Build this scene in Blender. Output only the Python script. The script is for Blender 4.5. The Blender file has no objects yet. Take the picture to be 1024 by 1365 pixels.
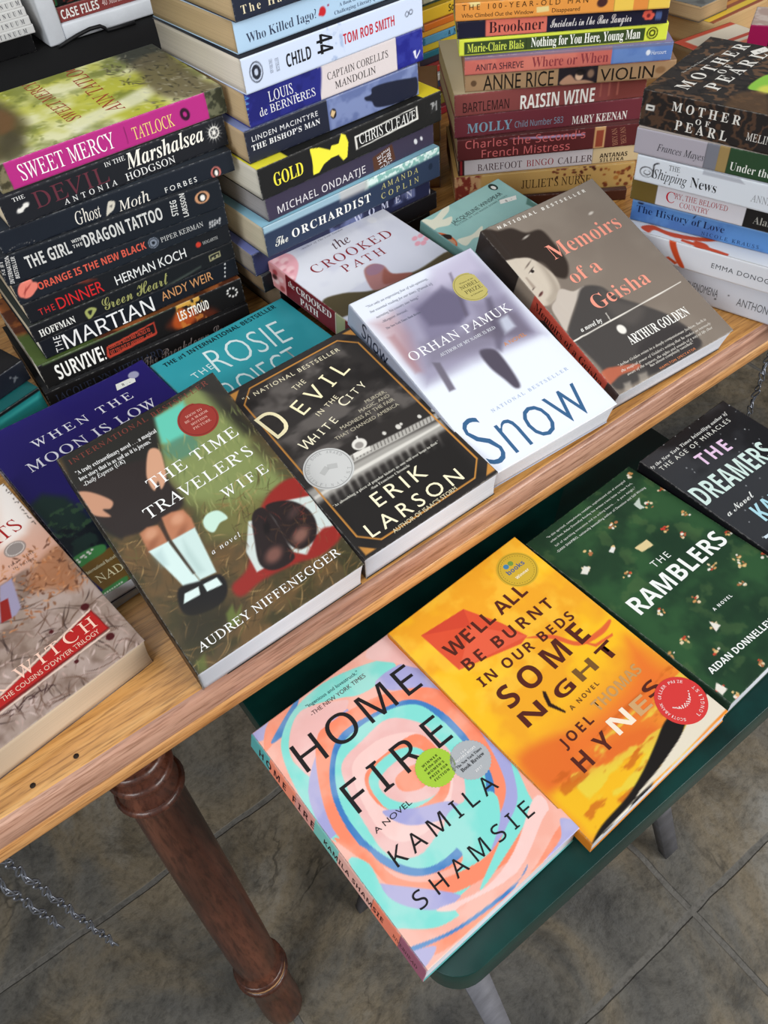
import bpy, math, random
import numpy as np
from mathutils import Matrix, Vector

# ------------------------------------------------------------------ camera, world, lights
sc = bpy.context.scene
COL = sc.collection
rng = random.Random(7)

def look(o, target):
    o.rotation_euler = (Vector(target) - o.location).to_track_quat('-Z', 'Y').to_euler()

cam = bpy.data.cameras.new('camera')
cam.sensor_fit = 'VERTICAL'
cam.sensor_height = 34.0
cam.lens = 1075.57 * 34.0 / 1365.0
cam.clip_start = 0.02
cam_o = bpy.data.objects.new('camera', cam)
COL.objects.link(cam_o)
cam_o.matrix_world = Matrix(((0.798475, 0.493956, -0.344159, 0.0), (-0.596901, 0.575113, -0.559423, 0.0),
                             (-0.0784, 0.652114, 0.754056, 1.24), (0, 0, 0, 1)))
sc.camera = cam_o
sc.view_settings.view_transform = 'Standard'
sc.view_settings.look = 'None'
sc.view_settings.gamma = 1.0
sc.view_settings.use_curve_mapping = False
sc.view_settings.exposure = 0.2

world = bpy.data.worlds.new('room_light')
sc.world = world
world.use_nodes = True
bg = world.node_tree.nodes['Background']
bg.inputs[0].default_value = (0.93, 0.97, 1.0, 1)
bg.inputs[1].default_value = 0.21

def area(name, loc, target, sx, sy, power, col):
    l = bpy.data.lights.new(name, 'AREA')
    l.shape = 'RECTANGLE'
    l.size, l.size_y, l.energy, l.color = sx, sy, power, col
    o = bpy.data.objects.new(name, l)
    o.location = loc
    look(o, target)
    COL.objects.link(o)

area('window_daylight', (1.9, -2.6, 2.15), (0.3, 0.4, 0.78), 2.2, 1.7, 112, (1.0, 0.985, 0.96))
area('left_fill_light', (-2.4, -1.3, 2.4), (0.4, 0.5, 0.85), 1.6, 1.5, 56, (0.97, 0.99, 1.0))  # added fill lamp from the left, brightens the dim upright spines
area('ceiling_light', (-0.4, 0.6, 3.2), (0.2, 0.5, 0.75), 1.6, 1.6, 16, (0.95, 0.98, 1.0))

# ------------------------------------------------------------------ material helpers
def lin(c):
    return tuple(((x / 255) / 12.92 if x / 255 <= 0.04045 else ((x / 255 + 0.055) / 1.055) ** 2.4) for x in c)

def mat(name, rough=0.5, spec=0.5, metal=0.0, coat=0.0):
    m = bpy.data.materials.new(name)
    m.use_nodes = True
    n = m.node_tree.nodes
    b = n['Principled BSDF']
    b.inputs['Roughness'].default_value = rough
    b.inputs['Metallic'].default_value = metal
    b.inputs['Specular IOR Level'].default_value = spec
    b.inputs['Coat Weight'].default_value = coat
    b.inputs['Coat Roughness'].default_value = 0.12
    return m, m.node_tree, b

def node(t, typ, **kw):
    n = t.nodes.new(typ)
    for k, v in kw.items():
        setattr(n, k, v)
    return n

def ramp(t, stops):
    r = node(t, 'ShaderNodeValToRGB')
    e = r.color_ramp.elements
    while len(e) > 1:
        e.remove(e[-1])
    for i, (p, c) in enumerate(stops):
        el = e[0] if i == 0 else e.new(p)
        el.position = p
        el.color = (*lin(c), 1)
    return r

def mapping(t, scale, coord='Object', rot=(0, 0, 0)):
    tc = node(t, 'ShaderNodeTexCoord')
    mp = node(t, 'ShaderNodeMapping')
    mp.inputs['Scale'].default_value = scale
    mp.inputs['Rotation'].default_value = rot
    t.links.new(tc.outputs[coord], mp.inputs[0])
    return mp

def noise(t, mp, scale, detail=4, rough=0.55, dist=0.0):
    n = node(t, 'ShaderNodeTexNoise')
    n.inputs['Scale'].default_value = scale
    n.inputs['Detail'].default_value = detail
    n.inputs['Roughness'].default_value = rough
    n.inputs['Distortion'].default_value = dist
    if mp:
        t.links.new(mp.outputs[0], n.inputs['Vector'])
    return n

def bump(t, b, h, strength, dist=0.001):
    bp = node(t, 'ShaderNodeBump')
    bp.inputs['Strength'].default_value = strength
    bp.inputs['Distance'].default_value = dist
    t.links.new(h, bp.inputs['Height'])
    t.links.new(bp.outputs[0], b.inputs['Normal'])

def mix(t, a, bb, fac, typ='MIX'):
    m = node(t, 'ShaderNodeMix', data_type='RGBA', blend_type=typ)
    for sock, v in ((m.inputs[0], fac), (m.inputs[6], a), (m.inputs[7], bb)):
        if isinstance(v, (int, float)):
            sock.default_value = v
        elif isinstance(v, tuple):
            sock.default_value = (*lin(v), 1)
        else:
            t.links.new(v, sock)
    return m.outputs[2]

def printed(name, rough, coat):
    m, t, b = mat(name, rough, 0.2, 0, coat)
    a = node(t, 'ShaderNodeAttribute', attribute_name='Col')
    n = noise(t, mapping(t, (1, 1, 1)), 60, 3)
    r = node(t, 'ShaderNodeMapRange')
    r.inputs[3].default_value = rough - 0.06
    r.inputs[4].default_value = rough + 0.08
    t.links.new(n.outputs[0], r.inputs[0])
    t.links.new(r.outputs[0], b.inputs['Roughness'])
    t.links.new(a.outputs['Color'], b.inputs['Base Color'])
    return m

M_COVER = printed('printed_card_satin', 0.38, 0.03)
M_MATTE = printed('printed_card_matte', 0.58, 0.0)

def pages():
    m, t, b = mat('page_edges', 0.85, 0.2)
    a = node(t, 'ShaderNodeAttribute', attribute_name='Col')
    n = noise(t, mapping(t, (6, 6, 2600)), 1.0, 3, 0.6)
    r = ramp(t, [(0.3, (226, 226, 226)), (0.7, (255, 255, 255))])
    t.links.new(n.outputs[0], r.inputs[0])
    t.links.new(mix(t, a.outputs['Color'], r.outputs[0], 1.0, 'MULTIPLY'), b.inputs['Base Color'])
    bump(t, b, n.outputs[0], 0.15, 0.0006)
    return m
M_PAGE = pages()

def wood(name, c0, c1, c2, sx=1.0, rough=0.45, coat=0.15, sc_=(3, 40, 40)):
    m, t, b = mat(name, rough, 0.4, 0, coat)
    mp = mapping(t, sc_)
    n1 = noise(t, mp, 1.6 * sx, 6, 0.6, 0.4)
    n2 = noise(t, mapping(t, (sc_[0] * 4, sc_[1] * 5, sc_[2] * 5)), 2.0, 3, 0.7)
    r = ramp(t, [(0.28, c0), (0.5, c1), (0.72, c2)])
    t.links.new(n1.outputs[0], r.inputs[0])
    r2 = ramp(t, [(0.36, (178, 164, 150)), (0.52, (255, 255, 255))])
    t.links.new(n2.outputs[0], r2.inputs[0])
    t.links.new(mix(t, r.outputs[0], r2.outputs[0], 0.8, 'MULTIPLY'), b.inputs['Base Color'])
    bump(t, b, n2.outputs[0], 0.25, 0.0008)
    return m
M_TOP = wood('golden_oak_top', (150, 100, 46), (194, 140, 74), (216, 170, 108))
M_TRIM = wood('pink_brown_trim', (136, 94, 76), (178, 134, 112), (200, 158, 136))
M_LIP = wood('pale_worn_lip', (150, 96, 46), (196, 142, 86), (216, 170, 116))
M_LEG = wood('red_brown_turned_wood', (40, 20, 14), (74, 39, 27), (104, 60, 43), 1.0, 0.4, 0.3, (30, 30, 3))

def plain(name, c, rough=0.5, metal=0.0, coat=0.0, var=0.12, scale=30, bmp=0.1):
    m, t, b = mat(name, rough, 0.3, metal, coat)
    n = noise(t, mapping(t, (1, 1, 1)), scale, 5, 0.6)
    lo = tuple(max(0, x * (1 - var)) for x in c)
    hi = tuple(min(255, x * (1 + var)) for x in c)
    r = ramp(t, [(0.3, lo), (0.7, hi)])
    t.links.new(n.outputs[0], r.inputs[0])
    t.links.new(r.outputs[0], b.inputs['Base Color'])
    bump(t, b, n.outputs[0], bmp, 0.001)
    return m
M_BENCH = plain('dark_green_paint', (4, 46, 42), 0.36, 0, 0.08, 0.25, 18, 0.15)
M_STRAP = plain('grey_painted_steel', (96, 96, 102), 0.55, 0.0, 0, 0.12, 40, 0.1)
M_CHAIN = plain('dull_zinc_wire', (132, 136, 146), 0.38, 0.85, 0, 0.1, 60, 0.05)
M_WHITE = plain('white_melamine', (220, 224, 230), 0.4, 0, 0.1, 0.03, 20, 0.05)
M_GAP = plain('gap_black', (9, 9, 10), 0.95, 0, 0, 0.1, 40, 0.1)  # near-black colour standing in for the dark gap, on the added table
M_CORD = plain('black_rubber_cord', (20, 20, 22), 0.5)
M_HOLE = plain('dark_screw_hole', (38, 26, 18), 0.8)
M_WALL = plain('warm_white_plaster', (206, 202, 192), 0.9, 0, 0, 0.04, 6, 0.15)

def floor_mat():
    m, t, b = mat('slate_tile', 0.6, 0.25)
    mp = mapping(t, (1, 1, 1))
    n1 = noise(t, mp, 2.6, 8, 0.62, 0.8)
    n2 = noise(t, mp, 11, 9, 0.72, 0.5)
    n3 = noise(t, mp, 90, 6, 0.7)
    r = ramp(t, [(0.34, (74, 74, 74)), (0.45, (100, 97, 91)), (0.55, (122, 111, 93)), (0.66, (134, 132, 127))])
    t.links.new(n1.outputs[0], r.inputs[0])
    r2 = ramp(t, [(0.36, (150, 148, 144)), (0.5, (226, 224, 220)), (0.66, (255, 255, 255))])
    t.links.new(n2.outputs[0], r2.inputs[0])
    c = mix(t, r.outputs[0], r2.outputs[0], 0.8, 'MULTIPLY')
    r3 = ramp(t, [(0.36, (120, 118, 114)), (0.52, (255, 255, 255))])
    t.links.new(n3.outputs[0], r3.inputs[0])
    c = mix(t, c, r3.outputs[0], 0.4, 'MULTIPLY')
    # hairline clefts: where a warped noise crosses its middle value, only in patches
    n4 = noise(t, mp, 2.1, 6, 0.58, 1.2)
    rk = ramp(t, [(0.488, (255, 255, 255)), (0.4985, (60, 58, 54)), (0.5015, (60, 58, 54)), (0.506, (255, 255, 255))])
    t.links.new(n4.outputs[0], rk.inputs[0])
    n5 = noise(t, mp, 3.3, 2, 0.5)
    rp = ramp(t, [(0.5, (0, 0, 0)), (0.62, (255, 255, 255))])
    t.links.new(n5.outputs[0], rp.inputs[0])
    c = mix(t, c, mix(t, c, rk.outputs[0], 0.75, 'MULTIPLY'), rp.outputs[0])
    br = node(t, 'ShaderNodeTexBrick')
    br.offset = 0.0
    for k, val in (('Scale', 1.0), ('Mortar Size', 0.0055), ('Mortar Smooth', 0.35), ('Bias', 0.0), ('Brick Width', 0.51), ('Row Height', 0.51)):
        br.inputs[k].default_value = val
    mp2 = mapping(t, (1, 1, 1))
    mp2.inputs['Location'].default_value = (-0.4595 + 0.51 * 4, -0.058 + 0.51 * 4, 0)
    wob = node(t, 'ShaderNodeVectorMath', operation='MULTIPLY_ADD')
    n6 = noise(t, mp, 9, 3)
    t.links.new(n6.outputs['Color'], wob.inputs[0])
    wob.inputs[1].default_value = (0.012, 0.012, 0)
    t.links.new(mp2.outputs[0], wob.inputs[2])
    t.links.new(wob.outputs[0], br.inputs['Vector'])
    c = mix(t, c, mix(t, (96, 93, 88), r3.outputs[0], 0.5, 'MULTIPLY'), br.outputs['Fac'])
    t.links.new(c, b.inputs['Base Color'])
    h = node(t, 'ShaderNodeMath', operation='MULTIPLY_ADD')
    t.links.new(br.outputs['Fac'], h.inputs[0])
    h.inputs[1].default_value = -0.7
    ad = node(t, 'ShaderNodeMath', operation='MULTIPLY_ADD')
    t.links.new(n3.outputs[0], ad.inputs[0])
    ad.inputs[1].default_value = 0.35
    t.links.new(n2.outputs[0], ad.inputs[2])
    t.links.new(ad.outputs[0], h.inputs[2])
    bump(t, b, h.outputs[0], 0.7, 0.005)
    return m
M_FLOOR = floor_mat()

# ------------------------------------------------------------------ object helpers
def tag(o, label=None, cat=None, group=None, kind=None):
    for k, v in (('label', label), ('category', cat), ('group', group), ('kind', kind)):
        if v:
            o[k] = v
    return o

def empty(name, matrix=None, loc=None):
    o = bpy.data.objects.new(name, None)
    o.empty_display_size = 0.02
    COL.objects.link(o)
    if matrix is not None:
        o.matrix_world = matrix
    if loc is not None:
        o.location = loc
    return o

def np_mesh(name, V, faces, mats, colors=None, parent=None, smooth=False, midx=None):
    """faces: list of (n,k) int arrays; colors: (N,3) linear"""
    me = bpy.data.meshes.new(name)
    V = np.asarray(V, np.float32)
    faces = [np.asarray(f, np.int32) for f in faces if len(f)]
    idx = np.concatenate([f.ravel() for f in faces])
    tot = np.concatenate([np.full(len(f), f.shape[1], np.int32) for f in faces])
    start = np.concatenate([[0], np.cumsum(tot)[:-1]]).astype(np.int32)
    me.vertices.add(len(V))
    me.vertices.foreach_set('co', V.ravel())
    me.loops.add(len(idx))
    me.loops.foreach_set('vertex_index', idx)
    me.polygons.add(len(tot))
    me.polygons.foreach_set('loop_start', start)
    me.polygons.foreach_set('loop_total', tot)
    if smooth:
        me.polygons.foreach_set('use_smooth', np.ones(len(tot), bool))
    if colors is not None:
        at = me.attributes.new('Col', 'FLOAT_COLOR', 'POINT')
        C = np.ones((len(V), 4), np.float32)
        C[:, :3] = colors
        at.data.foreach_set('color', C.ravel())
    for m in (mats if isinstance(mats, (list, tuple)) else [mats]):
        me.materials.append(m)
    me.update()
    me.validate()
    o = bpy.data.objects.new(name, me)
    COL.objects.link(o)
    if parent:
        o.parent = parent
    return o

BOXF = np.array([(0, 3, 2, 1), (4, 5, 6, 7), (0, 1, 5, 4), (1, 2, 6, 5), (2, 3, 7, 6), (3, 0, 4, 7)])
def boxv(x0, x1, y0, y1, z0, z1):
    return np.array([(x0, y0, z0), (x1, y0, z0), (x1, y1, z0), (x0, y1, z0), (x0, y0, z1), (x1, y0, z1), (x1, y1, z1), (x0, y1, z1)], float)

def box(name, x0, x1, y0, y1, z0, z1, m, parent=None, bevel=0.0, col=None):
    V = boxv(x0, x1, y0, y1, z0, z1)
    o = np_mesh(name, V, [BOXF], m, None if col is None else np.tile(lin(col), (8, 1)), parent)
    if bevel:
        b = o.modifiers.new('bevel', 'BEVEL')
        b.width, b.segments, b.limit_method = bevel, 2, 'ANGLE'
    return o

def prism(name, pts, z0, z1, m, parent=None, bevel=0.0, col=None):
    n = len(pts)
    V = [(x, y, z0) for x, y in pts] + [(x, y, z1) for x, y in pts]
    F = [np.array([list(range(n - 1, -1, -1))]), np.array([list(range(n, 2 * n))]),
         np.array([(i, (i + 1) % n, n + (i + 1) % n, n + i) for i in range(n)])]
    o = np_mesh(name, V, F, m, None if col is None else np.tile(lin(col), (2 * n, 1)), parent)
    if bevel:
        b = o.modifiers.new('bevel', 'BEVEL')
        b.width, b.segments, b.limit_method = bevel, 3, 'ANGLE'
    return o

def sweep(name, path, prof_r, m, parent=None, seg=20):
    """round tube along path with a radius per point"""
    P = [Vector(p) for p in path]
    V, F = [], []
    ref = None
    for i, p in enumerate(P):
        d = (P[min(i + 1, len(P) - 1)] - P[max(i - 1, 0)]).normalized()
        if ref is None:
            ref = d.orthogonal().normalized()
        ref = (ref - d * ref.dot(d)).normalized()
        s = d.cross(ref)
        for k in range(seg):
            a = 2 * math.pi * k / seg
            V.append(p + (ref * math.cos(a) + s * math.sin(a)) * prof_r[i])
    for i in range(len(P) - 1):
        for k in range(seg):
            F.append((i * seg + k, i * seg + (k + 1) % seg, (i + 1) * seg + (k + 1) % seg, (i + 1) * seg + k))
    n = len(P)
    return np_mesh(name, [tuple(v) for v in V], [np.array(F), np.array([list(range(seg - 1, -1, -1)), list(range((n - 1) * seg, n * seg))])], m, None, parent, True)

POSE={
'snow':((0.2948,0.3155,0.7801),(-2.76,15.36,0.16),0.1320,0.2030,0.0260),
'ttw':((0.0317,0.3073,0.7809),(0.12,14.50,2.85),0.1350,0.2030,0.0340),
'devil':((0.1717,0.3131,0.7804),(-0.41,8.25,2.27),0.1262,0.1987,0.0285),
'geisha':((0.4403,0.3182,0.7766),(-3.90,18.96,2.32),0.1320,0.2030,0.0280),
'home':((0.0516,0.0976,0.6895),(1.40,-0.95,1.02),0.1320,0.2030,0.0155),
'well':((0.1825,0.0884,0.6912),(1.98,0.59,2.33),0.1400,0.2130,0.0165),
'ramblers':((0.3314,0.0962,0.6921),(2.72,-0.52,-0.37),0.1350,0.2030,0.0190),
'dreamers':((0.4657,0.0883,0.6914),(1.24,1.91,0.89),0.1180,0.2100,0.0170),
'moon':((0.0088,0.4140,0.7750),(5.33,4.86,-3.66),0.1596,0.2077,0.0128),
'rosie':((0.1596,0.5016,0.7744),(3.71,2.55,-0.85),0.1510,0.1265,0.0195),
'crooked':((0.3257,0.4357,0.7840),(6.76,8.56,0.18),0.1414,0.2150,0.0270),
'winspear':((0.4691,0.4409,0.7872),(4.12,8.90,0.23),0.1120,0.1668,0.0240),
'witch':((-0.1077,0.3399,0.7800),(7.35,4.45,-0.25),0.1245,0.1990,0.0300),
'break':((0.2726,0.6561,0.7762),(-2.01,0.00,0.00),0.1320,0.2127,0.0243),
'survive':((0.2735,0.6604,0.8033),(-1.70,0.00,0.00),0.1320,0.2088,0.0263),
'martian':((0.2753,0.6657,0.8235),(-1.15,0.00,0.00),0.1320,0.1996,0.0195),
'heart':((0.2751,0.6637,0.8411),(-1.20,0.00,0.00),0.1320,0.2017,0.0169),
'dinner':((0.2746,0.6617,0.8615),(-2.12,0.00,0.00),0.1320,0.1977,0.0198),
'orange':((0.2735,0.6567,0.8811),(-3.14,0.00,0.00),0.1320,0.1977,0.0188),
'tattoo':((0.2726,0.6526,0.9070),(-4.37,0.00,0.00),0.1320,0.1996,0.0252),
'moth':((0.2911,0.6550,0.9261),(-3.54,0.00,0.00),0.1320,0.2100,0.0184),
'marsh':((0.2947,0.6639,0.9519),(-0.06,0.00,0.00),0.1320,0.2003,0.0251),
'mercy':((0.2999,0.6636,0.9742),(-0.89,0.00,0.00),0.1320,0.1991,0.0216),
'dark':((0.5151,0.6521,0.8050),(1.77,0.00,0.00),0.1320,0.2258,0.0190),
'women':((0.5052,0.6504,0.8290),(0.87,0.00,0.00),0.1320,0.2203,0.0233),
'orchard':((0.5089,0.6372,0.8608),(1.81,0.00,0.00),0.1320,0.2149,0.0312),
'cat':((0.5076,0.6445,0.8855),(3.14,0.00,0.00),0.1320,0.2044,0.0239),
'gold':((0.5115,0.6361,0.9146),(2.17,0.00,0.00),0.1320,0.2127,0.0285),
'bishop':((0.4899,0.6425,0.9434),(0.92,0.00,0.00),0.1320,0.1905,0.0280),
'corelli':((0.4970,0.6426,0.9720),(0.94,0.00,0.00),0.1320,0.1905,0.0279),
'child':((0.4970,0.6413,1.0001),(2.06,0.00,0.00),0.1320,0.1903,0.0275),
'iago':((0.5005,0.6510,1.0251),(2.85,0.00,0.00),0.1320,0.1909,0.0243),
'man':((0.5118,0.6396,1.0498),(1.85,0.00,0.00),0.1320,0.2030,0.0240),
'juliet':((0.7314,0.5647,0.7910),(-35.39,0.00,0.00),0.1320,0.2030,0.0277),
'bare':((0.7367,0.5642,0.8099),(-34.98,0.00,0.00),0.1320,0.2030,0.0183),
'charles':((0.7340,0.5627,0.8345),(-34.68,0.00,0.00),0.1320,0.2030,0.0239),
'molly':((0.7362,0.5705,0.8580),(-33.29,0.00,0.00),0.1320,0.2030,0.0228),
'raisin':((0.7361,0.5701,0.8812),(-33.03,0.00,0.00),0.1320,0.2030,0.0226),
'violin':((0.7452,0.5443,0.8993),(-38.03,0.00,0.00),0.1320,0.2140,0.0173),
'where':((0.7383,0.5466,0.9172),(-37.81,0.00,0.00),0.1320,0.2077,0.0173),
'nothing':((0.7348,0.5537,0.9336),(-37.38,0.00,0.00),0.1320,0.2059,0.0157),
'brook':((0.7304,0.5528,0.9499),(-38.24,0.00,0.00),0.1320,0.2046,0.0156),
'100':((0.7224,0.5469,0.9666),(-40.52,0.00,0.00),0.1320,0.2041,0.0161),
'const':((0.6526,0.2696,0.7835),(-74.78,0.00,0.00),0.1320,0.2030,0.0325),
'room':((0.6500,0.2686,0.8092),(-74.20,0.00,0.00),0.1320,0.2030,0.0249),
'hist':((0.6724,0.2732,0.8319),(-72.12,0.00,0.00),0.1320,0.2030,0.0220),
'cry':((0.6655,0.2731,0.8542),(-72.98,0.00,0.00),0.1320,0.2030,0.0217),
'ship':((0.6563,0.2668,0.8791),(-74.22,0.00,0.00),0.1320,0.2030,0.0242),
'tuscan':((0.6565,0.2714,0.9027),(-73.75,0.00,0.00),0.1320,0.2030,0.0229),
'pearl':((0.6526,0.2711,0.9339),(-75.73,0.00,0.00),0.1320,0.2030,0.0305),
}
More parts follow.
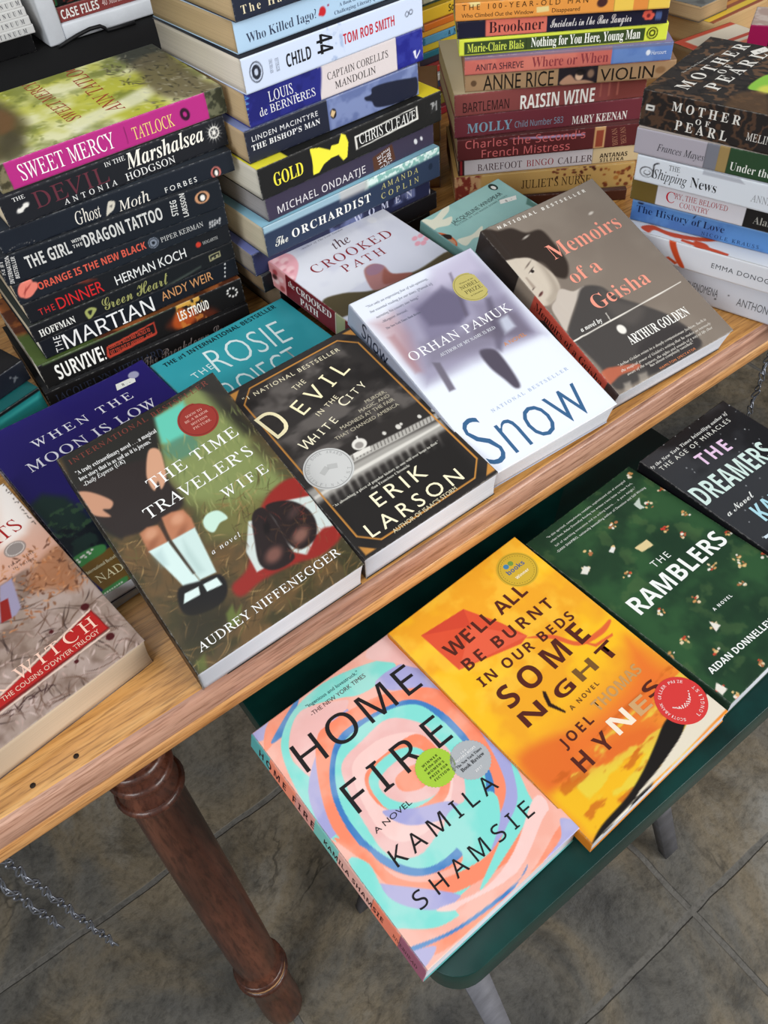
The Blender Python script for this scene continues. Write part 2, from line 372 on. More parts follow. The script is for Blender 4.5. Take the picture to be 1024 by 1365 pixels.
ART={
'home.c':[('f',(244,176,158)),
 ('p',((0.4,202.5),(18,201.6),(5,193.2),(-0.5,196.2)),(166,166,216),0.35,1,1),
 ('p',((13.6,201.8),(39,205.3),(26.7,193.9),(7.7,185.6),(0,185.3)),(250,140,106),0.35,1,1),
 ('p',((8.5,188.4),(45.9,206.1),(24.7,188.5),(13.7,185.7)),(66,126,192),0.35,1,1),
 ('p',((17.6,187.5),(39.6,199.2),(72.6,200.8),(113.6,187),(116.4,175.7),(97.5,172.9),(79.7,175.3),(66.4,183.2),(38.9,193.6),(20.2,181.8),(11.9,164.9),(15.5,142),(10.2,106.1),(1.8,98.5),(0.3,132.8),(6.8,169.3)),(132,222,212),0.35,1,1),
 ('p',((20.2,181.8),(38.9,193.6),(65.2,181.6),(69.7,174.7),(45.6,163.2),(26.5,155.7),(15.7,144.4),(12.8,164.1)),(238,188,184),0.35,1,1),
 ('p',((96.5,175.8),(124.2,172.8),(132.7,146.5),(132.9,97.7),(130,56.5),(113,35.3),(84.6,25.7),(74.5,34.3),(115.8,68.7),(115.5,142),(99.8,163.3)),(166,166,216),0.35,1,1),
 ('p',((7.6,139.1),(41.8,166.5),(66.4,170.2),(10.2,106.1),(-0.4,103.2)),(166,166,216),0.35,1,1),
 ('p',((38,169.8),(66,169.8),(98.4,161.5),(127.5,140.4),(131,106.5),(122,66.7),(108.9,46.3),(77.7,34.4),(49.4,35.9),(26.5,49.6),(14.8,70.5),(5.3,101.3),(16.3,138.1)),(250,140,106),0.35,1,1),
 ('p',((31,145.1),(50.9,158.6),(80.7,155.5),(106.4,147),(117.7,127.1),(119.4,99.1),(113.2,64.6),(95.5,45.7),(63.3,36.7),(36.9,41.5),(21.4,57.2),(13.1,87.5),(17.3,121.4)),(66,126,192),0.35,1,1),
 ('p',((32.3,140.6),(50.4,152.8),(84.2,151.7),(107.6,140.4),(113.8,118.7),(114.2,93.3),(109.7,67.6),(90.3,50.1),(62.6,42.9),(40,45.1),(26.1,59.6),(17.9,86.3),(19.9,116.1)),(132,222,212),0.35,1,1),
 ('p',((37.5,139.5),(59.5,144.2),(85.1,144.8),(101.4,125.2),(102,110.7),(102.6,96.6),(98.3,77.4),(84,61.5),(59.9,58.1),(39.7,55.1),(24.3,68.1),(24.4,94.1),(29.5,120.4)),(238,188,184),0.35,1,1),
 ('p',((41.6,132.7),(63.5,137.3),(81.4,132.1),(94.5,120.8),(97.2,101.3),(92.9,82),(72.2,65.4),(45,64.9),(31.1,76.6),(31.4,103.3)),(246,206,200),0.35,1,1),
 ('p',((45.9,122.4),(69.6,125.2),(92.6,122.4),(97,104.9),(92.7,85.4),(78.3,72.4),(60,75.8),(44.1,89.3),(39.2,105.8)),(250,140,106),0.35,1,1),
 ('p',((46.3,118.8),(68,123.2),(86,114.4),(88.8,95.3),(79.5,80.8),(63,79.4),(45.9,87.8),(41.4,100.9)),(132,222,212),0.35,1,1),
 ('p',((38.8,93.8),(58,80.6),(78.6,69.2),(80.9,58),(62.5,64.7),(45.4,76.2)),(166,166,216),0.35,1,1),
 ('p',((50.2,112.2),(71.2,115.4),(85.6,106.3),(84.9,88.9),(76.2,78.9),(58.4,84.8),(48.2,98.2)),(238,188,184),0.35,1,1),
 ('p',((60.8,106.4),(77.9,104.7),(80.4,92.8),(70.6,88.4),(58.3,95.8)),(250,140,106),0.35,1,1),
 ('p',((74,63.9),(104.3,56.4),(100,41.9),(85.1,31),(58.6,20.1),(35.3,19.8),(26.8,23),(60.3,35),(60.4,51.9)),(132,222,212),0.35,1,1),
 ('p',((2.3,101),(14.9,81.7),(19.1,54.4),(38,36),(70.4,26.5),(93.2,29.9),(113.7,30.2),(103.6,15.4),(77.5,15.1),(43.2,22.3),(26,35.3),(12.5,53.2),(10.1,71.6)),(250,140,106),0.35,1,1),
 ('p',((131.6,64.9),(123.5,40.1),(115.7,28.4),(72.7,16.3),(56.1,14.2),(91.6,29.8),(115.3,40.9)),(132,222,212),0.35,1,1),
 ('p',((5.8,58.8),(15.9,50.4),(43.8,19.7),(28.2,21.3),(11,34)),(166,166,216),0.35,1,1),
 ('p',((1.1,82),(10.7,72.5),(8.1,47.6),(20,28.1),(39.8,12.1),(21.8,13.9),(4.8,26.5),(-0.5,36.7)),(132,222,212),0.35,1,1),
 ('p',((26.5,22.7),(57.7,12.8),(88.4,17),(123.6,33.8),(127.5,24.4),(111.8,12.7),(74.3,5.6),(42.1,11.5)),(246,206,200),0.35,1,1),
 ('p',((36.6,14.8),(81.2,6.5),(123.9,21.5),(130.8,9.7),(90.9,1.1),(42.4,2.4)),(244,176,158),0.35,1,1),
 ('p',((-0.4,16.8),(29.5,6.8),(76.9,2.1),(89.1,5.4),(65,-1.1),(35.9,1.5),(13.6,7.6),(1.6,12.7)),(66,126,192),0.35,1,1),
 ('p',((-4.9,14.5),(32.7,4.2),(83.9,0.2),(124.2,9.5),(131.8,0.2),(77.3,-3.5),(34.6,0.1),(10,3.4)),(250,140,106),0.35,1,1),
 ('p',((127.4,12.6),(131.8,0.2),(98.8,-0.1),(117.8,3.4)),(166,166,216),0.35,1,1),
 ('p',((-4.3,15.2),(13,6.9),(-1.6,2.3),(-4.1,9)),(166,166,216),0.35,1,1),
 ('p',((104.1,198.7),(131.9,203.8),(132.1,161.8),(118.3,178.1)),(238,188,184),0.35,1,1),
 ('n',(255,240,236),22,0.5,0.3,0.25,3,None,(1,1))],
'home.s':[('z',((0,26,(92,170,170)),(26,60,(236,140,112)),(60,84,(214,150,140)),(84,112,(120,190,180)),(112,150,(222,170,158)),(150,178,(230,130,104)),(178,204,(150,90,110))))],
'well.c':[('f',(246,190,34)),
 ('v',95,45,(246,190,34),(233,138,44)),
 ('n',(233,150,40),34,0.52,0.2,0.6,5,None,(1,1)),
 ('n',(250,206,70),20,0.5,0.25,0.5,6,(0,140,110,213),(1,1)),
 ('p',((134.2,87.4),(132.5,54.1),(139.5,29.5),(99.7,33.3),(70.5,38.8),(34.9,44),(38.8,60.2),(75,55.2),(111.7,61.8)),(231,112,44),9,0.85,1),
 ('p',((5.3,73.3),(42.4,63.6),(34.9,44),(70.5,38.8),(93.7,28.4),(87.4,17.3),(55.3,19.8),(19.2,29.6),(3.9,39.8)),(224,104,40),6,0.85,1),
 ('p',((3.9,39.8),(34.7,31.5),(76.7,20.2),(77.8,9.5),(52.8,0.3),(19.1,0.1),(2.7,2.8),(2.6,14.3)),(240,186,30),5,0.95,1),
 ('n',(228,206,70),9,0.55,0.12,0.8,8,(20,140,0,44),(3,1)),
 ('n',(196,92,24),7,0.6,0.1,0.7,18,(10,140,0,50),(3,1)),
 ('p',((138.2,27),(145.7,21),(142.5,14.3),(128.8,12.5),(112,13.8),(92.9,5.9),(72.2,4.9),(54.5,-1.1),(37.4,-4.1),(17.5,-1.4),(0.8,-0.6),(-1.9,-0.2),(13.5,4.3),(41,6.1),(62.6,10.8),(83.8,17.8),(100.7,23.8),(116.8,24.9)),(24,20,18),0.8,1,1),
 ('p',((142.6,18.7),(142.5,2.1),(88,0.6),(47.7,1.7),(13.3,0.7),(-1.8,-3.1),(-0.5,-0.1),(13.3,0.7),(30.7,-1.3),(49.5,3.2),(72.2,4.9),(96.8,9),(115.7,13.9),(131.1,15.7)),(226,216,196),0.5,1,0),
 ('p',((18.5,193.8),(59.6,189.3),(72.8,159.8),(79.7,137.9),(71.2,136),(20.5,151.5)),(218,74,52),0.5,0.92,0),
 ('p',((18.5,193.8),(59.6,189.3),(53.2,173.6)),(196,60,44),0.4,0.5,0),
 ('p',((53.2,173.6),(79.7,137.9),(20.5,151.5)),(236,110,80),0.4,0.5,0),
 ('p',((76.7,137.8),(94.1,126),(104.8,108.2),(123.8,105),(136.2,105.8),(134.9,102.9),(122.3,100.3),(102,105.6),(91.3,123.4)),(222,90,54),0.5,0.9,1),
 ('p',((104.8,108.2),(112.6,98.4),(129,96.1),(127.6,94.2),(110.8,96.1)),(222,90,54),0.5,0.9,0),
 ('p',((54.5,97.7),(56,95.7),(52.3,86.7),(55.6,75.3),(54.1,74.6),(48.9,86.2),(51.8,93.7)),(40,20,16),0.4,1,0)],
'well.s':[('z',((0,213,(200,120,30)),))],
'ramblers.c':[('f',(34,66,42)),
 ('n',(52,92,54),40,0.5,0.25,0.7,11,None,(1,1)),
 ('n',(24,48,34),30,0.52,0.25,0.6,12,None,(1,1)),
 ('n',(84,108,64),18,0.66,0.1,0.4,13,None,(1,1)),
 ('e',(125.9,194.5),1.27,0.67,(206,150,90),0.3,1,0),
 ('e',(125.2,193),1.66,1.21,(226,206,170),0.3,1,0),
 ('e',(129.3,195.3),1.64,1.26,(206,150,90),0.3,1,0),
 ('e',(124.2,193.8),1.69,1.25,(236,228,214),0.3,1,0),
 ('e',(128,197.1),1.45,1.19,(236,228,214),0.3,1,0),
 ('e',(125.6,196.1),1.51,1,(236,228,214),0.3,1,0),
 ('e',(128.4,197),1.83,1.25,(206,150,90),0.3,1,0),
 ('e',(137.6,165),1.05,1.16,(196,70,50),0.3,1,0),
 ('e',(134.5,162.6),1.2,1.08,(236,228,214),0.3,1,0),
 ('e',(134.2,165.8),1.01,1.24,(170,110,70),0.3,1,0),
 ('e',(129.8,165.8),1.04,1.03,(226,206,170),0.3,1,0),
 ('e',(136,165),1.51,0.65,(170,110,70),0.3,1,0),
 ('e',(133.8,163.9),0.92,0.95,(206,150,90),0.3,1,0),
 ('e',(131.6,164.8),1.79,0.68,(196,70,50),0.3,1,0),
 ('e',(113.5,160.6),1.4,1.29,(226,206,170),0.3,1,0),
 ('e',(112.3,162.8),1.25,0.63,(226,206,170),0.3,1,0),
 ('e',(106.4,160.2),1.04,1.14,(222,190,130),0.3,1,0),
 ('e',(110.1,163.7),1.86,1.22,(236,228,214),0.3,1,0),
 ('e',(110.7,157.1),1.52,0.66,(170,110,70),0.3,1,0),
 ('e',(110,162.2),0.86,0.91,(196,70,50),0.3,1,0),
 ('e',(113.3,163.6),0.75,0.74,(206,150,90),0.3,1,0),
 ('e',(126.2,129.7),1.23,0.77,(236,228,214),0.3,1,0),
 ('e',(125.1,136),1.58,1.08,(206,150,90),0.3,1,0),
 ('e',(124.5,131.6),1.4,0.86,(206,150,90),0.3,1,0),
 ('e',(122.3,133.9),1.63,0.93,(226,206,170),0.3,1,0),
 ('e',(125.7,133.6),1.19,0.63,(206,150,90),0.3,1,0),
 ('e',(123.2,131.9),1.21,0.77,(170,110,70),0.3,1,0),
 ('e',(123.5,135.5),0.99,0.77,(206,150,90),0.3,1,0),
 ('e',(70.5,168.5),1.09,1.31,(206,150,90),0.3,1,0),
 ('e',(67.2,164.5),1.18,1.32,(236,228,214),0.3,1,0),
 ('e',(70.2,164.3),0.75,0.91,(222,190,130),0.3,1,0),
 ('e',(66.1,166.6),1.78,1.34,(170,110,70),0.3,1,0),
 ('e',(68.8,168.1),1.78,0.85,(236,228,214),0.3,1,0),
 ('e',(68.9,166.2),1.52,0.81,(170,110,70),0.3,1,0),
 ('e',(74.2,167),1.87,1.37,(170,110,70),0.3,1,0),
 ('e',(96.2,135.7),1.44,1.21,(200,60,48),0.3,1,0),
 ('e',(100.4,135.1),0.9,1.11,(200,60,48),0.3,1,0),
 ('e',(97.5,134.4),1.17,1.24,(200,60,48),0.3,1,0),
 ('e',(101.9,134.2),1.75,0.69,(206,150,90),0.3,1,0),
 ('e',(98.6,132),1.75,0.76,(170,110,70),0.3,1,0),
 ('e',(95.8,132),1.37,1.23,(222,190,130),0.3,1,0),
 ('e',(99.2,136),1.53,0.69,(196,70,50),0.3,1,0),
 ('e',(104.4,118.5),0.87,0.89,(196,70,50),0.3,1,0),
 ('e',(106.4,119.6),1.12,0.66,(196,70,50),0.3,1,0),
 ('e',(104.8,122),1.87,0.91,(196,70,50),0.3,1,0),
 ('e',(105.6,119.4),0.79,1.33,(170,110,70),0.3,1,0),
 ('e',(103.8,120.8),1.73,1.22,(236,228,214),0.3,1,0),
 ('e',(101.4,118.1),1.46,1.34,(226,206,170),0.3,1,0),
 ('e',(101.3,119.6),0.9,1.3,(170,110,70),0.3,1,0),
 ('e',(32.3,159.6),1.73,0.81,(206,150,90),0.3,1,0),
 ('e',(34,161),1.07,1.04,(226,206,170),0.3,1,0),
 ('e',(31.2,158),1.33,1.02,(170,110,70),0.3,1,0),
 ('e',(32.8,158.8),1.62,1.39,(170,110,70),0.3,1,0),
 ('e',(30.4,163.9),1.79,1.04,(222,190,130),0.3,1,0),
 ('e',(31.4,158.2),1.82,1.01,(170,110,70),0.3,1,0),
 ('e',(31.2,159.5),0.87,1.22,(170,110,70),0.3,1,0),
 ('e',(51.2,150.1),1.22,1.08,(236,228,214),0.3,1,0),
 ('e',(51.2,151.6),1.78,0.9,(222,190,130),0.3,1,0),
 ('e',(48.5,149.5),1.76,0.66,(196,70,50),0.3,1,0),
 ('e',(51.8,151),1.49,0.86,(222,190,130),0.3,1,0),
 ('e',(49.3,149.4),1.33,1.2,(236,228,214),0.3,1,0),
 ('e',(47.8,148.8),1.84,0.73,(226,206,170),0.3,1,0),
 ('e',(49.5,148.7),1.89,0.66,(196,70,50),0.3,1,0),
 ('e',(69.4,136.1),1.76,0.78,(226,206,170),0.3,1,0),
 ('e',(67.6,133.6),1.19,1.08,(222,190,130),0.3,1,0),
 ('e',(72.8,134.5),0.98,0.86,(170,110,70),0.3,1,0),
 ('e',(71.2,134.6),1.66,1.01,(222,190,130),0.3,1,0),
 ('e',(70.3,135.9),0.72,0.75,(236,228,214),0.3,1,0),
 ('e',(70.3,134.5),1.69,0.92,(196,70,50),0.3,1,0),
 ('e',(73.3,135.5),0.78,1.38,(170,110,70),0.3,1,0),
 ('e',(17.4,148),1.07,0.67,(222,190,130),0.3,1,0),
 ('e',(15.1,149.7),1.27,1.08,(236,228,214),0.3,1,0),
 ('e',(15.6,152.9),1.06,1.36,(226,206,170),0.3,1,0),
 ('e',(15,150.3),1.44,1.17,(206,150,90),0.3,1,0),
 ('e',(14.7,151.2),0.89,0.68,(196,70,50),0.3,1,0),
 ('e',(20.1,150.1),1.02,1.3,(226,206,170),0.3,1,0),
 ('e',(13,149.4),1.54,1.19,(222,190,130),0.3,1,0),
 ('e',(38.8,126),1.55,0.67,(222,190,130),0.3,1,0),
 ('e',(37.1,122.4),1.36,1,(236,228,214),0.3,1,0),
 ('e',(37.1,126.2),1.31,0.9,(206,150,90),0.3,1,0),
 ('e',(40.3,123.5),1.17,1.15,(206,150,90),0.3,1,0),
 ('e',(37.1,125.3),1.21,0.62,(170,110,70),0.3,1,0),
 ('e',(32.8,124.3),0.88,0.73,(222,190,130),0.3,1,0),
 ('e',(40.2,123.9),1.36,0.98,(196,70,50),0.3,1,0),
 ('e',(131.2,94.3),1.24,1.19,(222,190,130),0.3,1,0),
 ('e',(136.1,94.6),1.72,1.27,(222,190,130),0.3,1,0),
 ('e',(132,97.5),1.78,0.89,(196,70,50),0.3,1,0),
 ('e',(135.4,95),1.59,1.26,(222,190,130),0.3,1,0),
 ('e',(130.1,95.7),1.49,0.85,(206,150,90),0.3,1,0),
 ('e',(134.8,96.2),1.7,1.31,(170,110,70),0.3,1,0),
 ('e',(134.2,93.7),1.54,1.08,(236,228,214),0.3,1,0),
 ('e',(90.7,81.8),1.81,0.74,(196,70,50),0.3,1,0),
 ('e',(93,83.3),1.42,0.8,(226,206,170),0.3,1,0),
 ('e',(95,83.3),1.42,0.71,(206,150,90),0.3,1,0),
 ('e',(89,83.2),1.69,1.01,(236,228,214),0.3,1,0),
 ('e',(92.8,86.3),1.03,1.36,(226,206,170),0.3,1,0),
 ('e',(98.1,83.4),1.54,0.77,(222,190,130),0.3,1,0),
 ('e',(93.7,80.8),1.68,0.84,(206,150,90),0.3,1,0),
 ('e',(116.1,75.3),0.91,0.99,(170,110,70),0.3,1,0),
 ('e',(114,73),1.06,1.15,(226,206,170),0.3,1,0),
 ('e',(116.2,74.8),0.91,0.61,(206,150,90),0.3,1,0),
 ('e',(118.1,74.5),1.61,0.93,(170,110,70),0.3,1,0),
 ('e',(117.4,74),1.6,0.77,(222,190,130),0.3,1,0),
 ('e',(117.6,77.2),1.02,0.83,(236,228,214),0.3,1,0),
 ('e',(111.8,76),0.8,1.39,(222,190,130),0.3,1,0),
 ('e',(112.5,67.2),1.82,0.8,(206,150,90),0.3,1,0),
 ('e',(114.9,66.8),0.84,0.87,(206,150,90),0.3,1,0),
 ('e',(115.1,69.3),0.81,1.02,(170,110,70),0.3,1,0),
 ('e',(108.7,68.3),1.06,1.05,(226,206,170),0.3,1,0),
 ('e',(110.2,69),1.49,1.39,(222,190,130),0.3,1,0),
 ('e',(112.8,66.4),1.66,1.14,(222,190,130),0.3,1,0),
 ('e',(112,71.1),1.09,1.39,(236,228,214),0.3,1,0),
 ('e',(56.2,69.4),0.89,1.2,(196,70,50),0.3,1,0),
 ('e',(56.9,69.1),1.52,1.38,(226,206,170),0.3,1,0),
 ('e',(59.1,72.8),1.81,1.14,(226,206,170),0.3,1,0),
 ('e',(56.9,75.4),0.87,0.98,(170,110,70),0.3,1,0),
 ('e',(58,73.3),1.22,0.92,(196,70,50),0.3,1,0),
 ('e',(60.6,73.3),0.88,0.78,(226,206,170),0.3,1,0),
 ('e',(54.7,71.8),1.83,1.14,(206,150,90),0.3,1,0),
 ('e',(95,57.4),1.83,0.75,(170,110,70),0.3,1,0),
 ('e',(95.1,58.8),0.73,0.69,(236,228,214),0.3,1,0),
 ('e',(96.9,55.4),1.83,1,(236,228,214),0.3,1,0),
 ('e',(97.1,54.7),1.66,0.73,(226,206,170),0.3,1,0),
 ('e',(98,57.7),0.71,1.16,(170,110,70),0.3,1,0),
 ('e',(93.1,58.5),1.58,0.93,(170,110,70),0.3,1,0),
 ('e',(95.4,58),0.77,0.66,(226,206,170),0.3,1,0),
 ('e',(29,81),0.92,1.09,(206,150,90),0.3,1,0),
 ('e',(28.6,85.6),1.49,0.91,(196,70,50),0.3,1,0),
 ('e',(30.1,83.2),0.75,0.75,(206,150,90),0.3,1,0),
 ('e',(24.7,83.2),1.35,0.9,(236,228,214),0.3,1,0),
 ('e',(25.5,83),1.35,1.37,(222,190,130),0.3,1,0),
 ('e',(26.8,84.7),1.35,1.04,(236,228,214),0.3,1,0),
 ('e',(25.7,81.4),1.29,1.26,(236,228,214),0.3,1,0),
 ('e',(47.7,46.1),1.89,0.71,(226,206,170),0.3,1,0),
 ('e',(43.3,48.2),1.35,0.88,(222,190,130),0.3,1,0),
 ('e',(49.6,48.7),1.7,0.72,(226,206,170),0.3,1,0),
 ('e',(47.6,50.4),1.27,1.29,(206,150,90),0.3,1,0),
 ('e',(45.8,46.5),1.34,1.2,(206,150,90),0.3,1,0),
 ('e',(49.2,47.1),1.2,0.6,(226,206,170),0.3,1,0),
 ('e',(44.9,46.1),1.13,0.76,(196,70,50),0.3,1,0),
 ('e',(18.4,57),1.8,0.83,(222,190,130),0.3,1,0),
 ('e',(20.4,52.2),0.94,1.33,(222,190,130),0.3,1,0),
 ('e',(24.3,54.8),0.7,0.83,(226,206,170),0.3,1,0),
 ('e',(22,56.5),1.33,0.87,(196,70,50),0.3,1,0),
 ('e',(20.4,54.5),1.36,1.15,(206,150,90),0.3,1,0),
 ('e',(16.2,54.9),1.77,1.37,(226,206,170),0.3,1,0),
 ('e',(19.9,56.3),1.03,1.07,(196,70,50),0.3,1,0),
 ('e',(28.3,33.3),1.42,0.6,(226,206,170),0.3,1,0),
 ('e',(29.5,32.8),1.21,0.84,(226,206,170),0.3,1,0),
 ('e',(32.1,33.4),1.14,0.97,(236,228,214),0.3,1,0),
 ('e',(26.1,32.6),1.9,1.06,(196,70,50),0.3,1,0),
 ('e',(28.6,33.4),0.93,1.37,(226,206,170),0.3,1,0),
 ('e',(28.4,33.4),1.54,1.35,(222,190,130),0.3,1,0),
 ('e',(28.6,35.4),1.06,0.85,(206,150,90),0.3,1,0),
 ('e',(1.3,52.6),1.02,1.29,(206,150,90),0.3,1,0),
 ('e',(-0.7,52.6),1.66,0.86,(206,150,90),0.3,1,0),
 ('e',(2.2,55.8),1.89,0.63,(206,150,90),0.3,1,0),
 ('e',(-2.2,53.4),1.75,1.15,(226,206,170),0.3,1,0),
 ('e',(1.7,55.1),1.86,0.91,(206,150,90),0.3,1,0),
 ('e',(0.3,51.1),1.22,1.01,(206,150,90),0.3,1,0),
 ('e',(4.8,53.4),0.77,0.6,(236,228,214),0.3,1,0),
 ('e',(42.8,5.1),1.37,1.38,(206,150,90),0.3,1,0),
 ('e',(42.5,4.3),0.86,0.88,(236,228,214),0.3,1,0),
 ('e',(44.9,4.3),1.29,1.35,(226,206,170),0.3,1,0),
 ('e',(46.3,6.6),0.89,0.96,(170,110,70),0.3,1,0),
 ('e',(45.2,8.1),1.04,0.7,(196,70,50),0.3,1,0),
 ('e',(44.6,6.2),1.78,0.93,(170,110,70),0.3,1,0),
 ('e',(43.1,3.7),1.18,1.33,(170,110,70),0.3,1,0),
 ('e',(7.1,12.1),1.15,1.01,(226,206,170),0.3,1,0),
 ('e',(6.4,12.1),1.56,1.3,(226,206,170),0.3,1,0),
 ('e',(8.1,12.4),1.21,0.7,(196,70,50),0.3,1,0),
 ('e',(1.7,13.2),1.46,1.14,(196,70,50),0.3,1,0),
 ('e',(4.5,11.4),0.98,1.01,(206,150,90),0.3,1,0),
 ('e',(4.8,12.8),1.5,1,(170,110,70),0.3,1,0),
 ('e',(6.9,11.6),1.13,1.31,(226,206,170),0.3,1,0),
 ('e',(8.8,4.9),1.13,0.81,(222,190,130),0.3,1,0),
 ('e',(8.2,0.2),1.87,0.99,(222,190,130),0.3,1,0),
 ('e',(7.3,0.6),1.81,1.19,(196,70,50),0.3,1,0),
 ('e',(7.3,1.6),1.84,1.38,(236,228,214),0.3,1,0),
 ('e',(8.4,1.7),1.01,1.1,(226,206,170),0.3,1,0),
 ('e',(9.6,1.5),1.72,0.97,(206,150,90),0.3,1,0),
 ('e',(10.5,2.3),0.75,1.25,(222,190,130),0.3,1,0),
 ('e',(130.3,61.7),1.71,1.06,(236,228,214),0.3,1,0),
 ('e',(134,59.6),0.74,0.69,(236,228,214),0.3,1,0),
 ('e',(135.9,61.9),1.66,0.65,(222,190,130),0.3,1,0),
 ('e',(133.9,64),1.72,1.01,(196,70,50),0.3,1,0),
 ('e',(135.2,64.5),1.28,0.88,(206,150,90),0.3,1,0),
 ('e',(135.3,63.3),1.6,1.33,(196,70,50),0.3,1,0),
 ('e',(136.5,62.3),1,0.68,(222,190,130),0.3,1,0),
 ('p',((63.2,138.1),(77.9,137.1),(77.1,129.4),(64.5,131)),(222,202,150),0.4,1,0),
 ('p',((50.5,151.8),(51.7,148.8),(46.4,146.5),(44.5,150.1)),(228,228,224),0.4,1,0),
 ('p',((101.3,169.9),(111.4,171.9),(105.6,165.8),(105.7,160.9),(100.6,162.6)),(190,202,192),0.3,1,0),
 ('p',((6.6,17.4),(8.3,9.1),(1.3,8.2),(1.4,14.5)),(232,226,214),0.4,1,0),
 ('p',((10.1,150.4),(18.1,153.8),(20.8,149.2),(13.6,146.1)),(228,226,216),0.4,1,0),
 ('p',((47,53),(50.7,45),(43.2,43.6)),(230,226,216),0.4,1,0)],
'ramblers.s':[('z',((0,203,(26,52,34)),))],
'dreamers.c':[('f',(24,24,27)),
 ('n',(58,60,64),50,0.5,0.25,0.8,21,None,(1,1)),
 ('e',(120.7,70.9),0.35,0.45,(205,210,215),0.4,0.9,0),
 ('e',(9.6,149.5),0.35,0.45,(205,210,215),0.4,0.9,0),
 ('e',(102.7,77),0.35,0.35,(205,210,215),0.4,0.9,0),
 ('e',(101.6,173),0.7,0.6,(205,210,215),0.4,0.9,0),
 ('e',(114.6,192.8),0.35,0.35,(205,210,215),0.4,0.9,0),
 ('e',(20.2,35.7),0.7,0.6,(205,210,215),0.4,0.9,0),
 ('e',(121,110.6),0.7,0.45,(205,210,215),0.4,0.9,0),
 ('e',(132.5,90.9),0.5,0.45,(205,210,215),0.4,0.9,0),
 ('e',(79.9,56.1),0.5,0.6,(205,210,215),0.4,0.9,0),
 ('e',(40.1,194.6),0.35,0.35,(205,210,215),0.4,0.9,0),
 ('e',(71.9,39.5),0.4,0.6,(205,210,215),0.4,0.9,0),
 ('e',(108.5,139),0.4,0.6,(205,210,215),0.4,0.9,0),
 ('e',(25.7,169.5),0.35,0.6,(205,210,215),0.4,0.9,0),
 ('e',(104,170.4),0.35,0.35,(205,210,215),0.4,0.9,0),
 ('e',(70.8,141.6),0.35,0.45,(205,210,215),0.4,0.9,0),
 ('e',(37,41.3),0.4,0.35,(205,210,215),0.4,0.9,0),
 ('e',(113.6,122.2),0.5,0.6,(205,210,215),0.4,0.9,0),
 ('e',(127.6,1.3),0.7,0.45,(205,210,215),0.4,0.9,0),
 ('e',(83.8,34.2),0.7,0.6,(205,210,215),0.4,0.9,0),
 ('e',(123.8,72.1),0.4,0.45,(205,210,215),0.4,0.9,0),
 ('e',(135,34.6),0.4,0.45,(205,210,215),0.4,0.9,0),
 ('e',(102.6,195.8),0.4,0.6,(205,210,215),0.4,0.9,0),
 ('e',(75.4,197.9),0.5,0.35,(205,210,215),0.4,0.9,0),
 ('e',(85.3,171),0.7,0.6,(205,210,215),0.4,0.9,0),
 ('e',(62.9,68.9),0.35,0.45,(205,210,215),0.4,0.9,0),
 ('e',(67.8,54.6),0.35,0.6,(205,210,215),0.4,0.9,0),
 ('e',(92,157.2),0.7,0.6,(205,210,215),0.4,0.9,0),
 ('e',(135.1,18),0.5,0.6,(205,210,215),0.4,0.9,0),
 ('e',(76.4,126.3),0.35,0.35,(205,210,215),0.4,0.9,0),
 ('e',(53.6,186.3),0.7,0.45,(205,210,215),0.4,0.9,0),
 ('e',(25.1,67.1),0.4,0.45,(205,210,215),0.4,0.9,0),
 ('e',(74.6,40.2),0.7,0.45,(205,210,215),0.4,0.9,0),
 ('e',(54.3,70.1),0.4,0.6,(205,210,215),0.4,0.9,0),
 ('e',(90.5,154.7),0.35,0.6,(205,210,215),0.4,0.9,0),
 ('e',(26.8,173.1),0.35,0.6,(205,210,215),0.4,0.9,0),
 ('e',(69.1,53.9),0.35,0.35,(205,210,215),0.4,0.9,0),
 ('e',(52.4,148.1),0.7,0.45,(205,210,215),0.4,0.9,0),
 ('e',(112.1,52.3),0.7,0.45,(205,210,215),0.4,0.9,0),
 ('e',(55.7,5.7),0.4,0.35,(205,210,215),0.4,0.9,0),
 ('e',(66,207.6),0.4,0.6,(205,210,215),0.4,0.9,0),
 ('e',(102.7,198.8),0.5,0.45,(205,210,215),0.4,0.9,0),
 ('e',(111,21.6),0.4,0.35,(205,210,215),0.4,0.9,0),
 ('e',(42.6,192.4),0.4,0.35,(205,210,215),0.4,0.9,0),
 ('e',(69,148.7),0.35,0.6,(205,210,215),0.4,0.9,0),
 ('e',(99.7,131.2),0.4,0.35,(205,210,215),0.4,0.9,0),
 ('e',(60.4,56.7),0.4,0.35,(205,210,215),0.4,0.9,0),
 ('e',(15.3,193.6),0.5,0.6,(205,210,215),0.4,0.9,0),
 ('e',(63.2,199.3),0.35,0.6,(205,210,215),0.4,0.9,0),
 ('e',(45.5,113.6),0.7,0.35,(205,210,215),0.4,0.9,0),
 ('e',(123.7,183.6),0.5,0.45,(205,210,215),0.4,0.9,0),
 ('e',(36.5,71.8),0.4,0.45,(205,210,215),0.4,0.9,0),
 ('e',(119.9,118.3),0.4,0.6,(205,210,215),0.4,0.9,0),
 ('e',(14.5,104.1),0.5,0.45,(205,210,215),0.4,0.9,0),
 ('e',(125.7,26),0.7,0.45,(205,210,215),0.4,0.9,0),
 ('e',(109,109.5),0.7,0.6,(205,210,215),0.4,0.9,0),
 ('e',(123.3,34.4),0.7,0.6,(205,210,215),0.4,0.9,0),
 ('e',(24.4,177.4),0.5,0.6,(205,210,215),0.4,0.9,0),
 ('e',(88.6,92.6),0.4,0.45,(205,210,215),0.4,0.9,0),
 ('e',(139.5,148.5),0.7,0.45,(205,210,215),0.4,0.9,0),
 ('e',(74.5,158.9),0.5,0.35,(205,210,215),0.4,0.9,0),
 ('e',(45.7,130.4),0.5,0.6,(205,210,215),0.4,0.9,0),
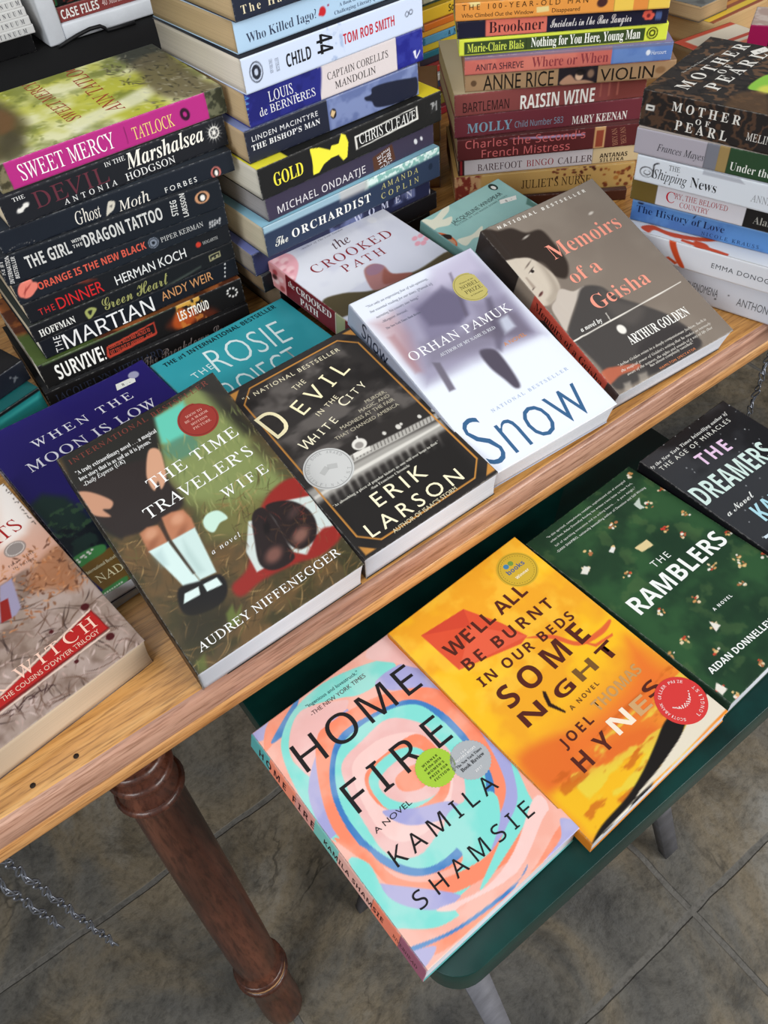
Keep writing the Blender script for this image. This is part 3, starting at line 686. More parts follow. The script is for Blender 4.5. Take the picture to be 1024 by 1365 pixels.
 ('e',(118.6,72.9),0.4,0.35,(205,210,215),0.4,0.9,0),
 ('e',(85.4,125.7),0.5,0.45,(205,210,215),0.4,0.9,0),
 ('e',(119,60.6),0.7,0.6,(205,210,215),0.4,0.9,0),
 ('e',(23.8,149.6),0.4,0.45,(205,210,215),0.4,0.9,0),
 ('e',(124.9,166),0.4,0.45,(205,210,215),0.4,0.9,0),
 ('e',(61.6,45),0.7,0.35,(205,210,215),0.4,0.9,0),
 ('e',(90.4,124.4),0.35,0.45,(205,210,215),0.4,0.9,0),
 ('e',(134.7,3.6),0.5,0.45,(205,210,215),0.4,0.9,0),
 ('e',(46,157.3),0.4,0.35,(205,210,215),0.4,0.9,0),
 ('e',(83.3,12.9),0.5,0.35,(205,210,215),0.4,0.9,0),
 ('e',(100.8,157),0.35,0.45,(205,210,215),0.4,0.9,0),
 ('e',(71.2,22.9),0.7,0.6,(205,210,215),0.4,0.9,0),
 ('e',(61.7,127.9),0.7,0.35,(205,210,215),0.4,0.9,0),
 ('e',(17.6,137.8),0.7,0.35,(205,210,215),0.4,0.9,0),
 ('e',(117.1,201.9),0.7,0.6,(205,210,215),0.4,0.9,0),
 ('e',(111.6,149.2),0.4,0.35,(205,210,215),0.4,0.9,0),
 ('e',(31.7,209.1),0.7,0.35,(205,210,215),0.4,0.9,0),
 ('e',(88.7,27.3),0.35,0.45,(205,210,215),0.4,0.9,0),
 ('e',(22.3,114.1),0.4,0.6,(205,210,215),0.4,0.9,0),
 ('e',(111.2,32.5),0.4,0.45,(205,210,215),0.4,0.9,0),
 ('e',(97,193.8),0.35,0.35,(205,210,215),0.4,0.9,0),
 ('e',(48.2,209.4),0.4,0.45,(205,210,215),0.4,0.9,0),
 ('e',(13.7,60.6),0.4,0.6,(205,210,215),0.4,0.9,0),
 ('e',(23.9,14.7),0.5,0.35,(205,210,215),0.4,0.9,0),
 ('e',(4.2,196.5),0.35,0.35,(205,210,215),0.4,0.9,0),
 ('e',(80.6,184),0.4,0.35,(205,210,215),0.4,0.9,0),
 ('e',(95.6,71.3),0.5,0.45,(205,210,215),0.4,0.9,0),
 ('e',(66.2,155.7),0.35,0.6,(205,210,215),0.4,0.9,0),
 ('e',(44.1,61),0.5,0.6,(205,210,215),0.4,0.9,0),
 ('e',(91.7,12.1),0.35,0.6,(205,210,215),0.4,0.9,0),
 ('e',(138.9,139.9),0.35,0.6,(205,210,215),0.4,0.9,0),
 ('e',(50.5,148.1),0.35,0.6,(205,210,215),0.4,0.9,0),
 ('e',(75.4,195.3),0.7,0.6,(205,210,215),0.4,0.9,0),
 ('e',(9.4,87.2),0.7,0.6,(205,210,215),0.4,0.9,0),
 ('e',(120.6,157.5),0.5,0.6,(205,210,215),0.4,0.9,0),
 ('e',(6,44.6),0.4,0.45,(205,210,215),0.4,0.9,0),
 ('e',(81,209.2),0.5,0.45,(205,210,215),0.4,0.9,0),
 ('e',(99.8,57),0.7,0.35,(205,210,215),0.4,0.9,0),
 ('e',(75.3,179.6),0.35,0.35,(205,210,215),0.4,0.9,0),
 ('e',(102.4,55.1),0.4,0.6,(205,210,215),0.4,0.9,0),
 ('e',(104.1,93.8),0.4,0.35,(205,210,215),0.4,0.9,0),
 ('e',(94,149.7),0.35,0.6,(205,210,215),0.4,0.9,0),
 ('e',(67.2,30.4),0.35,0.35,(205,210,215),0.4,0.9,0),
 ('e',(134.6,118.7),0.4,0.6,(205,210,215),0.4,0.9,0),
 ('e',(111.2,35),0.5,0.35,(205,210,215),0.4,0.9,0),
 ('e',(105.7,55.4),0.5,0.35,(205,210,215),0.4,0.9,0),
 ('e',(109.7,118.2),0.35,0.45,(205,210,215),0.4,0.9,0),
 ('e',(55,95.4),0.5,0.6,(205,210,215),0.4,0.9,0),
 ('e',(121.4,82.8),0.4,0.35,(205,210,215),0.4,0.9,0)],
'dreamers.s':[('z',((0,210,(20,20,24)),))],
'snow.c':[('f',(226,231,243)),
 ('p',((29.7,178.6),(75.8,188.9),(128.6,201.3),(131.9,167.9),(127,125.2),(126.2,89.2),(97.5,92.1),(53.6,97.5),(6.3,95.8),(8.9,127.6)),(150,144,168),9,0.9,0),
 ('p',((85.5,202.5),(130.8,204.1),(125.2,175.7),(97.4,176.4),(72.2,179.7)),(196,190,212),8,0.8,0),
 ('p',((46.2,172.6),(72.4,175.8),(93.7,167.1),(84.6,142.7),(61.1,131.3),(35.4,132.5)),(120,114,140),5,0.75,0),
 ('p',((92.5,149.1),(124.3,141.7),(125,122.7),(117.8,94.2),(97.1,99.3),(84.2,114.1)),(132,126,148),6,0.7,0),
 ('p',((47.5,168.2),(82.6,179.3),(87.4,167),(90.1,156.1),(83.7,141.4),(70.8,136.3),(46.1,147.4)),(98,92,116),3.2,0.75,0),
 ('p',((77.1,132.6),(114.3,129),(120.4,120.9),(119.7,96.6),(104.2,100.5),(74,116.6)),(104,96,112),4,0.6,0),
 ('p',((8.3,155.6),(15.1,155.1),(12.3,112.1),(6.6,112.1)),(160,110,112),2.5,0.45,0),
 ('p',((96.8,188.2),(99.4,188.3),(82.7,140.2),(79.5,139.9)),(96,88,104),1.6,0.6,0),
 ('p',((4.5,175.5),(28,176),(26.3,148.4),(12.3,112.1),(7.3,125.2),(6.6,153.1)),(168,120,124),8,0.55,0),
 ('p',((100,122.7),(112.4,122.7),(111,109),(96.8,106.7)),(206,212,228),2.5,0.8,0),
 ('p',((107.2,148),(112.5,146.8),(98.7,109.1),(83.4,93.5),(81.1,98.3)),(92,86,104),3,0.7,0),
 ('p',((-0.1,94.7),(125.2,88),(127.4,3),(4.6,3.3)),(230,235,246),5,0.8,0),
 ('p',((66.9,103.3),(78.7,99.1),(79.9,85.2),(75.6,59),(69.6,57),(67.2,69),(64.2,86.1)),(84,78,92),1.8,1,1),
 ('p',((25.3,114.4),(31,111),(26,82.2),(20,82.6)),(110,104,118),1.4,0.95,0),
 ('p',((29.3,136.1),(81.5,126.4),(98.7,109.1),(80.9,101.9),(39.2,109.5),(21.6,113.2)),(110,104,120),7,0.5,0)],
'snow.s':[('z',((0,203,(172,178,196)),))],
'geisha.c':[('f',(133,122,111)),
 ('n',(120,108,98),50,0.5,0.3,0.6,31,None,(1,1)),
 ('p',((0.5,203.1),(13.8,195.7),(26.9,192.2),(35.8,181),(50.1,176.8),(51.4,157.7),(48.9,134.7),(37.3,120.7),(28.5,127.8),(23.6,141.7),(16.5,157.1),(-2.8,160.1),(-8.6,177.4)),(52,43,38),2,1,1),
 ('p',((-4.1,162.5),(9.9,160.7),(21.2,155.1),(26.7,141.8),(28.8,128.3),(24.3,113.5),(12.6,106.4),(1.9,105),(-4.5,112.7),(-5.4,126.8),(-7.7,141.8)),(200,188,172),1.2,1,1),
 ('p',((24.2,146.7),(27.9,139.3),(24.3,113.5),(12.6,106.4),(3.3,104.9),(17.4,117.4),(22.3,131.9)),(160,147,133),4,0.8,1),
 ('p',((-5.3,165),(-1,162.6),(-6.2,141),(-6.4,122.2),(-5.2,109.7),(-9.1,108.5),(-11.9,127),(-12.2,151.3)),(60,50,46),1.6,0.9,0),
 ('e',(13.4,141.8),3.8,1.5,(228,220,206),0.5,0.8,22),
 ('e',(14.1,141.8),2,1.5,(40,32,30),0.5,1,22),
 ('e',(13.7,143.4),4.2,0.6,(56,46,42),0.4,0.9,26),
 ('e',(15.2,150),5.2,0.7,(92,80,72),0.6,0.8,26),
 ('e',(-5.1,136.6),2.2,1.3,(40,32,30),0.5,1,30),
 ('e',(-5.4,143.3),3.4,0.6,(92,80,72),0.6,0.8,40),
 ('e',(5.3,117.6),3,1.3,(104,60,56),0.6,0.95,24),
 ('e',(5.1,117.8),2.8,0.35,(56,40,40),0.3,0.9,24),
 ('p',((4,139.4),(5.6,139.2),(6,125.8),(2.6,125.3)),(156,140,126),0.8,0.8,0),
 ('e',(2.8,125.6),1.6,0.5,(80,66,60),0.5,0.9,24),
 ('p',((5.8,110.2),(17.7,113.7),(19.1,109.5),(6.4,103.8)),(172,160,145),2,0.8,0),
 ('p',((24.3,113.5),(33.1,105.7),(45.2,105.1),(27.5,94.5),(7.6,79),(0.5,74.8),(1.9,87.2),(4.7,100.7),(13.3,106)),(192,181,170),1,1,1),
 ('p',((42.7,105.2),(58.2,97.8),(64,81.4),(79.4,61.7),(93.3,40.3),(98.8,17),(95.5,2.4),(59,0.7),(23.4,2.4),(1.8,5.6),(3.4,29.7),(0.8,56.7),(1.3,72.7),(25.6,92.2)),(72,68,66),2,1,1),
 ('p',((56.3,95.4),(61.7,78.6),(77.5,59.4),(57.4,50.6),(47.9,69.5)),(92,86,82),5,0.7,1),
 ('p',((46.8,30.3),(91.7,31.1),(95.5,2.4),(41.1,1.6)),(58,54,54),4,0.8,1),
 ('p',((1.8,25.8),(16.6,23.6),(34.9,16.2),(31.4,11.9),(15.4,14.8),(3,12.6),(-4.6,12.4)),(196,104,76),1.4,0.85,1),
 ('e',(45.1,51.6),4,5,(232,228,220),0.8,1,0),
 ('e',(104.6,169.8),3,1.4,(214,206,196),0.8,0.8,10),
 ('e',(32.8,176.8),4,1,(200,192,182),0.8,0.8,10),
 ('p',((27.8,7.7),(35.8,6.2),(30.1,-7.7),(20.1,-5.1)),(168,158,146),2,0.7,0),
 ('p',((10.3,6.8),(17.2,6),(14,-1.5),(6.5,0.3)),(178,168,156),2,0.7,0),
 ('p',((-0.2,63.5),(126.5,65.3),(125.9,64.2),(-0.7,62.1)),(226,220,210),0.2,1,0),
 ('p',((43.4,72.4),(44.4,72.5),(42.9,62.6),(41.9,62.5)),(226,220,210),0.2,0.8,0)],
'geisha.s':[('z',((0,60,(50,41,37)),(60,84,(150,135,120)),(84,188,(188,78,62)),(188,203,(60,46,44)))),
 ('p',((96.2,7.9),(103.8,14.7),(169.9,8.1),(190.5,13.8),(187.3,4.8),(134.3,-2.9)),(44,38,36),0.8,0.9,0)],
'ttw.c':[('f',(78,66,44)),
 ('n',(104,78,46),22,0.5,0.3,0.8,41,None,(1,1)),
 ('n',(50,50,30),16,0.55,0.3,0.7,42,None,(1,1)),
 ('p',((76.3,195.7),(130.4,203.9),(127,135.3),(132.5,84.8),(100.6,85.5),(72.6,99.4),(60.8,114.1),(58.8,150.8)),(128,140,84),7,0.95,0),
 ('p',((62.6,112.8),(103.3,89.8),(110.9,68.6),(77.3,65.4),(56.2,80.7)),(110,112,62),8,0.8,0),
 ('p',((75.6,194.4),(102.7,194.6),(98.7,169.3),(89.9,163.5),(76.3,163.1),(70.2,170.8)),(96,190,168),3,1,0),
 ('p',((68.4,165.4),(79.1,167.9),(93.2,164.6),(90.6,151.2),(73.9,149.8),(67.8,157.5)),(84,128,104),3,0.9,1),
 ('p',((3.2,203.8),(134.6,208.4),(135.2,175),(116.4,199.2),(77.2,195),(60.6,149.4),(55.1,130.8),(7.1,116.3),(-2.4,135.1),(-2.6,162.9)),(34,32,28),2.5,1,0),
 ('p',((119,208.3),(134.6,208.4),(133.8,137.3),(125.4,141.5),(121.4,170.6)),(36,33,28),6,0.9,0),
 ('p',((133,136.1),(135.3,-0.3),(130.6,26.9),(128.1,78.3),(122.5,128.3)),(66,60,40),6,0.7,0),
 ('k',420,5,(0,135,0,112),6,0.35,((150,116,72),(120,90,52),(58,48,28),(92,88,46),(170,140,92),(74,58,34)),20,70,0.75),
 ('k',160,6,(60,135,90,170),5,0.5,((142,152,92),(118,128,72),(160,160,104),(96,108,62)),75,25,0.6),
 ('p',((0.9,169.8),(24.5,172.1),(55.4,163.1),(57.2,138.9),(57.2,116.7),(37.1,112.6),(14.1,115.7),(3.5,127.8)),(40,31,29),2,1,1),
 ('p',((59,170.5),(65.6,166.4),(61.9,151.8),(57.6,141.9),(50.3,135.9),(51.4,143.1),(45.7,137.6),(45.2,145),(48.3,155)),(202,152,122),1,1,1),
 ('p',((-0.9,168.6),(7.5,163.5),(16.5,148.5),(12.9,143.1),(7.9,145.4),(9.7,137.1),(0.5,145.2),(-2.2,156.4)),(190,140,112),1,1,1),
 ('p',((19.6,113.2),(26.2,114.5),(33.5,111.6),(34,102.8),(33.4,94.8),(18.4,96.2),(18.5,105)),(172,112,80),1.2,1,0),
 ('p',((38.6,115.3),(46.6,115.1),(54.4,111.9),(55.8,102.2),(54.1,94.2),(35,94.2),(36.1,104.3)),(178,116,84),1.2,1,0),
 ('e',(26.2,108.4),5,4,(204,150,118),2.5,0.8,20),
 ('e',(47.4,107.7),5,4,(208,152,120),2.5,0.8,20),
 ('e',(22.4,99.8),6,2.4,(140,84,58),2,0.7,30),
 ('e',(44.3,96.8),6,2.4,(140,84,58),2,0.7,30),
 ('p',((34.4,113.1),(37.7,112.8),(34.7,94.5),(32.2,94.5)),(58,40,32),0.9,0.9,0),
 ('p',((18,97.1),(33.1,95.9),(34.1,73.1),(35.4,57.8),(37.3,53.5),(24.8,56.4),(23.4,66.5)),(204,226,222),0.8,1,0),
 ('p',((35.2,95.3),(53.8,94.5),(50.3,70.1),(48.1,55.7),(35.9,57.4),(35,72.4)),(196,218,214),0.8,1,0),
 ('p',((33,94.5),(35.4,95.7),(36,63.7),(34.1,63.9)),(60,50,40),0.8,0.9,0),
 ('p',((20.5,60.1),(34.5,57),(49.3,52.8),(47.7,40.3),(37.6,33.7),(20.1,36.8),(14.2,45.2)),(22,20,20),1.2,1,1),
 ('p',((22.1,54.7),(32.5,53.6),(30.5,47.8),(17.9,48.6)),(210,228,224),0.6,1,0),
 ('p',((35.9,53.2),(46.3,52.1),(46.6,45.3),(35.4,47)),(210,228,224),0.6,1,0),
 ('p',((112,86.7),(134.3,87.4),(141.3,65.6),(137.5,30.9),(117.9,24.1),(95,28.9),(71.2,31.8),(52.4,29.9),(51.5,40.4),(67.6,45.9),(87.9,69.8)),(142,38,32),2,1,1),
 ('p',((119,74.7),(140.1,65.8),(136.8,37.6),(120.2,38.9),(107.7,28.5),(100.3,36.8),(70.9,39.2),(73.1,56.6),(87.4,76.3),(97.3,72.2)),(198,208,204),0.9,1,0),
 ('p',((129.1,40.1),(137.5,30.9),(117.9,24.1),(104.6,27.8),(118.1,35.9)),(142,38,32),1.5,1,1),
 ('p',((92.4,78.9),(102.1,79.6),(103.2,65),(100.8,45.4),(98,32.6),(82.2,33),(75.8,42.9),(83,61.3)),(36,26,26),0.9,1,1),
 ('p',((104.3,79.7),(119.9,74.1),(127.5,61.3),(126.9,47.8),(118.8,36.9),(106,35.6),(100.8,45.4),(103.2,65)),(36,26,26),0.9,1,1),
 ('p',((18.6,93.1),(26.2,93.5),(24.1,80.3),(19.2,81.1)),(150,176,178),3,0.4,0),
 ('p',((42.1,90.9),(42.4,78.8),(42.1,61.5),(37.2,61.6),(37.7,79.2)),(150,176,172),3,0.4,0),
 ('k',90,23,(70,135,30,75),4,0.4,((120,84,50),(90,60,40),(160,60,46)),30,80,0.4),
 ('e',(87.8,43.5),7,5,(126,84,74),3,0.9,20),
 ('e',(111.6,45.1),7,4.5,(136,94,82),3,0.9,20),
 ('e',(95.4,64.4),5,2.4,(20,14,14),1.5,1,60),
 ('e',(118.1,63.4),6,3,(70,52,50),2,0.8,20),
 ('p',((61.1,95.3),(67,98.7),(74.6,96.4),(77,87.5),(70.3,87.2),(62.9,83.4),(59.7,88.7)),(192,222,206),0.7,1,1),
 ('p',((13.9,42.7),(37.6,33.7),(52.3,25.7),(37.3,17.4),(12.8,16.6),(2.9,23.8)),(40,36,26),9,0.6,0),
 ('p',((37.4,25.5),(44.3,28.8),(42.8,21.6),(49.4,25.1),(41.5,14.4),(33.3,14.9)),(108,128,60),1.5,0.7,0),
 ('p',((3,8.1),(11.1,9.9),(7.3,-0.3),(2.2,0.9)),(98,112,54),2,0.7,0)],
'ttw.s':[('z',((0,203,(30,28,26)),)),
 ('e',(8,26),1.9,0.6,(206,200,188),0.3,0.8,0),
 ('e',(14.2,26),1.9,0.6,(206,200,188),0.3,0.8,0),
 ('e',(20.4,26),1.9,0.6,(206,200,188),0.3,0.8,0),
 ('e',(26.6,26),1.9,0.6,(206,200,188),0.3,0.8,0),
 ('e',(32.8,26),1.9,0.6,(206,200,188),0.3,0.8,0),
 ('e',(39,26),1.9,0.6,(206,200,188),0.3,0.8,0),
 ('e',(45.2,26),1.9,0.6,(206,200,188),0.3,0.8,0),
 ('e',(51.4,26),1.9,0.6,(206,200,188),0.3,0.8,0),
 ('e',(57.6,26),1.9,0.6,(206,200,188),0.3,0.8,0),
 ('e',(63.8,26),1.9,0.6,(206,200,188),0.3,0.8,0),
 ('e',(70,26),1.9,0.6,(206,200,188),0.3,0.8,0),
 ('e',(76.2,26),1.9,0.6,(206,200,188),0.3,0.8,0),
 ('e',(82.4,26),1.9,0.6,(206,200,188),0.3,0.8,0),
 ('e',(88.6,26),1.9,0.6,(206,200,188),0.3,0.8,0),
 ('e',(94.8,26),1.9,0.6,(206,200,188),0.3,0.8,0),
 ('e',(101,26),1.9,0.6,(206,200,188),0.3,0.8,0),
 ('e',(107.2,26),1.9,0.6,(206,200,188),0.3,0.8,0),
 ('e',(113.4,26),1.9,0.6,(206,200,188),0.3,0.8,0),
 ('e',(119.6,26),1.9,0.6,(206,200,188),0.3,0.8,0),
 ('e',(125.8,26),1.9,0.6,(206,200,188),0.3,0.8,0),
 ('e',(132,26),1.9,0.6,(206,200,188),0.3,0.8,0),
 ('e',(138.2,26),1.9,0.6,(206,200,188),0.3,0.8,0),
 ('e',(144.4,26),1.9,0.6,(206,200,188),0.3,0.8,0),
 ('e',(150.6,26),1.9,0.6,(206,200,188),0.3,0.8,0),
 ('e',(156.8,26),1.9,0.6,(206,200,188),0.3,0.8,0),
 ('e',(163,26),1.9,0.6,(206,200,188),0.3,0.8,0),
 ('e',(169.2,26),1.9,0.6,(206,200,188),0.3,0.8,0),
 ('e',(175.4,26),1.9,0.6,(206,200,188),0.3,0.8,0),
 ('e',(181.6,26),1.9,0.6,(206,200,188),0.3,0.8,0),
 ('e',(187.8,26),1.9,0.6,(206,200,188),0.3,0.8,0)],
'devil.c':[('f',(50,46,44)),
 ('n',(104,98,94),30,0.48,0.22,0.85,51,(0,132,95,190),(1,1)),
 ('n',(34,31,30),16,0.55,0.2,0.7,52,(0,132,95,190),(2,1)),
 ('p',((-1.2,75.4),(37.3,76.2),(72.4,74.1),(125.1,68.1),(122.4,57.9),(73.6,61.5),(33.2,63.2),(-0.9,61.1)),(208,204,196),3,0.75,0),
 ('p',((1.3,68.1),(35.2,69.7),(78.4,67.8),(121.6,65.5),(120.7,63.4),(77.5,64.5),(34.3,66.2),(0.9,65.3)),(226,222,214),1,0.9,0),
 ('p',((45,83.5),(66.8,80.9),(86.9,79.1),(110.1,77.2),(130.6,75.6),(128.4,70.1),(108.4,71.5),(85,73),(65,74.8),(42.4,76.2)),(206,202,194),0.8,0.85,0),
 ('p',((46.7,82.2),(47.7,82.1),(45.9,77.5),(45,77.6)),(96,92,88),0.25,0.8,0),
 ('p',((49.9,82),(50.9,81.9),(49.1,77.2),(48.1,77.3)),(96,92,88),0.25,0.8,0),
 ('p',((53.1,81.7),(54.1,81.6),(52.3,76.9),(51.3,77)),(96,92,88),0.25,0.8,0),
 ('p',((56.3,81.4),(57.3,81.3),(55.5,76.7),(54.5,76.8)),(96,92,88),0.25,0.8,0),
 ('p',((59.6,81.2),(60.6,81.1),(58.7,76.4),(57.8,76.5)),(96,92,88),0.25,0.8,0),
 ('p',((62.8,80.9),(63.8,80.8),(62,76.1),(61,76.2)),(96,92,88),0.25,0.8,0),
 ('p',((66.1,80.6),(67,80.5),(65.2,75.8),(64.2,75.9)),(96,92,88),0.25,0.8,0),
 ('p',((69.3,80.3),(70.3,80.3),(68.5,75.6),(67.5,75.7)),(96,92,88),0.25,0.8,0),
 ('p',((72.6,80.1),(73.6,80),(71.7,75.3),(70.7,75.4)),(96,92,88),0.25,0.8,0),
 ('p',((75.9,79.8),(76.9,79.7),(75,75),(74,75.1)),(96,92,88),0.25,0.8,0),
 ('p',((79.1,79.5),(80.1,79.4),(78.2,74.7),(77.2,74.8)),(96,92,88),0.25,0.8,0),
 ('p',((82.4,79.3),(83.4,79.2),(81.5,74.5),(80.5,74.6)),(96,92,88),0.25,0.8,0),
 ('p',((85.7,79),(86.7,78.9),(84.8,74.2),(83.8,74.3)),(96,92,88),0.25,0.8,0),
 ('p',((89,78.7),(90.1,78.6),(88.1,73.9),(87.1,74)),(96,92,88),0.25,0.8,0),
 ('p',((92.4,78.4),(93.4,78.4),(91.4,73.6),(90.4,73.7)),(96,92,88),0.25,0.8,0),
 ('p',((95.7,78.2),(96.7,78.1),(94.7,73.3),(93.7,73.4)),(96,92,88),0.25,0.8,0),
 ('p',((99,77.9),(100.1,77.8),(98.1,73.1),(97,73.2)),(96,92,88),0.25,0.8,0),
 ('p',((102.4,77.6),(103.4,77.5),(101.4,72.8),(100.4,72.9)),(96,92,88),0.25,0.8,0),
 ('p',((105.7,77.3),(106.8,77.2),(104.7,72.5),(103.7,72.6)),(96,92,88),0.25,0.8,0),
 ('p',((109.1,77.1),(110.1,77),(108.1,72.2),(107.1,72.3)),(96,92,88),0.25,0.8,0),
 ('p',((112.5,76.8),(113.5,76.7),(111.5,71.9),(110.4,72)),(96,92,88),0.25,0.8,0),
 ('p',((115.9,76.5),(116.9,76.4),(114.8,71.6),(113.8,71.7)),(96,92,88),0.25,0.8,0),
 ('p',((119.3,76.2),(120.3,76.1),(118.2,71.4),(117.2,71.5)),(96,92,88),0.25,0.8,0),
 ('p',((122.7,75.9),(123.7,75.8),(121.6,71.1),(120.6,71.2)),(96,92,88),0.25,0.8,0),
 ('p',((126.1,75.7),(127.1,75.6),(125,70.8),(124,70.9)),(96,92,88),0.25,0.8,0),
 ('p',((129.5,75.4),(130.6,75.3),(128.4,70.5),(127.4,70.6)),(96,92,88),0.25,0.8,0),
 ('p',((48.6,83.4),(63.8,81.8),(62.6,78),(47.5,78.9)),(226,222,214),0.4,1,0),
 ('e',(58.3,88.1),6.2,5.6,(230,226,218),0.5,1,0),
 ('e',(57.6,87.3),3.6,3.2,(120,114,110),0.6,0.7,0),
 ('p',((60.5,96),(61.8,96),(60.8,92.4),(59.4,92.4)),(232,228,220),0.4,1,0),
 ('e',(80.4,84.8),1.6,1.92,(218,214,206),0.4,1,0),
 ('e',(93.3,83.2),2.2,2.64,(218,214,206),0.4,1,0),
 ('e',(96.7,84.1),1.2,1.44,(218,214,206),0.4,1,0),
 ('e',(113.2,81.2),1.6,1.92,(218,214,206),0.4,1,0),
 ('e',(126.4,79.6),1.8,2.16,(218,214,206),0.4,1,0),
 ('p',((9.5,65.5),(11.7,65.4),(9.6,53.8),(7.4,53.9)),(196,192,184),1.6,0.41,0),
 ('p',((16.1,65.2),(18.3,65.1),(15.3,49.7),(13.2,49.8)),(196,192,184),1.6,0.43,0),
 ('p',((22.7,64.9),(24.9,64.8),(21.9,49.8),(19.8,49.9)),(196,192,184),1.6,0.35,0),
 ('p',((29.3,64.6),(31.5,64.4),(28.4,49),(26.2,49.1)),(196,192,184),1.6,0.59,0),
 ('p',((36,64.2),(38.2,64.1),(36,53.5),(33.8,53.7)),(196,192,184),1.6,0.54,0),
 ('p',((42.7,63.9),(44.9,63.8),(42.8,53.7),(40.6,53.8)),(196,192,184),1.6,0.44,0),
 ('p',((49.4,63.6),(51.7,63.5),(48,46.7),(45.8,46.8)),(196,192,184),1.6,0.36,0),
 ('p',((56.2,63.3),(58.5,63.2),(56.4,53.8),(54.2,54)),(196,192,184),1.6,0.38,0),
 ('p',((63.1,62.9),(65.3,62.8),(63,52.7),(60.7,52.8)),(196,192,184),1.6,0.34,0),
 ('p',((69.9,62.6),(72.2,62.5),(68,44.6),(65.8,44.8)),(196,192,184),1.6,0.42,0),
 ('p',((76.9,62.3),(79.2,62.2),(75.9,48.5),(73.6,48.6)),(196,192,184),1.6,0.46,0),
 ('p',((83.8,61.9),(86.2,61.8),(83.6,51.4),(81.3,51.5)),(196,192,184),1.6,0.6,0),
 ('p',((90.8,61.6),(93.2,61.5),(91,53),(88.7,53.1)),(196,192,184),1.6,0.47,0),
 ('p',((97.9,61.3),(100.2,61.2),(96.9,48.2),(94.6,48.3)),(196,192,184),1.6,0.52,0),
 ('p',((105,60.9),(107.4,60.8),(103.8,47.3),(101.4,47.4)),(196,192,184),1.6,0.26,0),
 ('p',((112.1,60.6),(114.5,60.5),(110.5,45.8),(108.2,45.9)),(196,192,184),1.6,0.33,0),
 ('p',((-0.4,54.6),(120.6,52.3),(117,5),(5,3.2),(3.6,21.6)),(34,32,31),7,0.75,0),
 ('p',((7.1,20.7),(20.7,7.1),(19.9,6.3),(6.3,19.9)),(206,142,66),0.25,1,0),
 ('p',((19.6,7.6),(109.4,7.6),(109.4,6.4),(19.6,6.4)),(206,142,66),0.25,1,0),
 ('p',((108.3,7.1),(121.9,20.7),(122.7,19.9),(109.1,6.3)),(206,142,66),0.25,1,0),
 ('p',((121.4,19.6),(121.4,179.1),(122.6,179.1),(122.6,19.6)),(206,142,66),0.25,1,0),
 ('p',((121.9,178),(108.3,191.6),(109.1,192.4),(122.7,178.8)),(206,142,66),0.25,1,0),
 ('p',((109.4,191.1),(19.6,191.1),(19.6,192.2),(109.4,192.2)),(206,142,66),0.25,1,0),
 ('p',((20.7,191.6),(7.1,178),(6.3,178.8),(19.9,192.4)),(206,142,66),0.25,1,0),
 ('p',((7.6,179.1),(7.6,19.6),(6.4,19.6),(6.4,179.1)),(206,142,66),0.25,1,0),
 ('p',((3,3),(12,3),(3,12)),(200,140,68),0.3,1,0),
 ('p',((126,3),(117,3),(126,12)),(200,140,68),0.3,1,0),
 ('p',((126,195.7),(117,195.7),(126,186.7)),(200,140,68),0.3,1,0),
 ('p',((3,195.7),(12,195.7),(3,186.7)),(200,140,68),0.3,1,0)],
'devil.s':[('z',((0,203,(28,26,25)),))],
'moon.c':[('f',(34,26,96)),
 ('v',110,60,(34,26,96),(20,20,40)),
 ('v',239,190,(40,32,120),(34,26,96)),
 ('p',((-2,112.9),(13,118.1),(25.8,103.3),(30.2,77.7),(28.1,37.9),(-1.4,40.6),(0,76)),(30,52,40),5,0.9,0),
 ('n',(62,92,60),5,0.55,0.1,0.7,61,(0,70,55,95),(1,1)),
 ('n',(16,20,30),9,0.5,0.15,0.8,62,(0,161,25,75),(1,1)),
 ('p',((-2.3,35),(22.5,36.1),(45.4,36.4),(38.5,2.5),(23.4,-0.3),(2.9,2.1)),(112,84,38),0.6,1,0),
 ('p',((-1.7,44.1),(12.1,45.2),(23.6,41.9),(21.9,35),(8,34),(-2.9,33.9)),(66,134,72),1,1,1),
 ('p',((0.8,4),(8.8,4.7),(21.7,4.4),(18.6,-0.8),(9.8,-0.9),(0.8,0.3)),(66,134,72),1,1,1),
 ('e',(-1.6,38.4),1.1,1.1,(226,224,214),0.3,1,0),
 ('e',(0.1,0.9),0.7,0.7,(226,224,214),0.3,1,0),
 ('e',(1.7,41.1),1.1,1.1,(226,224,214),0.3,1,0),
 ('e',(2.1,1),0.7,0.7,(226,224,214),0.3,1,0),
 ('e',(2,38.5),1.1,1.1,(226,224,214),0.3,1,0),
 ('e',(4.1,1.1),0.7,0.7,(226,224,214),0.3,1,0),
 ('e',(5.4,41.5),1.1,1.1,(226,224,214),0.3,1,0),
 ('e',(6.1,1.2),0.7,0.7,(226,224,214),0.3,1,0),
 ('e',(7.3,41.8),1.1,1.1,(226,224,214),0.3,1,0),
 ('e',(8.1,1.3),0.7,0.7,(226,224,214),0.3,1,0),
 ('e',(7.8,39.5),1.1,1.1,(226,224,214),0.3,1,0),
 ('e',(10.1,1.4),0.7,0.7,(226,224,214),0.3,1,0),
 ('e',(11.3,42.6),1.1,1.1,(226,224,214),0.3,1,0),
 ('e',(12.1,1.5),0.7,0.7,(226,224,214),0.3,1,0),
 ('e',(11.9,40.5),1.1,1.1,(226,224,214),0.3,1,0),
 ('e',(14.1,1.6),0.7,0.7,(226,224,214),0.3,1,0),
 ('e',(14.8,42.6),1.1,1.1,(226,224,214),0.3,1,0),
 ('e',(16.1,1.7),0.7,0.7,(226,224,214),0.3,1,0),
 ('e',(143.3,195.8),5,4.6,(168,168,190),0.5,0.9,0)],
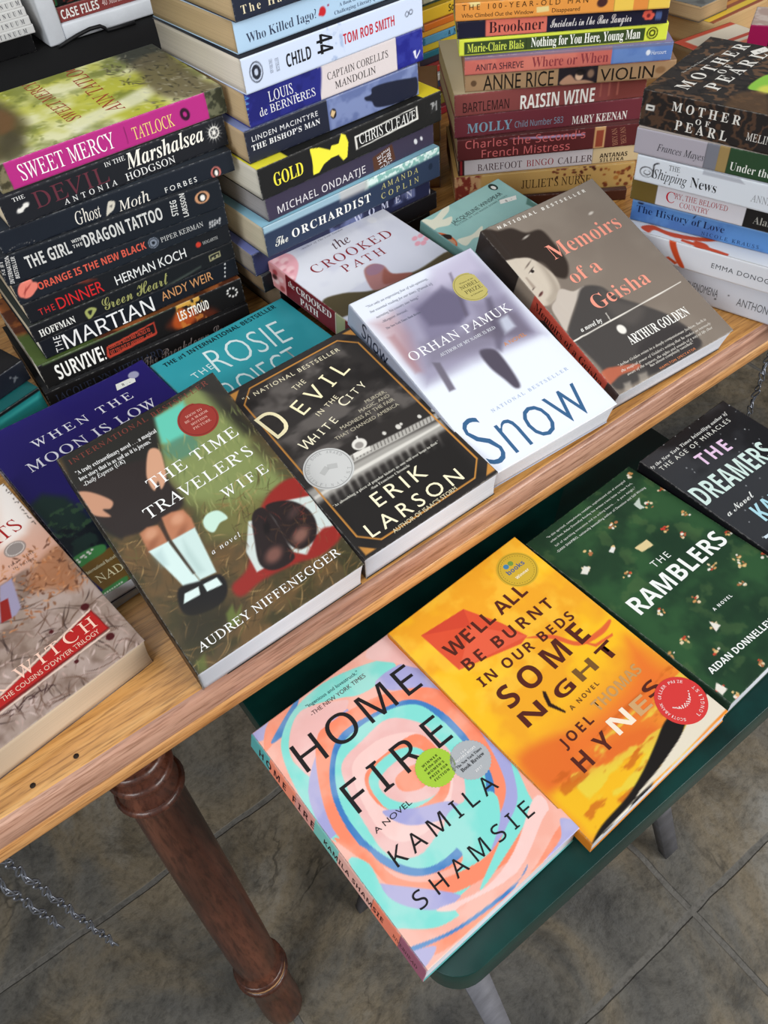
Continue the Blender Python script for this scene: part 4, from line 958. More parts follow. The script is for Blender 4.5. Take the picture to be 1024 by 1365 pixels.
'moon.s':[('z',((0,239,(24,20,50)),))],
'rosie.c':[('f',(52,160,172)),
 ('n',(66,176,188),40,0.5,0.3,0.5,71,None,(1,1))],
'rosie.s':[('z',((0,224,(40,130,142)),))],
'crooked.c':[('f',(206,212,228)),
 ('v',150,95,(214,216,228),(236,226,204)),
 ('v',230,185,(170,176,206),(214,216,230)),
 ('n',(236,238,244),44,0.5,0.25,0.6,81,(0,141,130,215),(1,1)),
 ('p',((0.8,136),(22.7,131.6),(46,116.1),(74.8,113.8),(100.7,107.8),(141.9,107.8),(137.9,92),(-4,108.1)),(84,74,52),1.6,1,1),
 ('n',(58,54,40),12,0.5,0.2,0.6,82,(0,141,0,80),(1,1)),
 ('p',((59.6,142.1),(72.3,144.1),(79,134.5),(77.2,120.3),(91.8,108.9),(77.5,108.5),(50.7,112.9),(48.3,121.8)),(170,120,118),1.4,1,1),
 ('p',((75.4,130.7),(77.2,120.3),(91.8,108.9),(77.5,108.5),(60.6,115.2)),(146,84,72),2,0.8,1),
 ('p',((62.7,142.2),(74.4,142.2),(78.4,133.9),(66.7,129.8),(58.5,134.3)),(150,118,142),1.5,0.8,1),
 ('p',((-0.3,216.8),(11.1,217.2),(22.9,209),(19.6,192.8),(4,177.8),(-9.2,171.6),(-3.6,190.5),(-4.4,202.8)),(238,176,186),1,1,1),
 ('e',(6,211.1),4,2.8,(248,206,210),1.4,0.9,20),
 ('e',(5,207.2),2.4,1.4,(216,140,152),1,0.7,20),
 ('e',(12.3,205.3),5,3.5,(248,206,210),1.4,0.9,20),
 ('e',(11.4,201.5),3,1.75,(216,140,152),1,0.7,20),
 ('e',(8.1,191.5),5,3.5,(248,206,210),1.4,0.9,20),
 ('e',(7.2,187.7),3,1.75,(216,140,152),1,0.7,20),
 ('e',(4.3,197.9),4,2.8,(248,206,210),1.4,0.9,20),
 ('e',(3.3,194.1),2.4,1.4,(216,140,152),1,0.7,20),
 ('e',(0.9,180.7),4,2.8,(248,206,210),1.4,0.9,20),
 ('e',(0,176.9),2.4,1.4,(216,140,152),1,0.7,20),
 ('e',(131,144.2),4,2.6,(234,160,176),0.8,0.9,20),
 ('e',(138.7,143.5),4,2.6,(234,160,176),0.8,0.9,20),
 ('e',(139.7,136.3),4,2.6,(234,160,176),0.8,0.9,20),
 ('e',(132.6,133.4),4,2.6,(234,160,176),0.8,0.9,20),
 ('e',(127.6,136.6),4,2.6,(234,160,176),0.8,0.9,20),
 ('e',(119.7,194.5),5,5,(244,244,246),1.5,0.6,0)],
'crooked.s':[('z',((0,26,(226,150,152)),(26,98,(116,26,34)),(98,99.5,(220,210,190)),(99.5,112,(160,160,120)),(112,216,(110,28,36)))),
 ('e',(4,8),4,3,(240,190,190),1.5,0.9,30),
 ('e',(10,20),4,3,(170,60,66),1.5,0.9,30),
 ('e',(12,10),4,3,(246,210,210),1.5,0.9,30),
 ('e',(20,6),4,3,(170,70,70),1.5,0.9,30),
 ('e',(19,16),4,3,(244,200,200),1.5,0.9,30),
 ('e',(9,14),4,3,(60,30,30),1.5,0.9,30)],
'winspear.c':[('f',(146,190,186)),
 ('n',(160,202,196),30,0.5,0.3,0.5,91,None,(1,1)),
 ('p',((-17,161.7),(3.3,166.3),(12,160.4),(39.1,169.4),(33.3,160.2),(18.3,154),(28.9,151.4),(18.1,143.1),(4,147.5),(-10.7,144.6)),(226,226,206),0.5,1,1),
 ('p',((7.1,121),(24.2,117.6),(42,120.9),(30.5,110.6),(21.1,112.4),(7.6,109)),(226,226,206),0.5,1,1),
 ('p',((-15,142.2),(-0.8,142.4),(6.2,130.6),(4,117.7),(-5.1,112.5),(-16.5,117.3),(-16.2,134.4)),(206,96,52),0.6,1,1),
 ('p',((-13.1,137.7),(1.5,136.3),(7.4,129.7),(-0.1,124),(-16.3,121.7),(-17.6,130.9)),(40,34,32),0.6,1,1),
 ('p',((-5.7,128.7),(3.7,125),(1.3,117),(-10.7,117.1)),(196,150,120),0.6,1,1),
 ('p',((114.1,125.8),(110.3,116),(111.3,102.4),(106,101.7),(102.7,117.1)),(70,110,100),1,0.8,0)],
'winspear.s':[('z',((0,213,(110,150,146)),))],
'witch.c':[('f',(152,132,120)),
 ('v',199,120,(232,222,214),(206,160,140)),
 ('v',120,95,(206,160,140),(152,132,120)),
 ('n',(120,98,86),10,0.52,0.35,0.8,101,(0,124,0,112),(1,1)),
 ('n',(180,160,152),14,0.5,0.35,0.7,102,(0,124,0,90),(1,1)),
 ('k',190,15,(0,124,0,110),9,0.45,((74,54,46),(96,70,56),(58,42,38),(120,92,80)),30,80,0.8),
 ('k',160,16,(0,124,0,60),4,0.6,((220,196,190),(190,160,150),(110,84,72)),0,90,0.6),
 ('p',((93.5,102.6),(112.5,113.2),(124.6,111.2),(121.6,87.5),(114.6,68.7),(101.1,82.2),(90.5,89.7)),(164,106,70),5,0.8,1),
 ('k',240,17,(55,124,70,128),2.4,0.7,((120,74,46),(176,112,70),(150,92,58),(96,60,44),(196,140,100)),45,90,0.8),
 ('p',((75.1,111.4),(84.6,111.5),(77.2,84.4),(71.3,81.2),(60.2,83.3)),(150,142,168),1,1,0),
 ('p',((68.6,99.1),(74.3,98.1),(68.3,81.2),(60.9,82.6)),(138,32,26),0.6,1,0),
 ('p',((122.4,200.8),(125.2,197.3),(123,151.6),(111.8,141.5),(99.1,140.3),(91.1,141.5)),(236,228,222),6,0.9,0),
 ('p',((-22.2,29.7),(32.3,30.4),(111.5,47.6),(112.6,25.6),(28.3,22.8),(-25.9,21.7)),(120,20,20),0.4,1,0),
 ('p',((-21.1,32.2),(33.2,32.1),(110.7,46.3),(111.7,26.5),(29.4,25),(-25.2,23.3)),(176,30,28),0.4,1,0),
 ('p',((34.3,34.2),(111.2,48.9),(111,47.5),(33.8,32.6)),(222,196,180),0.3,1,0),
 ('p',((28,22.3),(112.3,24.7),(111.9,23.4),(27.3,21)),(222,196,180),0.3,1,0),
 ('e',(109.6,52.6),3,3,(70,14,18),0.4,1,0),
 ('e',(109.4,19.5),3,3,(70,14,18),0.4,1,0),
 ('e',(82.4,51.7),1.6,1.6,(70,14,18),0.4,1,0),
 ('e',(82.7,19.2),1.6,1.6,(70,14,18),0.4,1,0),
 ('e',(99.3,133.9),8.2,7.2,(130,120,116),0.5,0.9,0),
 ('e',(99.3,133.9),7,6,(222,210,202),0.4,1,0),
 ('e',(99.3,133.9),6.4,5.4,(130,120,116),0.4,0.9,0),
 ('e',(124.2,197.3),1.65,0.5,(60,54,50),0.3,0.9,26.21),
 ('e',(122.8,190.7),1.31,0.5,(60,54,50),0.3,0.9,61.89),
 ('e',(123,187.3),1.18,0.5,(60,54,50),0.3,0.9,172.22),
 ('e',(123.9,185.1),1.18,0.5,(60,54,50),0.3,0.9,39.27),
 ('e',(122.4,178.6),1.1,0.5,(60,54,50),0.3,0.9,76.67),
 ('e',(122.1,174.3),1.1,0.5,(60,54,50),0.3,0.9,155.89),
 ('e',(123.3,172.8),0.9,0.5,(60,54,50),0.3,0.9,71.1),
 ('e',(122.2,166.9),1.07,0.5,(60,54,50),0.3,0.9,33.42),
 ('e',(122.1,163.1),1.65,0.5,(60,54,50),0.3,0.9,102.51),
 ('e',(121.8,158.7),1.31,0.5,(60,54,50),0.3,0.9,131.17),
 ('e',(121.5,154.7),1.63,0.5,(60,54,50),0.3,0.9,82.24),
 ('e',(122.2,152.2),1.31,0.5,(60,54,50),0.3,0.9,136.71),
 ('e',(121.7,147.6),1.19,0.5,(60,54,50),0.3,0.9,176.3),
 ('e',(122.2,145),1.49,0.5,(60,54,50),0.3,0.9,87.42),
 ('e',(30.4,18.8),2.99,0.45,(58,34,34),0.3,0.9,158.13),
 ('e',(32.2,15.1),1.56,0.45,(58,34,34),0.3,0.9,175.01),
 ('e',(34.2,18.4),2.38,0.45,(58,34,34),0.3,0.9,153.45),
 ('e',(37.6,17.6),2.22,0.45,(58,34,34),0.3,0.9,86.51),
 ('e',(39.2,15.3),2.46,0.45,(58,34,34),0.3,0.9,25.74),
 ('e',(40.7,17.8),3.31,0.45,(58,34,34),0.3,0.9,16.93),
 ('e',(43.2,18.3),2.7,0.45,(58,34,34),0.3,0.9,18.31),
 ('e',(46.9,19),2.77,0.45,(58,34,34),0.3,0.9,158.92),
 ('e',(47.1,16.8),1.82,0.45,(58,34,34),0.3,0.9,153.57),
 ('e',(49.2,16.7),1.82,0.45,(58,34,34),0.3,0.9,119.59),
 ('e',(50.7,17.1),3.67,0.45,(58,34,34),0.3,0.9,5.09),
 ('e',(54.6,18.4),2.52,0.45,(58,34,34),0.3,0.9,88.24),
 ('e',(56.6,16.2),2.47,0.45,(58,34,34),0.3,0.9,159.04),
 ('e',(57.7,16.2),3.86,0.45,(58,34,34),0.3,0.9,45.49),
 ('e',(59.7,14.7),2.91,0.45,(58,34,34),0.3,0.9,20.48),
 ('e',(62.2,15.1),2.36,0.45,(58,34,34),0.3,0.9,140.68)],
'witch.s':[('z',((0,199,(90,70,60)),))],
'mercy.c':[('f',(188,188,66)),
 ('n',(232,230,186),34,0.5,0.4,0.95,111,None,(1,1)),
 ('n',(104,112,44),22,0.56,0.3,0.7,112,None,(1,1)),
 ('k',160,19,(0,132,60,200),4,1.4,((196,200,120),(140,150,60),(226,226,170),(96,104,44)),40,80,0.4),
 ('p',((198.3,24.2),(199.7,-16.3),(107.4,-2.5),(91.6,19.1),(103.4,36.8),(144.2,37.5)),(62,64,54),6,1,1),
 ('p',((108.6,34.5),(110.9,0.6),(31.3,5.2),(-0.6,1.7),(2.1,35.5),(36.9,49.2),(76.5,39.8)),(110,100,74),7,0.9,1),
 ('k',240,18,(0,132,0,60),4,0.9,((60,54,40),(86,78,56),(120,112,86),(40,38,30),(170,164,140)),20,60,0.6),
 ('p',((126.7,158.8),(90.8,150),(49.2,152.3),(15.4,175.5),(2.5,194.7),(49.7,187.1)),(76,66,40),8,0.85,1),
 ('p',((101.9,160.6),(76.6,154.8),(50.9,165.5),(55.4,175.6)),(116,76,44),5,0.7,1),
 ('p',((40.9,178.5),(49.4,164),(6.8,167.1),(0.8,187.8)),(70,64,44),6,0.8,1),
 ('e',(153.1,45.5),11,8,(228,232,222),4,0.9,20),
 ('p',((31,123),(40.5,77.7),(49.2,47.9),(23.4,55.5),(13.1,105.9),(5.4,127.1)),(238,236,206),6,0.8,1)],
'mercy.s':[('z',((0,9,(120,112,84)),(9,182,(178,42,126)),(182,200,(104,104,80)))),
 ('n',(56,52,36),5,0.5,0.15,0.9,115,(0,9,0,30),(1,1)),
 ('n',(50,52,38),5,0.5,0.15,0.9,116,(182,200,0,30),(1,1)),
 ('p',((107.5,17.4),(108.1,17.5),(107.5,3.8),(106.8,3.6)),(110,24,80),0.3,0.9,0),
 ('e',(161,10.4),4.2,5.2,(40,14,34),0.5,0.95,20),
 ('e',(161,10.4),1.6,2.2,(178,42,126),0.4,1,20)],
'marsh.s':[('f',(26,28,34)),
 ('e',(188.9,14.1),6.6,0.42,(228,226,220),0.3,1,0),
 ('e',(188.9,14.1),6.6,0.42,(228,226,220),0.3,1,22.5),
 ('e',(188.9,14.1),6.6,0.42,(228,226,220),0.3,1,45),
 ('e',(188.9,14.1),6.6,0.42,(228,226,220),0.3,1,67.5),
 ('e',(188.9,14.1),6.6,0.42,(228,226,220),0.3,1,90),
 ('e',(188.9,14.1),6.6,0.42,(228,226,220),0.3,1,112.5),
 ('e',(188.9,14.1),6.6,0.42,(228,226,220),0.3,1,135),
 ('e',(188.9,14.1),6.6,0.42,(228,226,220),0.3,1,157.5),
 ('e',(188.9,14.1),4.9,4.9,(228,226,220),0.3,1,0),
 ('e',(188.9,14.1),3.7,3.7,(26,28,34),0.3,1,0),
 ('e',(188.9,14.1),5,0.4,(228,226,220),0.3,1,0),
 ('e',(188.9,14.1),5,0.4,(228,226,220),0.3,1,45),
 ('e',(188.9,14.1),5,0.4,(228,226,220),0.3,1,90),
 ('e',(188.9,14.1),5,0.4,(228,226,220),0.3,1,135),
 ('e',(188.9,14.1),1.5,1.5,(228,226,220),0.3,1,0),
 ('e',(15.7,12.3),6,2.4,(228,226,220),0.5,1,20),
 ('e',(14.4,13.8),2.2,0.8,(26,28,34),0.4,1,20),
 ('e',(17.4,10.6),2.2,0.8,(26,28,34),0.4,1,20)],
'moth.s':[('f',(24,30,40)),
 ('p',((88.9,1.5),(93,10.4),(95.3,12.1),(99.4,10.2),(96.6,4.7),(91.9,2.5)),(206,200,186),0.4,1,1),
 ('p',((93.5,8.1),(96.8,9),(95.4,6.3)),(40,40,44),0.5,0.6,0),
 ('e',(6.2,2.6),0.5,0.3,(150,146,140),0.2,0.8,0),
 ('e',(8.5,3.2),0.5,0.3,(150,146,140),0.2,0.8,0),
 ('e',(10.6,3.6),0.5,0.3,(150,146,140),0.2,0.8,0),
 ('e',(12.7,3.8),0.5,0.3,(150,146,140),0.2,0.8,0),
 ('e',(14.8,3.9),0.5,0.3,(150,146,140),0.2,0.8,0),
 ('e',(16.8,3.8),0.5,0.3,(150,146,140),0.2,0.8,0),
 ('e',(18.7,3.6),0.5,0.3,(150,146,140),0.2,0.8,0),
 ('e',(20.5,3.2),0.5,0.3,(150,146,140),0.2,0.8,0),
 ('e',(22.4,2.7),0.5,0.3,(150,146,140),0.2,0.8,0),
 ('e',(24.9,3.8),0.5,0.3,(150,146,140),0.2,0.8,0),
 ('e',(26.4,2.6),0.5,0.3,(150,146,140),0.2,0.8,0),
 ('e',(27.8,1.2),0.5,0.3,(150,146,140),0.2,0.8,0),
 ('e',(29.3,-0.2),0.5,0.3,(150,146,140),0.2,0.8,0),
 ('e',(30.8,-1.6),0.5,0.3,(150,146,140),0.2,0.8,0),
 ('e',(32.3,-2.8),0.5,0.3,(150,146,140),0.2,0.8,0),
 ('e',(34,-3.8),0.5,0.3,(150,146,140),0.2,0.8,0),
 ('e',(35.8,-4.5),0.5,0.3,(150,146,140),0.2,0.8,0),
 ('e',(37.7,-5),0.5,0.3,(150,146,140),0.2,0.8,0),
 ('e',(39.7,-5),0.5,0.3,(150,146,140),0.2,0.8,0),
 ('e',(41.9,-4.8),0.5,0.3,(150,146,140),0.2,0.8,0),
 ('e',(44.2,-4.4),0.5,0.3,(150,146,140),0.2,0.8,0),
 ('e',(46.6,-3.7),0.5,0.3,(150,146,140),0.2,0.8,0),
 ('e',(49,-2.9),0.5,0.3,(150,146,140),0.2,0.8,0),
 ('e',(51.4,-2),0.5,0.3,(150,146,140),0.2,0.8,0),
 ('e',(53.8,-1.2),0.5,0.3,(150,146,140),0.2,0.8,0),
 ('e',(56.2,-0.6),0.5,0.3,(150,146,140),0.2,0.8,0),
 ('e',(192,4.2),4.8,5.2,(186,104,96),0.4,1,0),
 ('e',(192,4.2),2.98,4.06,(28,26,26),0.4,1,0),
 ('e',(192.3,3.7),1.63,2.6,(236,232,226),0.4,1,0)],
'tattoo.s':[('f',(22,27,35)),
 ('e',(180.9,15.1),7,5.4,(196,142,104),0.4,1,0),
 ('e',(180.9,15.1),4.34,4.21,(28,26,26),0.4,1,0),
 ('e',(181.2,14.6),2.38,2.7,(236,232,226),0.4,1,0)],
'orange.s':[('f',(25,30,38)),
 ('e',(7.1,12.4),7,4.2,(222,124,108),0.6,1,60),
 ('e',(13.5,11.3),7,4.2,(222,124,108),0.6,1,20),
 ('e',(11.4,14.1),7,4.2,(222,124,108),0.6,1,50),
 ('e',(10.9,9.1),7,4.2,(222,124,108),0.6,1,30),
 ('e',(10.5,12.1),5,0.7,(150,60,54),0.4,0.8,35),
 ('e',(8.1,10.3),4,0.6,(150,60,54),0.4,0.8,60),
 ('e',(125.1,9.6),4.9,4.9,(126,134,148),0.3,1,0),
 ('e',(125.1,9.6),4.2,4.2,(25,30,38),0.3,1,0),
 ('e',(125.1,9.6),3.4,3.4,(126,134,148),0.3,1,0),
 ('e',(125.1,9.6),1.6,1.6,(25,30,38),0.3,1,0),
 ('e',(180.8,8.3),1,0.8,(170,170,172),0.2,1,0),
 ('e',(180.5,7.2),1,0.8,(170,170,172),0.2,1,0),
 ('e',(180.2,6.1),1,0.8,(170,170,172),0.2,1,0),
 ('e',(179.6,3.9),1,0.8,(170,170,172),0.2,1,0),
 ('e',(183.2,8.3),1,0.8,(170,170,172),0.2,1,0),
 ('e',(182.9,7.2),1,0.8,(170,170,172),0.2,1,0),
 ('e',(182.4,5),1,0.8,(170,170,172),0.2,1,0),
 ('e',(182.1,3.9),1,0.8,(170,170,172),0.2,1,0),
 ('e',(185.7,8.3),1,0.8,(170,170,172),0.2,1,0),
 ('e',(185.1,6.2),1,0.8,(170,170,172),0.2,1,0),
 ('e',(184.8,5.1),1,0.8,(170,170,172),0.2,1,0),
 ('e',(184.5,4),1,0.8,(170,170,172),0.2,1,0),
 ('e',(187.9,7.3),1,0.8,(170,170,172),0.2,1,0),
 ('e',(187.6,6.2),1,0.8,(170,170,172),0.2,1,0),
 ('e',(187.3,5.1),1,0.8,(170,170,172),0.2,1,0),
 ('e',(190.6,8.4),1,0.8,(170,170,172),0.2,1,0),
 ('e',(190.4,7.3),1,0.8,(170,170,172),0.2,1,0),
 ('e',(190.1,6.2),1,0.8,(170,170,172),0.2,1,0),
 ('e',(189.5,4),1,0.8,(170,170,172),0.2,1,0)],
'dinner.s':[('f',(22,24,29)),
 ('e',(165,10),2.6,2.6,(196,56,40),0.4,1,0),
 ('p',((45.9,20.5),(55.1,21.3),(66.8,16.2),(57.8,16.5)),(150,50,30),2,0.7,0)],
'heart.s':[('f',(20,22,26)),
 ('p',((49.7,9.5),(55.4,11.2),(60.3,7.8),(56.4,3.7),(51.5,0.8),(49.7,3.5)),(158,164,96),0.5,1,1),
 ('p',((52.1,8.4),(56.2,8.2),(53.2,4)),(20,22,26),0.6,0.9,1),
 ('p',((175.8,12.1),(188,12.8),(187.4,6.9),(175.7,6.2)),(150,146,110),0.3,1,0),
 ('p',((176.8,11.1),(186.7,11.9),(186.4,8.1),(176.8,7.3)),(20,22,26),0.3,1,0),
 ('p',((178.2,9.3),(180.9,9.7),(180.7,7.2),(178.1,7.2)),(150,146,110),0.3,1,0),
 ('p',((182.5,10),(185.2,10.2),(185,7.7),(182.7,7.6)),(150,146,110),0.3,1,0),
 ('p',((126.3,1.3),(165.9,6),(165.4,4.4),(127.9,-1.5)),(92,104,92),1.5,0.6,0)],
'martian.s':[('f',(16,20,28)),
 ('e',(188.1,16.5),0.7,1.1,(220,220,220),0.3,1,0),
 ('e',(187.1,12.5),0.7,1.1,(220,220,220),0.3,1,0),
 ('e',(186,8.4),0.7,1.1,(220,220,220),0.3,1,0),
 ('e',(185,4.3),0.7,1.1,(220,220,220),0.3,1,0)],
'survive.s':[('f',(18,18,19)),
 ('p',((63.5,15.8),(113.7,20.5),(113.3,8.4),(112.3,6.6),(62.6,3.2),(60.8,6.5)),(176,60,44),0.3,1,0),
 ('p',((64.5,13.9),(112.4,18.9),(111.8,9.1),(63.6,5.9)),(18,18,19),0.3,1,0),
 ('p',((130.9,11.1),(141,23),(149,15.1),(155,17.8),(154.2,5.6),(142,0),(132.4,3.3)),(226,110,40),3,0.85,1),
 ('n',(250,190,80),5,0.55,0.12,0.8,121,(138,165,0,27),(1,1)),
 ('p',((123.8,8.9),(144.8,18.5),(171.1,8.9),(176.3,-2.1),(149,-3.4)),(150,54,24),5,0.5,1),
 ('p',((141.6,-1.2),(170.8,-2.3),(172.4,-6.6),(147.5,-8.4)),(170,140,100),2,0.7,0),
 ('p',((4.6,27.5),(97.8,29.8),(209.3,31.7),(210,28.8),(96.2,25.1),(4.6,24.7)),(96,120,70),1.4,0.8,0),
 ('e',(202,13),1.1,1.1,(226,224,220),0.3,1,0),
 ('e',(200.2,10.8),1.1,1.1,(226,224,220),0.3,1,0),
 ('e',(196.9,10.6),1.1,1.1,(226,224,220),0.3,1,0),
 ('e',(193.7,12.6),1.1,1.1,(226,224,220),0.3,1,0),
 ('e',(192.1,15.9),1.1,1.1,(226,224,220),0.3,1,0),
 ('e',(192.9,18.8),1.1,1.1,(226,224,220),0.3,1,0),
 ('e',(195.6,20),1.1,1.1,(226,224,220),0.3,1,0),
 ('e',(199.1,19),1.1,1.1,(226,224,220),0.3,1,0),
 ('e',(201.6,16.2),1.1,1.1,(226,224,220),0.3,1,0)],
'survive.c':[('f',(120,70,34)),
 ('n',(170,96,50),22,0.5,0.2,0.8,131,None,(1,1)),
 ('n',(70,34,22),14,0.56,0.15,0.8,132,None,(1,1)),
 ('p',((-5,150),(40,150),(60,215),(-5,215)),(70,92,44),6,0.95,0)],
'break.s':[('f',(15,15,17))],
'man.s':[('f',(34,40,56))],
'iago.s':[('f',(176,206,232)),
 ('e',(86,8.8),3.4,3.6,(196,36,44),0.7,1,0),
 ('e',(92.3,11.7),0.9,0.9,(150,40,80),0.4,1,0),
 ('e',(83.2,7.4),1.6,1.4,(196,36,44),0.6,1,0)],
'child.s':[('f',(204,216,238)),
 ('e',(12.6,14.2),6.4,8,(40,44,56),0.4,1,0),
 ('e',(12.6,14.2),5.6,7,(204,216,238),0.3,1,0),
 ('e',(12.6,14.2),4.4,5.6,(40,44,56),0.3,1,0),
 ('e',(12.6,14.2),1.8,2.6,(190,200,220),0.3,1,0),
 ('n',(150,170,206),7,0.58,0.12,0.7,141,(86,101,0,30),(1,1)),
 ('e',(172.4,14.9),2.2,2.2,(60,64,80),0.3,1,0),
 ('e',(172.4,14.9),1.5,1.5,(204,216,238),0.3,1,0),
 ('e',(177,15.5),2.2,2.2,(60,64,80),0.3,1,0),
 ('e',(177,15.5),1.5,1.5,(204,216,238),0.3,1,0)],
'corelli.s':[('z',((0,74,(38,42,124)),(74,160,(216,206,206)),(160,200,(34,38,130)))),
 ('n',(58,66,160),9,0.5,0.2,0.6,142,(160,200,0,30),(1,1)),
 ('n',(26,28,96),9,0.5,0.2,0.6,143,(0,72,0,30),(1,1)),
 ('p',((0.2,26.5),(4.4,23.6),(-0.6,23),(-0.9,24),(2.9,24.1),(-0.5,25.8)),(90,150,210),0.3,0.9,0),
 ('p',((-0.8,22.4),(3.4,19.5),(-1.7,18.8),(-2,19.8),(1.9,20),(-1.5,21.7)),(90,150,210),0.3,0.9,0),
 ('p',((-1.8,18.2),(2.4,15.3),(-2.7,14.6),(-3,15.6),(0.9,15.8),(-2.5,17.5)),(90,150,210),0.3,0.9,0),
 ('p',((-2.8,14),(1.4,11.1),(-3.7,10.4),(-4,11.4),(-0.1,11.6),(-3.6,13.3)),(90,150,210),0.3,0.9,0),
 ('p',((-3.9,9.8),(0.4,6.8),(-4.8,6.2),(-5.1,7.2),(-1.2,7.3),(-4.6,9.1)),(90,150,210),0.3,0.9,0),
 ('p',((178.8,10.7),(182.1,11.4),(182.4,5),(186.7,10.2),(187.3,9.1),(182.9,3.6),(181,4.6)),(226,226,236),0.3,1,0),
 ('p',((71.6,23.6),(77.8,25.6),(72.8,2.9),(66.6,3)),(38,42,124),1.6,1,1)],
'bishop.s':[('z',((0,86,(34,38,54)),(86,200,(98,112,158)))),
 ('n',(134,148,190),14,0.5,0.2,0.7,144,(88,200,0,30),(1,1)),
 ('p',((127.3,17),(135,17.5),(137.2,22.5),(154.9,22),(181.1,17.9),(189.3,15),(186.6,-0.1),(162.9,0.4),(140.1,4.3),(134.9,10.9),(128.8,13.6)),(30,34,52),0.8,1,1),
 ('e',(91.7,14),3.4,4.4,(36,30,30),0.4,1,0),
 ('p',((90.4,17.6),(94.3,15.1),(91.2,10.7),(88.5,13.3)),(216,186,140),0.4,1,0)],
'gold.s':[('f',(27,27,27)),
 ('p',((56.4,26.9),(66.8,24.5),(78,18.3),(79.9,21.5),(88.1,20.8),(92,28.3),(96.6,25.6),(98.9,18.1),(96,5.6),(91.2,3.9),(86.6,10.8),(78.2,10.9),(69.5,8.4),(63,2.8),(56.4,2.8),(57.5,15)),(240,230,64),0.4,1,0),
 ('p',((106.5,20.7),(182.7,23.6),(183.3,10.9),(106.8,8.1)),(225,223,216),0.3,1,0),
 ('p',((108.3,19.2),(180.6,22.9),(181.3,12.8),(108.9,8.8)),(27,27,27),0.3,1,0),
 ('p',((199.1,20.4),(207.7,20.8),(207.7,11.6),(199.8,11.5)),(150,150,150),0.3,1,0),
 ('n',(30,30,30),2.2,0.5,0.1,0.9,151,(190,206,4,26),(1,1))],
'gold.c':[('f',(30,30,28)),
 ('p',((-5,180),(45,180),(60,216),(-5,216)),(236,226,60),0.6,1,0),
 ('p',((-5,-5),(70,-5),(60,14),(30,24),(-5,22)),(226,206,40),0.6,1,0)],
'cat.s':[('f',(62,56,76)),
 ('p',((125.2,14.5),(150.2,19),(153.5,3),(125.7,-2.6)),(88,56,42),0.6,1,0),
 ('e',(180.5,10.7),2,3,(220,220,224),0.4,1,30),
 ('e',(188.2,11.1),1.4,2.4,(220,220,224),0.4,1,30)],
'orchard.s':[('f',(44,56,80)),
 ('p',((0,24.5),(215,24.5),(215,34),(0,34)),(150,180,196),1.5,1,0),
 ('p',((118,22),(215,24),(215,34),(118,34)),(130,180,170),2,0.9,0),
 ('n',(226,240,236),3.5,0.5,0.12,0.9,152,(120,215,24,34),(1,1)),
 ('p',((88,22),(122,22),(122,34),(88,34)),(190,186,184),3,0.8,0),
 ('e',(202.4,15),2.8,3.4,(30,40,60),0.5,1,0)],
'women.s':[('f',(40,44,74)),
 ('n',(120,130,176),20,0.5,0.2,0.8,153,(90,200,6,30),(1,1)),
 ('e',(220.8,3.1),1.6,4,(200,200,216),0.5,1,10)],
'dark.s':[('f',(26,26,30))],
'100.s':[('z',((0,152,(226,150,70)),(152,170,(234,196,84)),(170,184,(222,140,66)),(184,210,(232,194,84)))),
 ('p',((13.8,17.7),(23.8,18.3),(24.4,13.2),(14.8,12)),(226,206,140),0.4,1,0),
 ('p',((78.4,8.3),(90.2,8.9),(90.6,4.2),(78.7,3.6)),(226,206,140),0.4,1,0),
 ('e',(140.5,8.9),5,4,(70,40,40),0.8,1,20)],
'brook.s':[('z',((0,28,(30,30,50)),(28,88,(214,112,96)),(88,210,(30,30,50)))),
 ('e',(189.1,8.3),2.6,2,(214,92,76),0.5,1,0),
 ('e',(187.9,6.2),2.6,2,(214,92,76),0.5,1,0),
 ('e',(184.7,6.3),2.6,2,(214,92,76),0.5,1,0),
 ('e',(182.5,8.4),2.6,2,(214,92,76),0.5,1,0),
 ('e',(183.2,10.7),2.6,2,(214,92,76),0.5,1,0),
 ('e',(186.3,11),2.6,2,(214,92,76),0.5,1,0),
 ('e',(185.8,8.1),1.8,1.8,(120,40,44),0.5,1,0),
 ('e',(193.3,7.6),0.8,4,(90,120,180),0.3,0.7,0),
 ('e',(194.7,7.5),0.8,4,(90,120,180),0.3,0.7,0),
 ('e',(196.1,7.4),0.8,4,(90,120,180),0.3,0.7,0),
 ('e',(197.6,7.3),0.8,4,(90,120,180),0.3,0.7,0)],
'nothing.s':[('f',(216,226,74)),
 ('p',((5,1),(184,1),(184,12.6),(5,12.6)),(58,74,40),0.3,1,0),
 ('p',((67.2,1),(67.8,1),(67.8,12.6),(67.2,12.6)),(40,50,30),0.2,1,0),
 ('e',(191.2,7.5),5.6,5.6,(60,64,20),0.3,1,0),
 ('e',(191.2,7.5),4.4,4.4,(216,226,74),0.3,1,0),
 ('e',(191.2,7.5),3.3,3.3,(60,64,20),0.3,1,0),
 ('e',(191.2,7.5),1.7,1.7,(216,226,74),0.3,1,0)],
'where.s':[('z',((0,148,(196,104,94)),(148,210,(92,124,186)))),
 ('n',(214,130,112),20,0.5,0.25,0.6,161,(0,146,0,18),(1,1)),
 ('n',(112,144,200),14,0.5,0.25,0.6,162,(150,210,0,18),(1,1)),
 ('e',(184.1,8.9),2.2,2.6,(224,230,240),0.4,1,0),
 ('p',((0,14.2),(208,14.2),(208,18),(0,18)),(110,110,140),0.6,0.7,0)],
'violin.s':[('f',(164,132,98)),
 ('p',((96,-1),(136,-1),(136,18),(96,18)),(34,28,34),0.4,1,0),
 ('e',(117.2,8.2),4,4.4,(216,180,150),1,1,0),
 ('e',(118.6,11.7),5,3,(20,16,18),1,0.9,0),
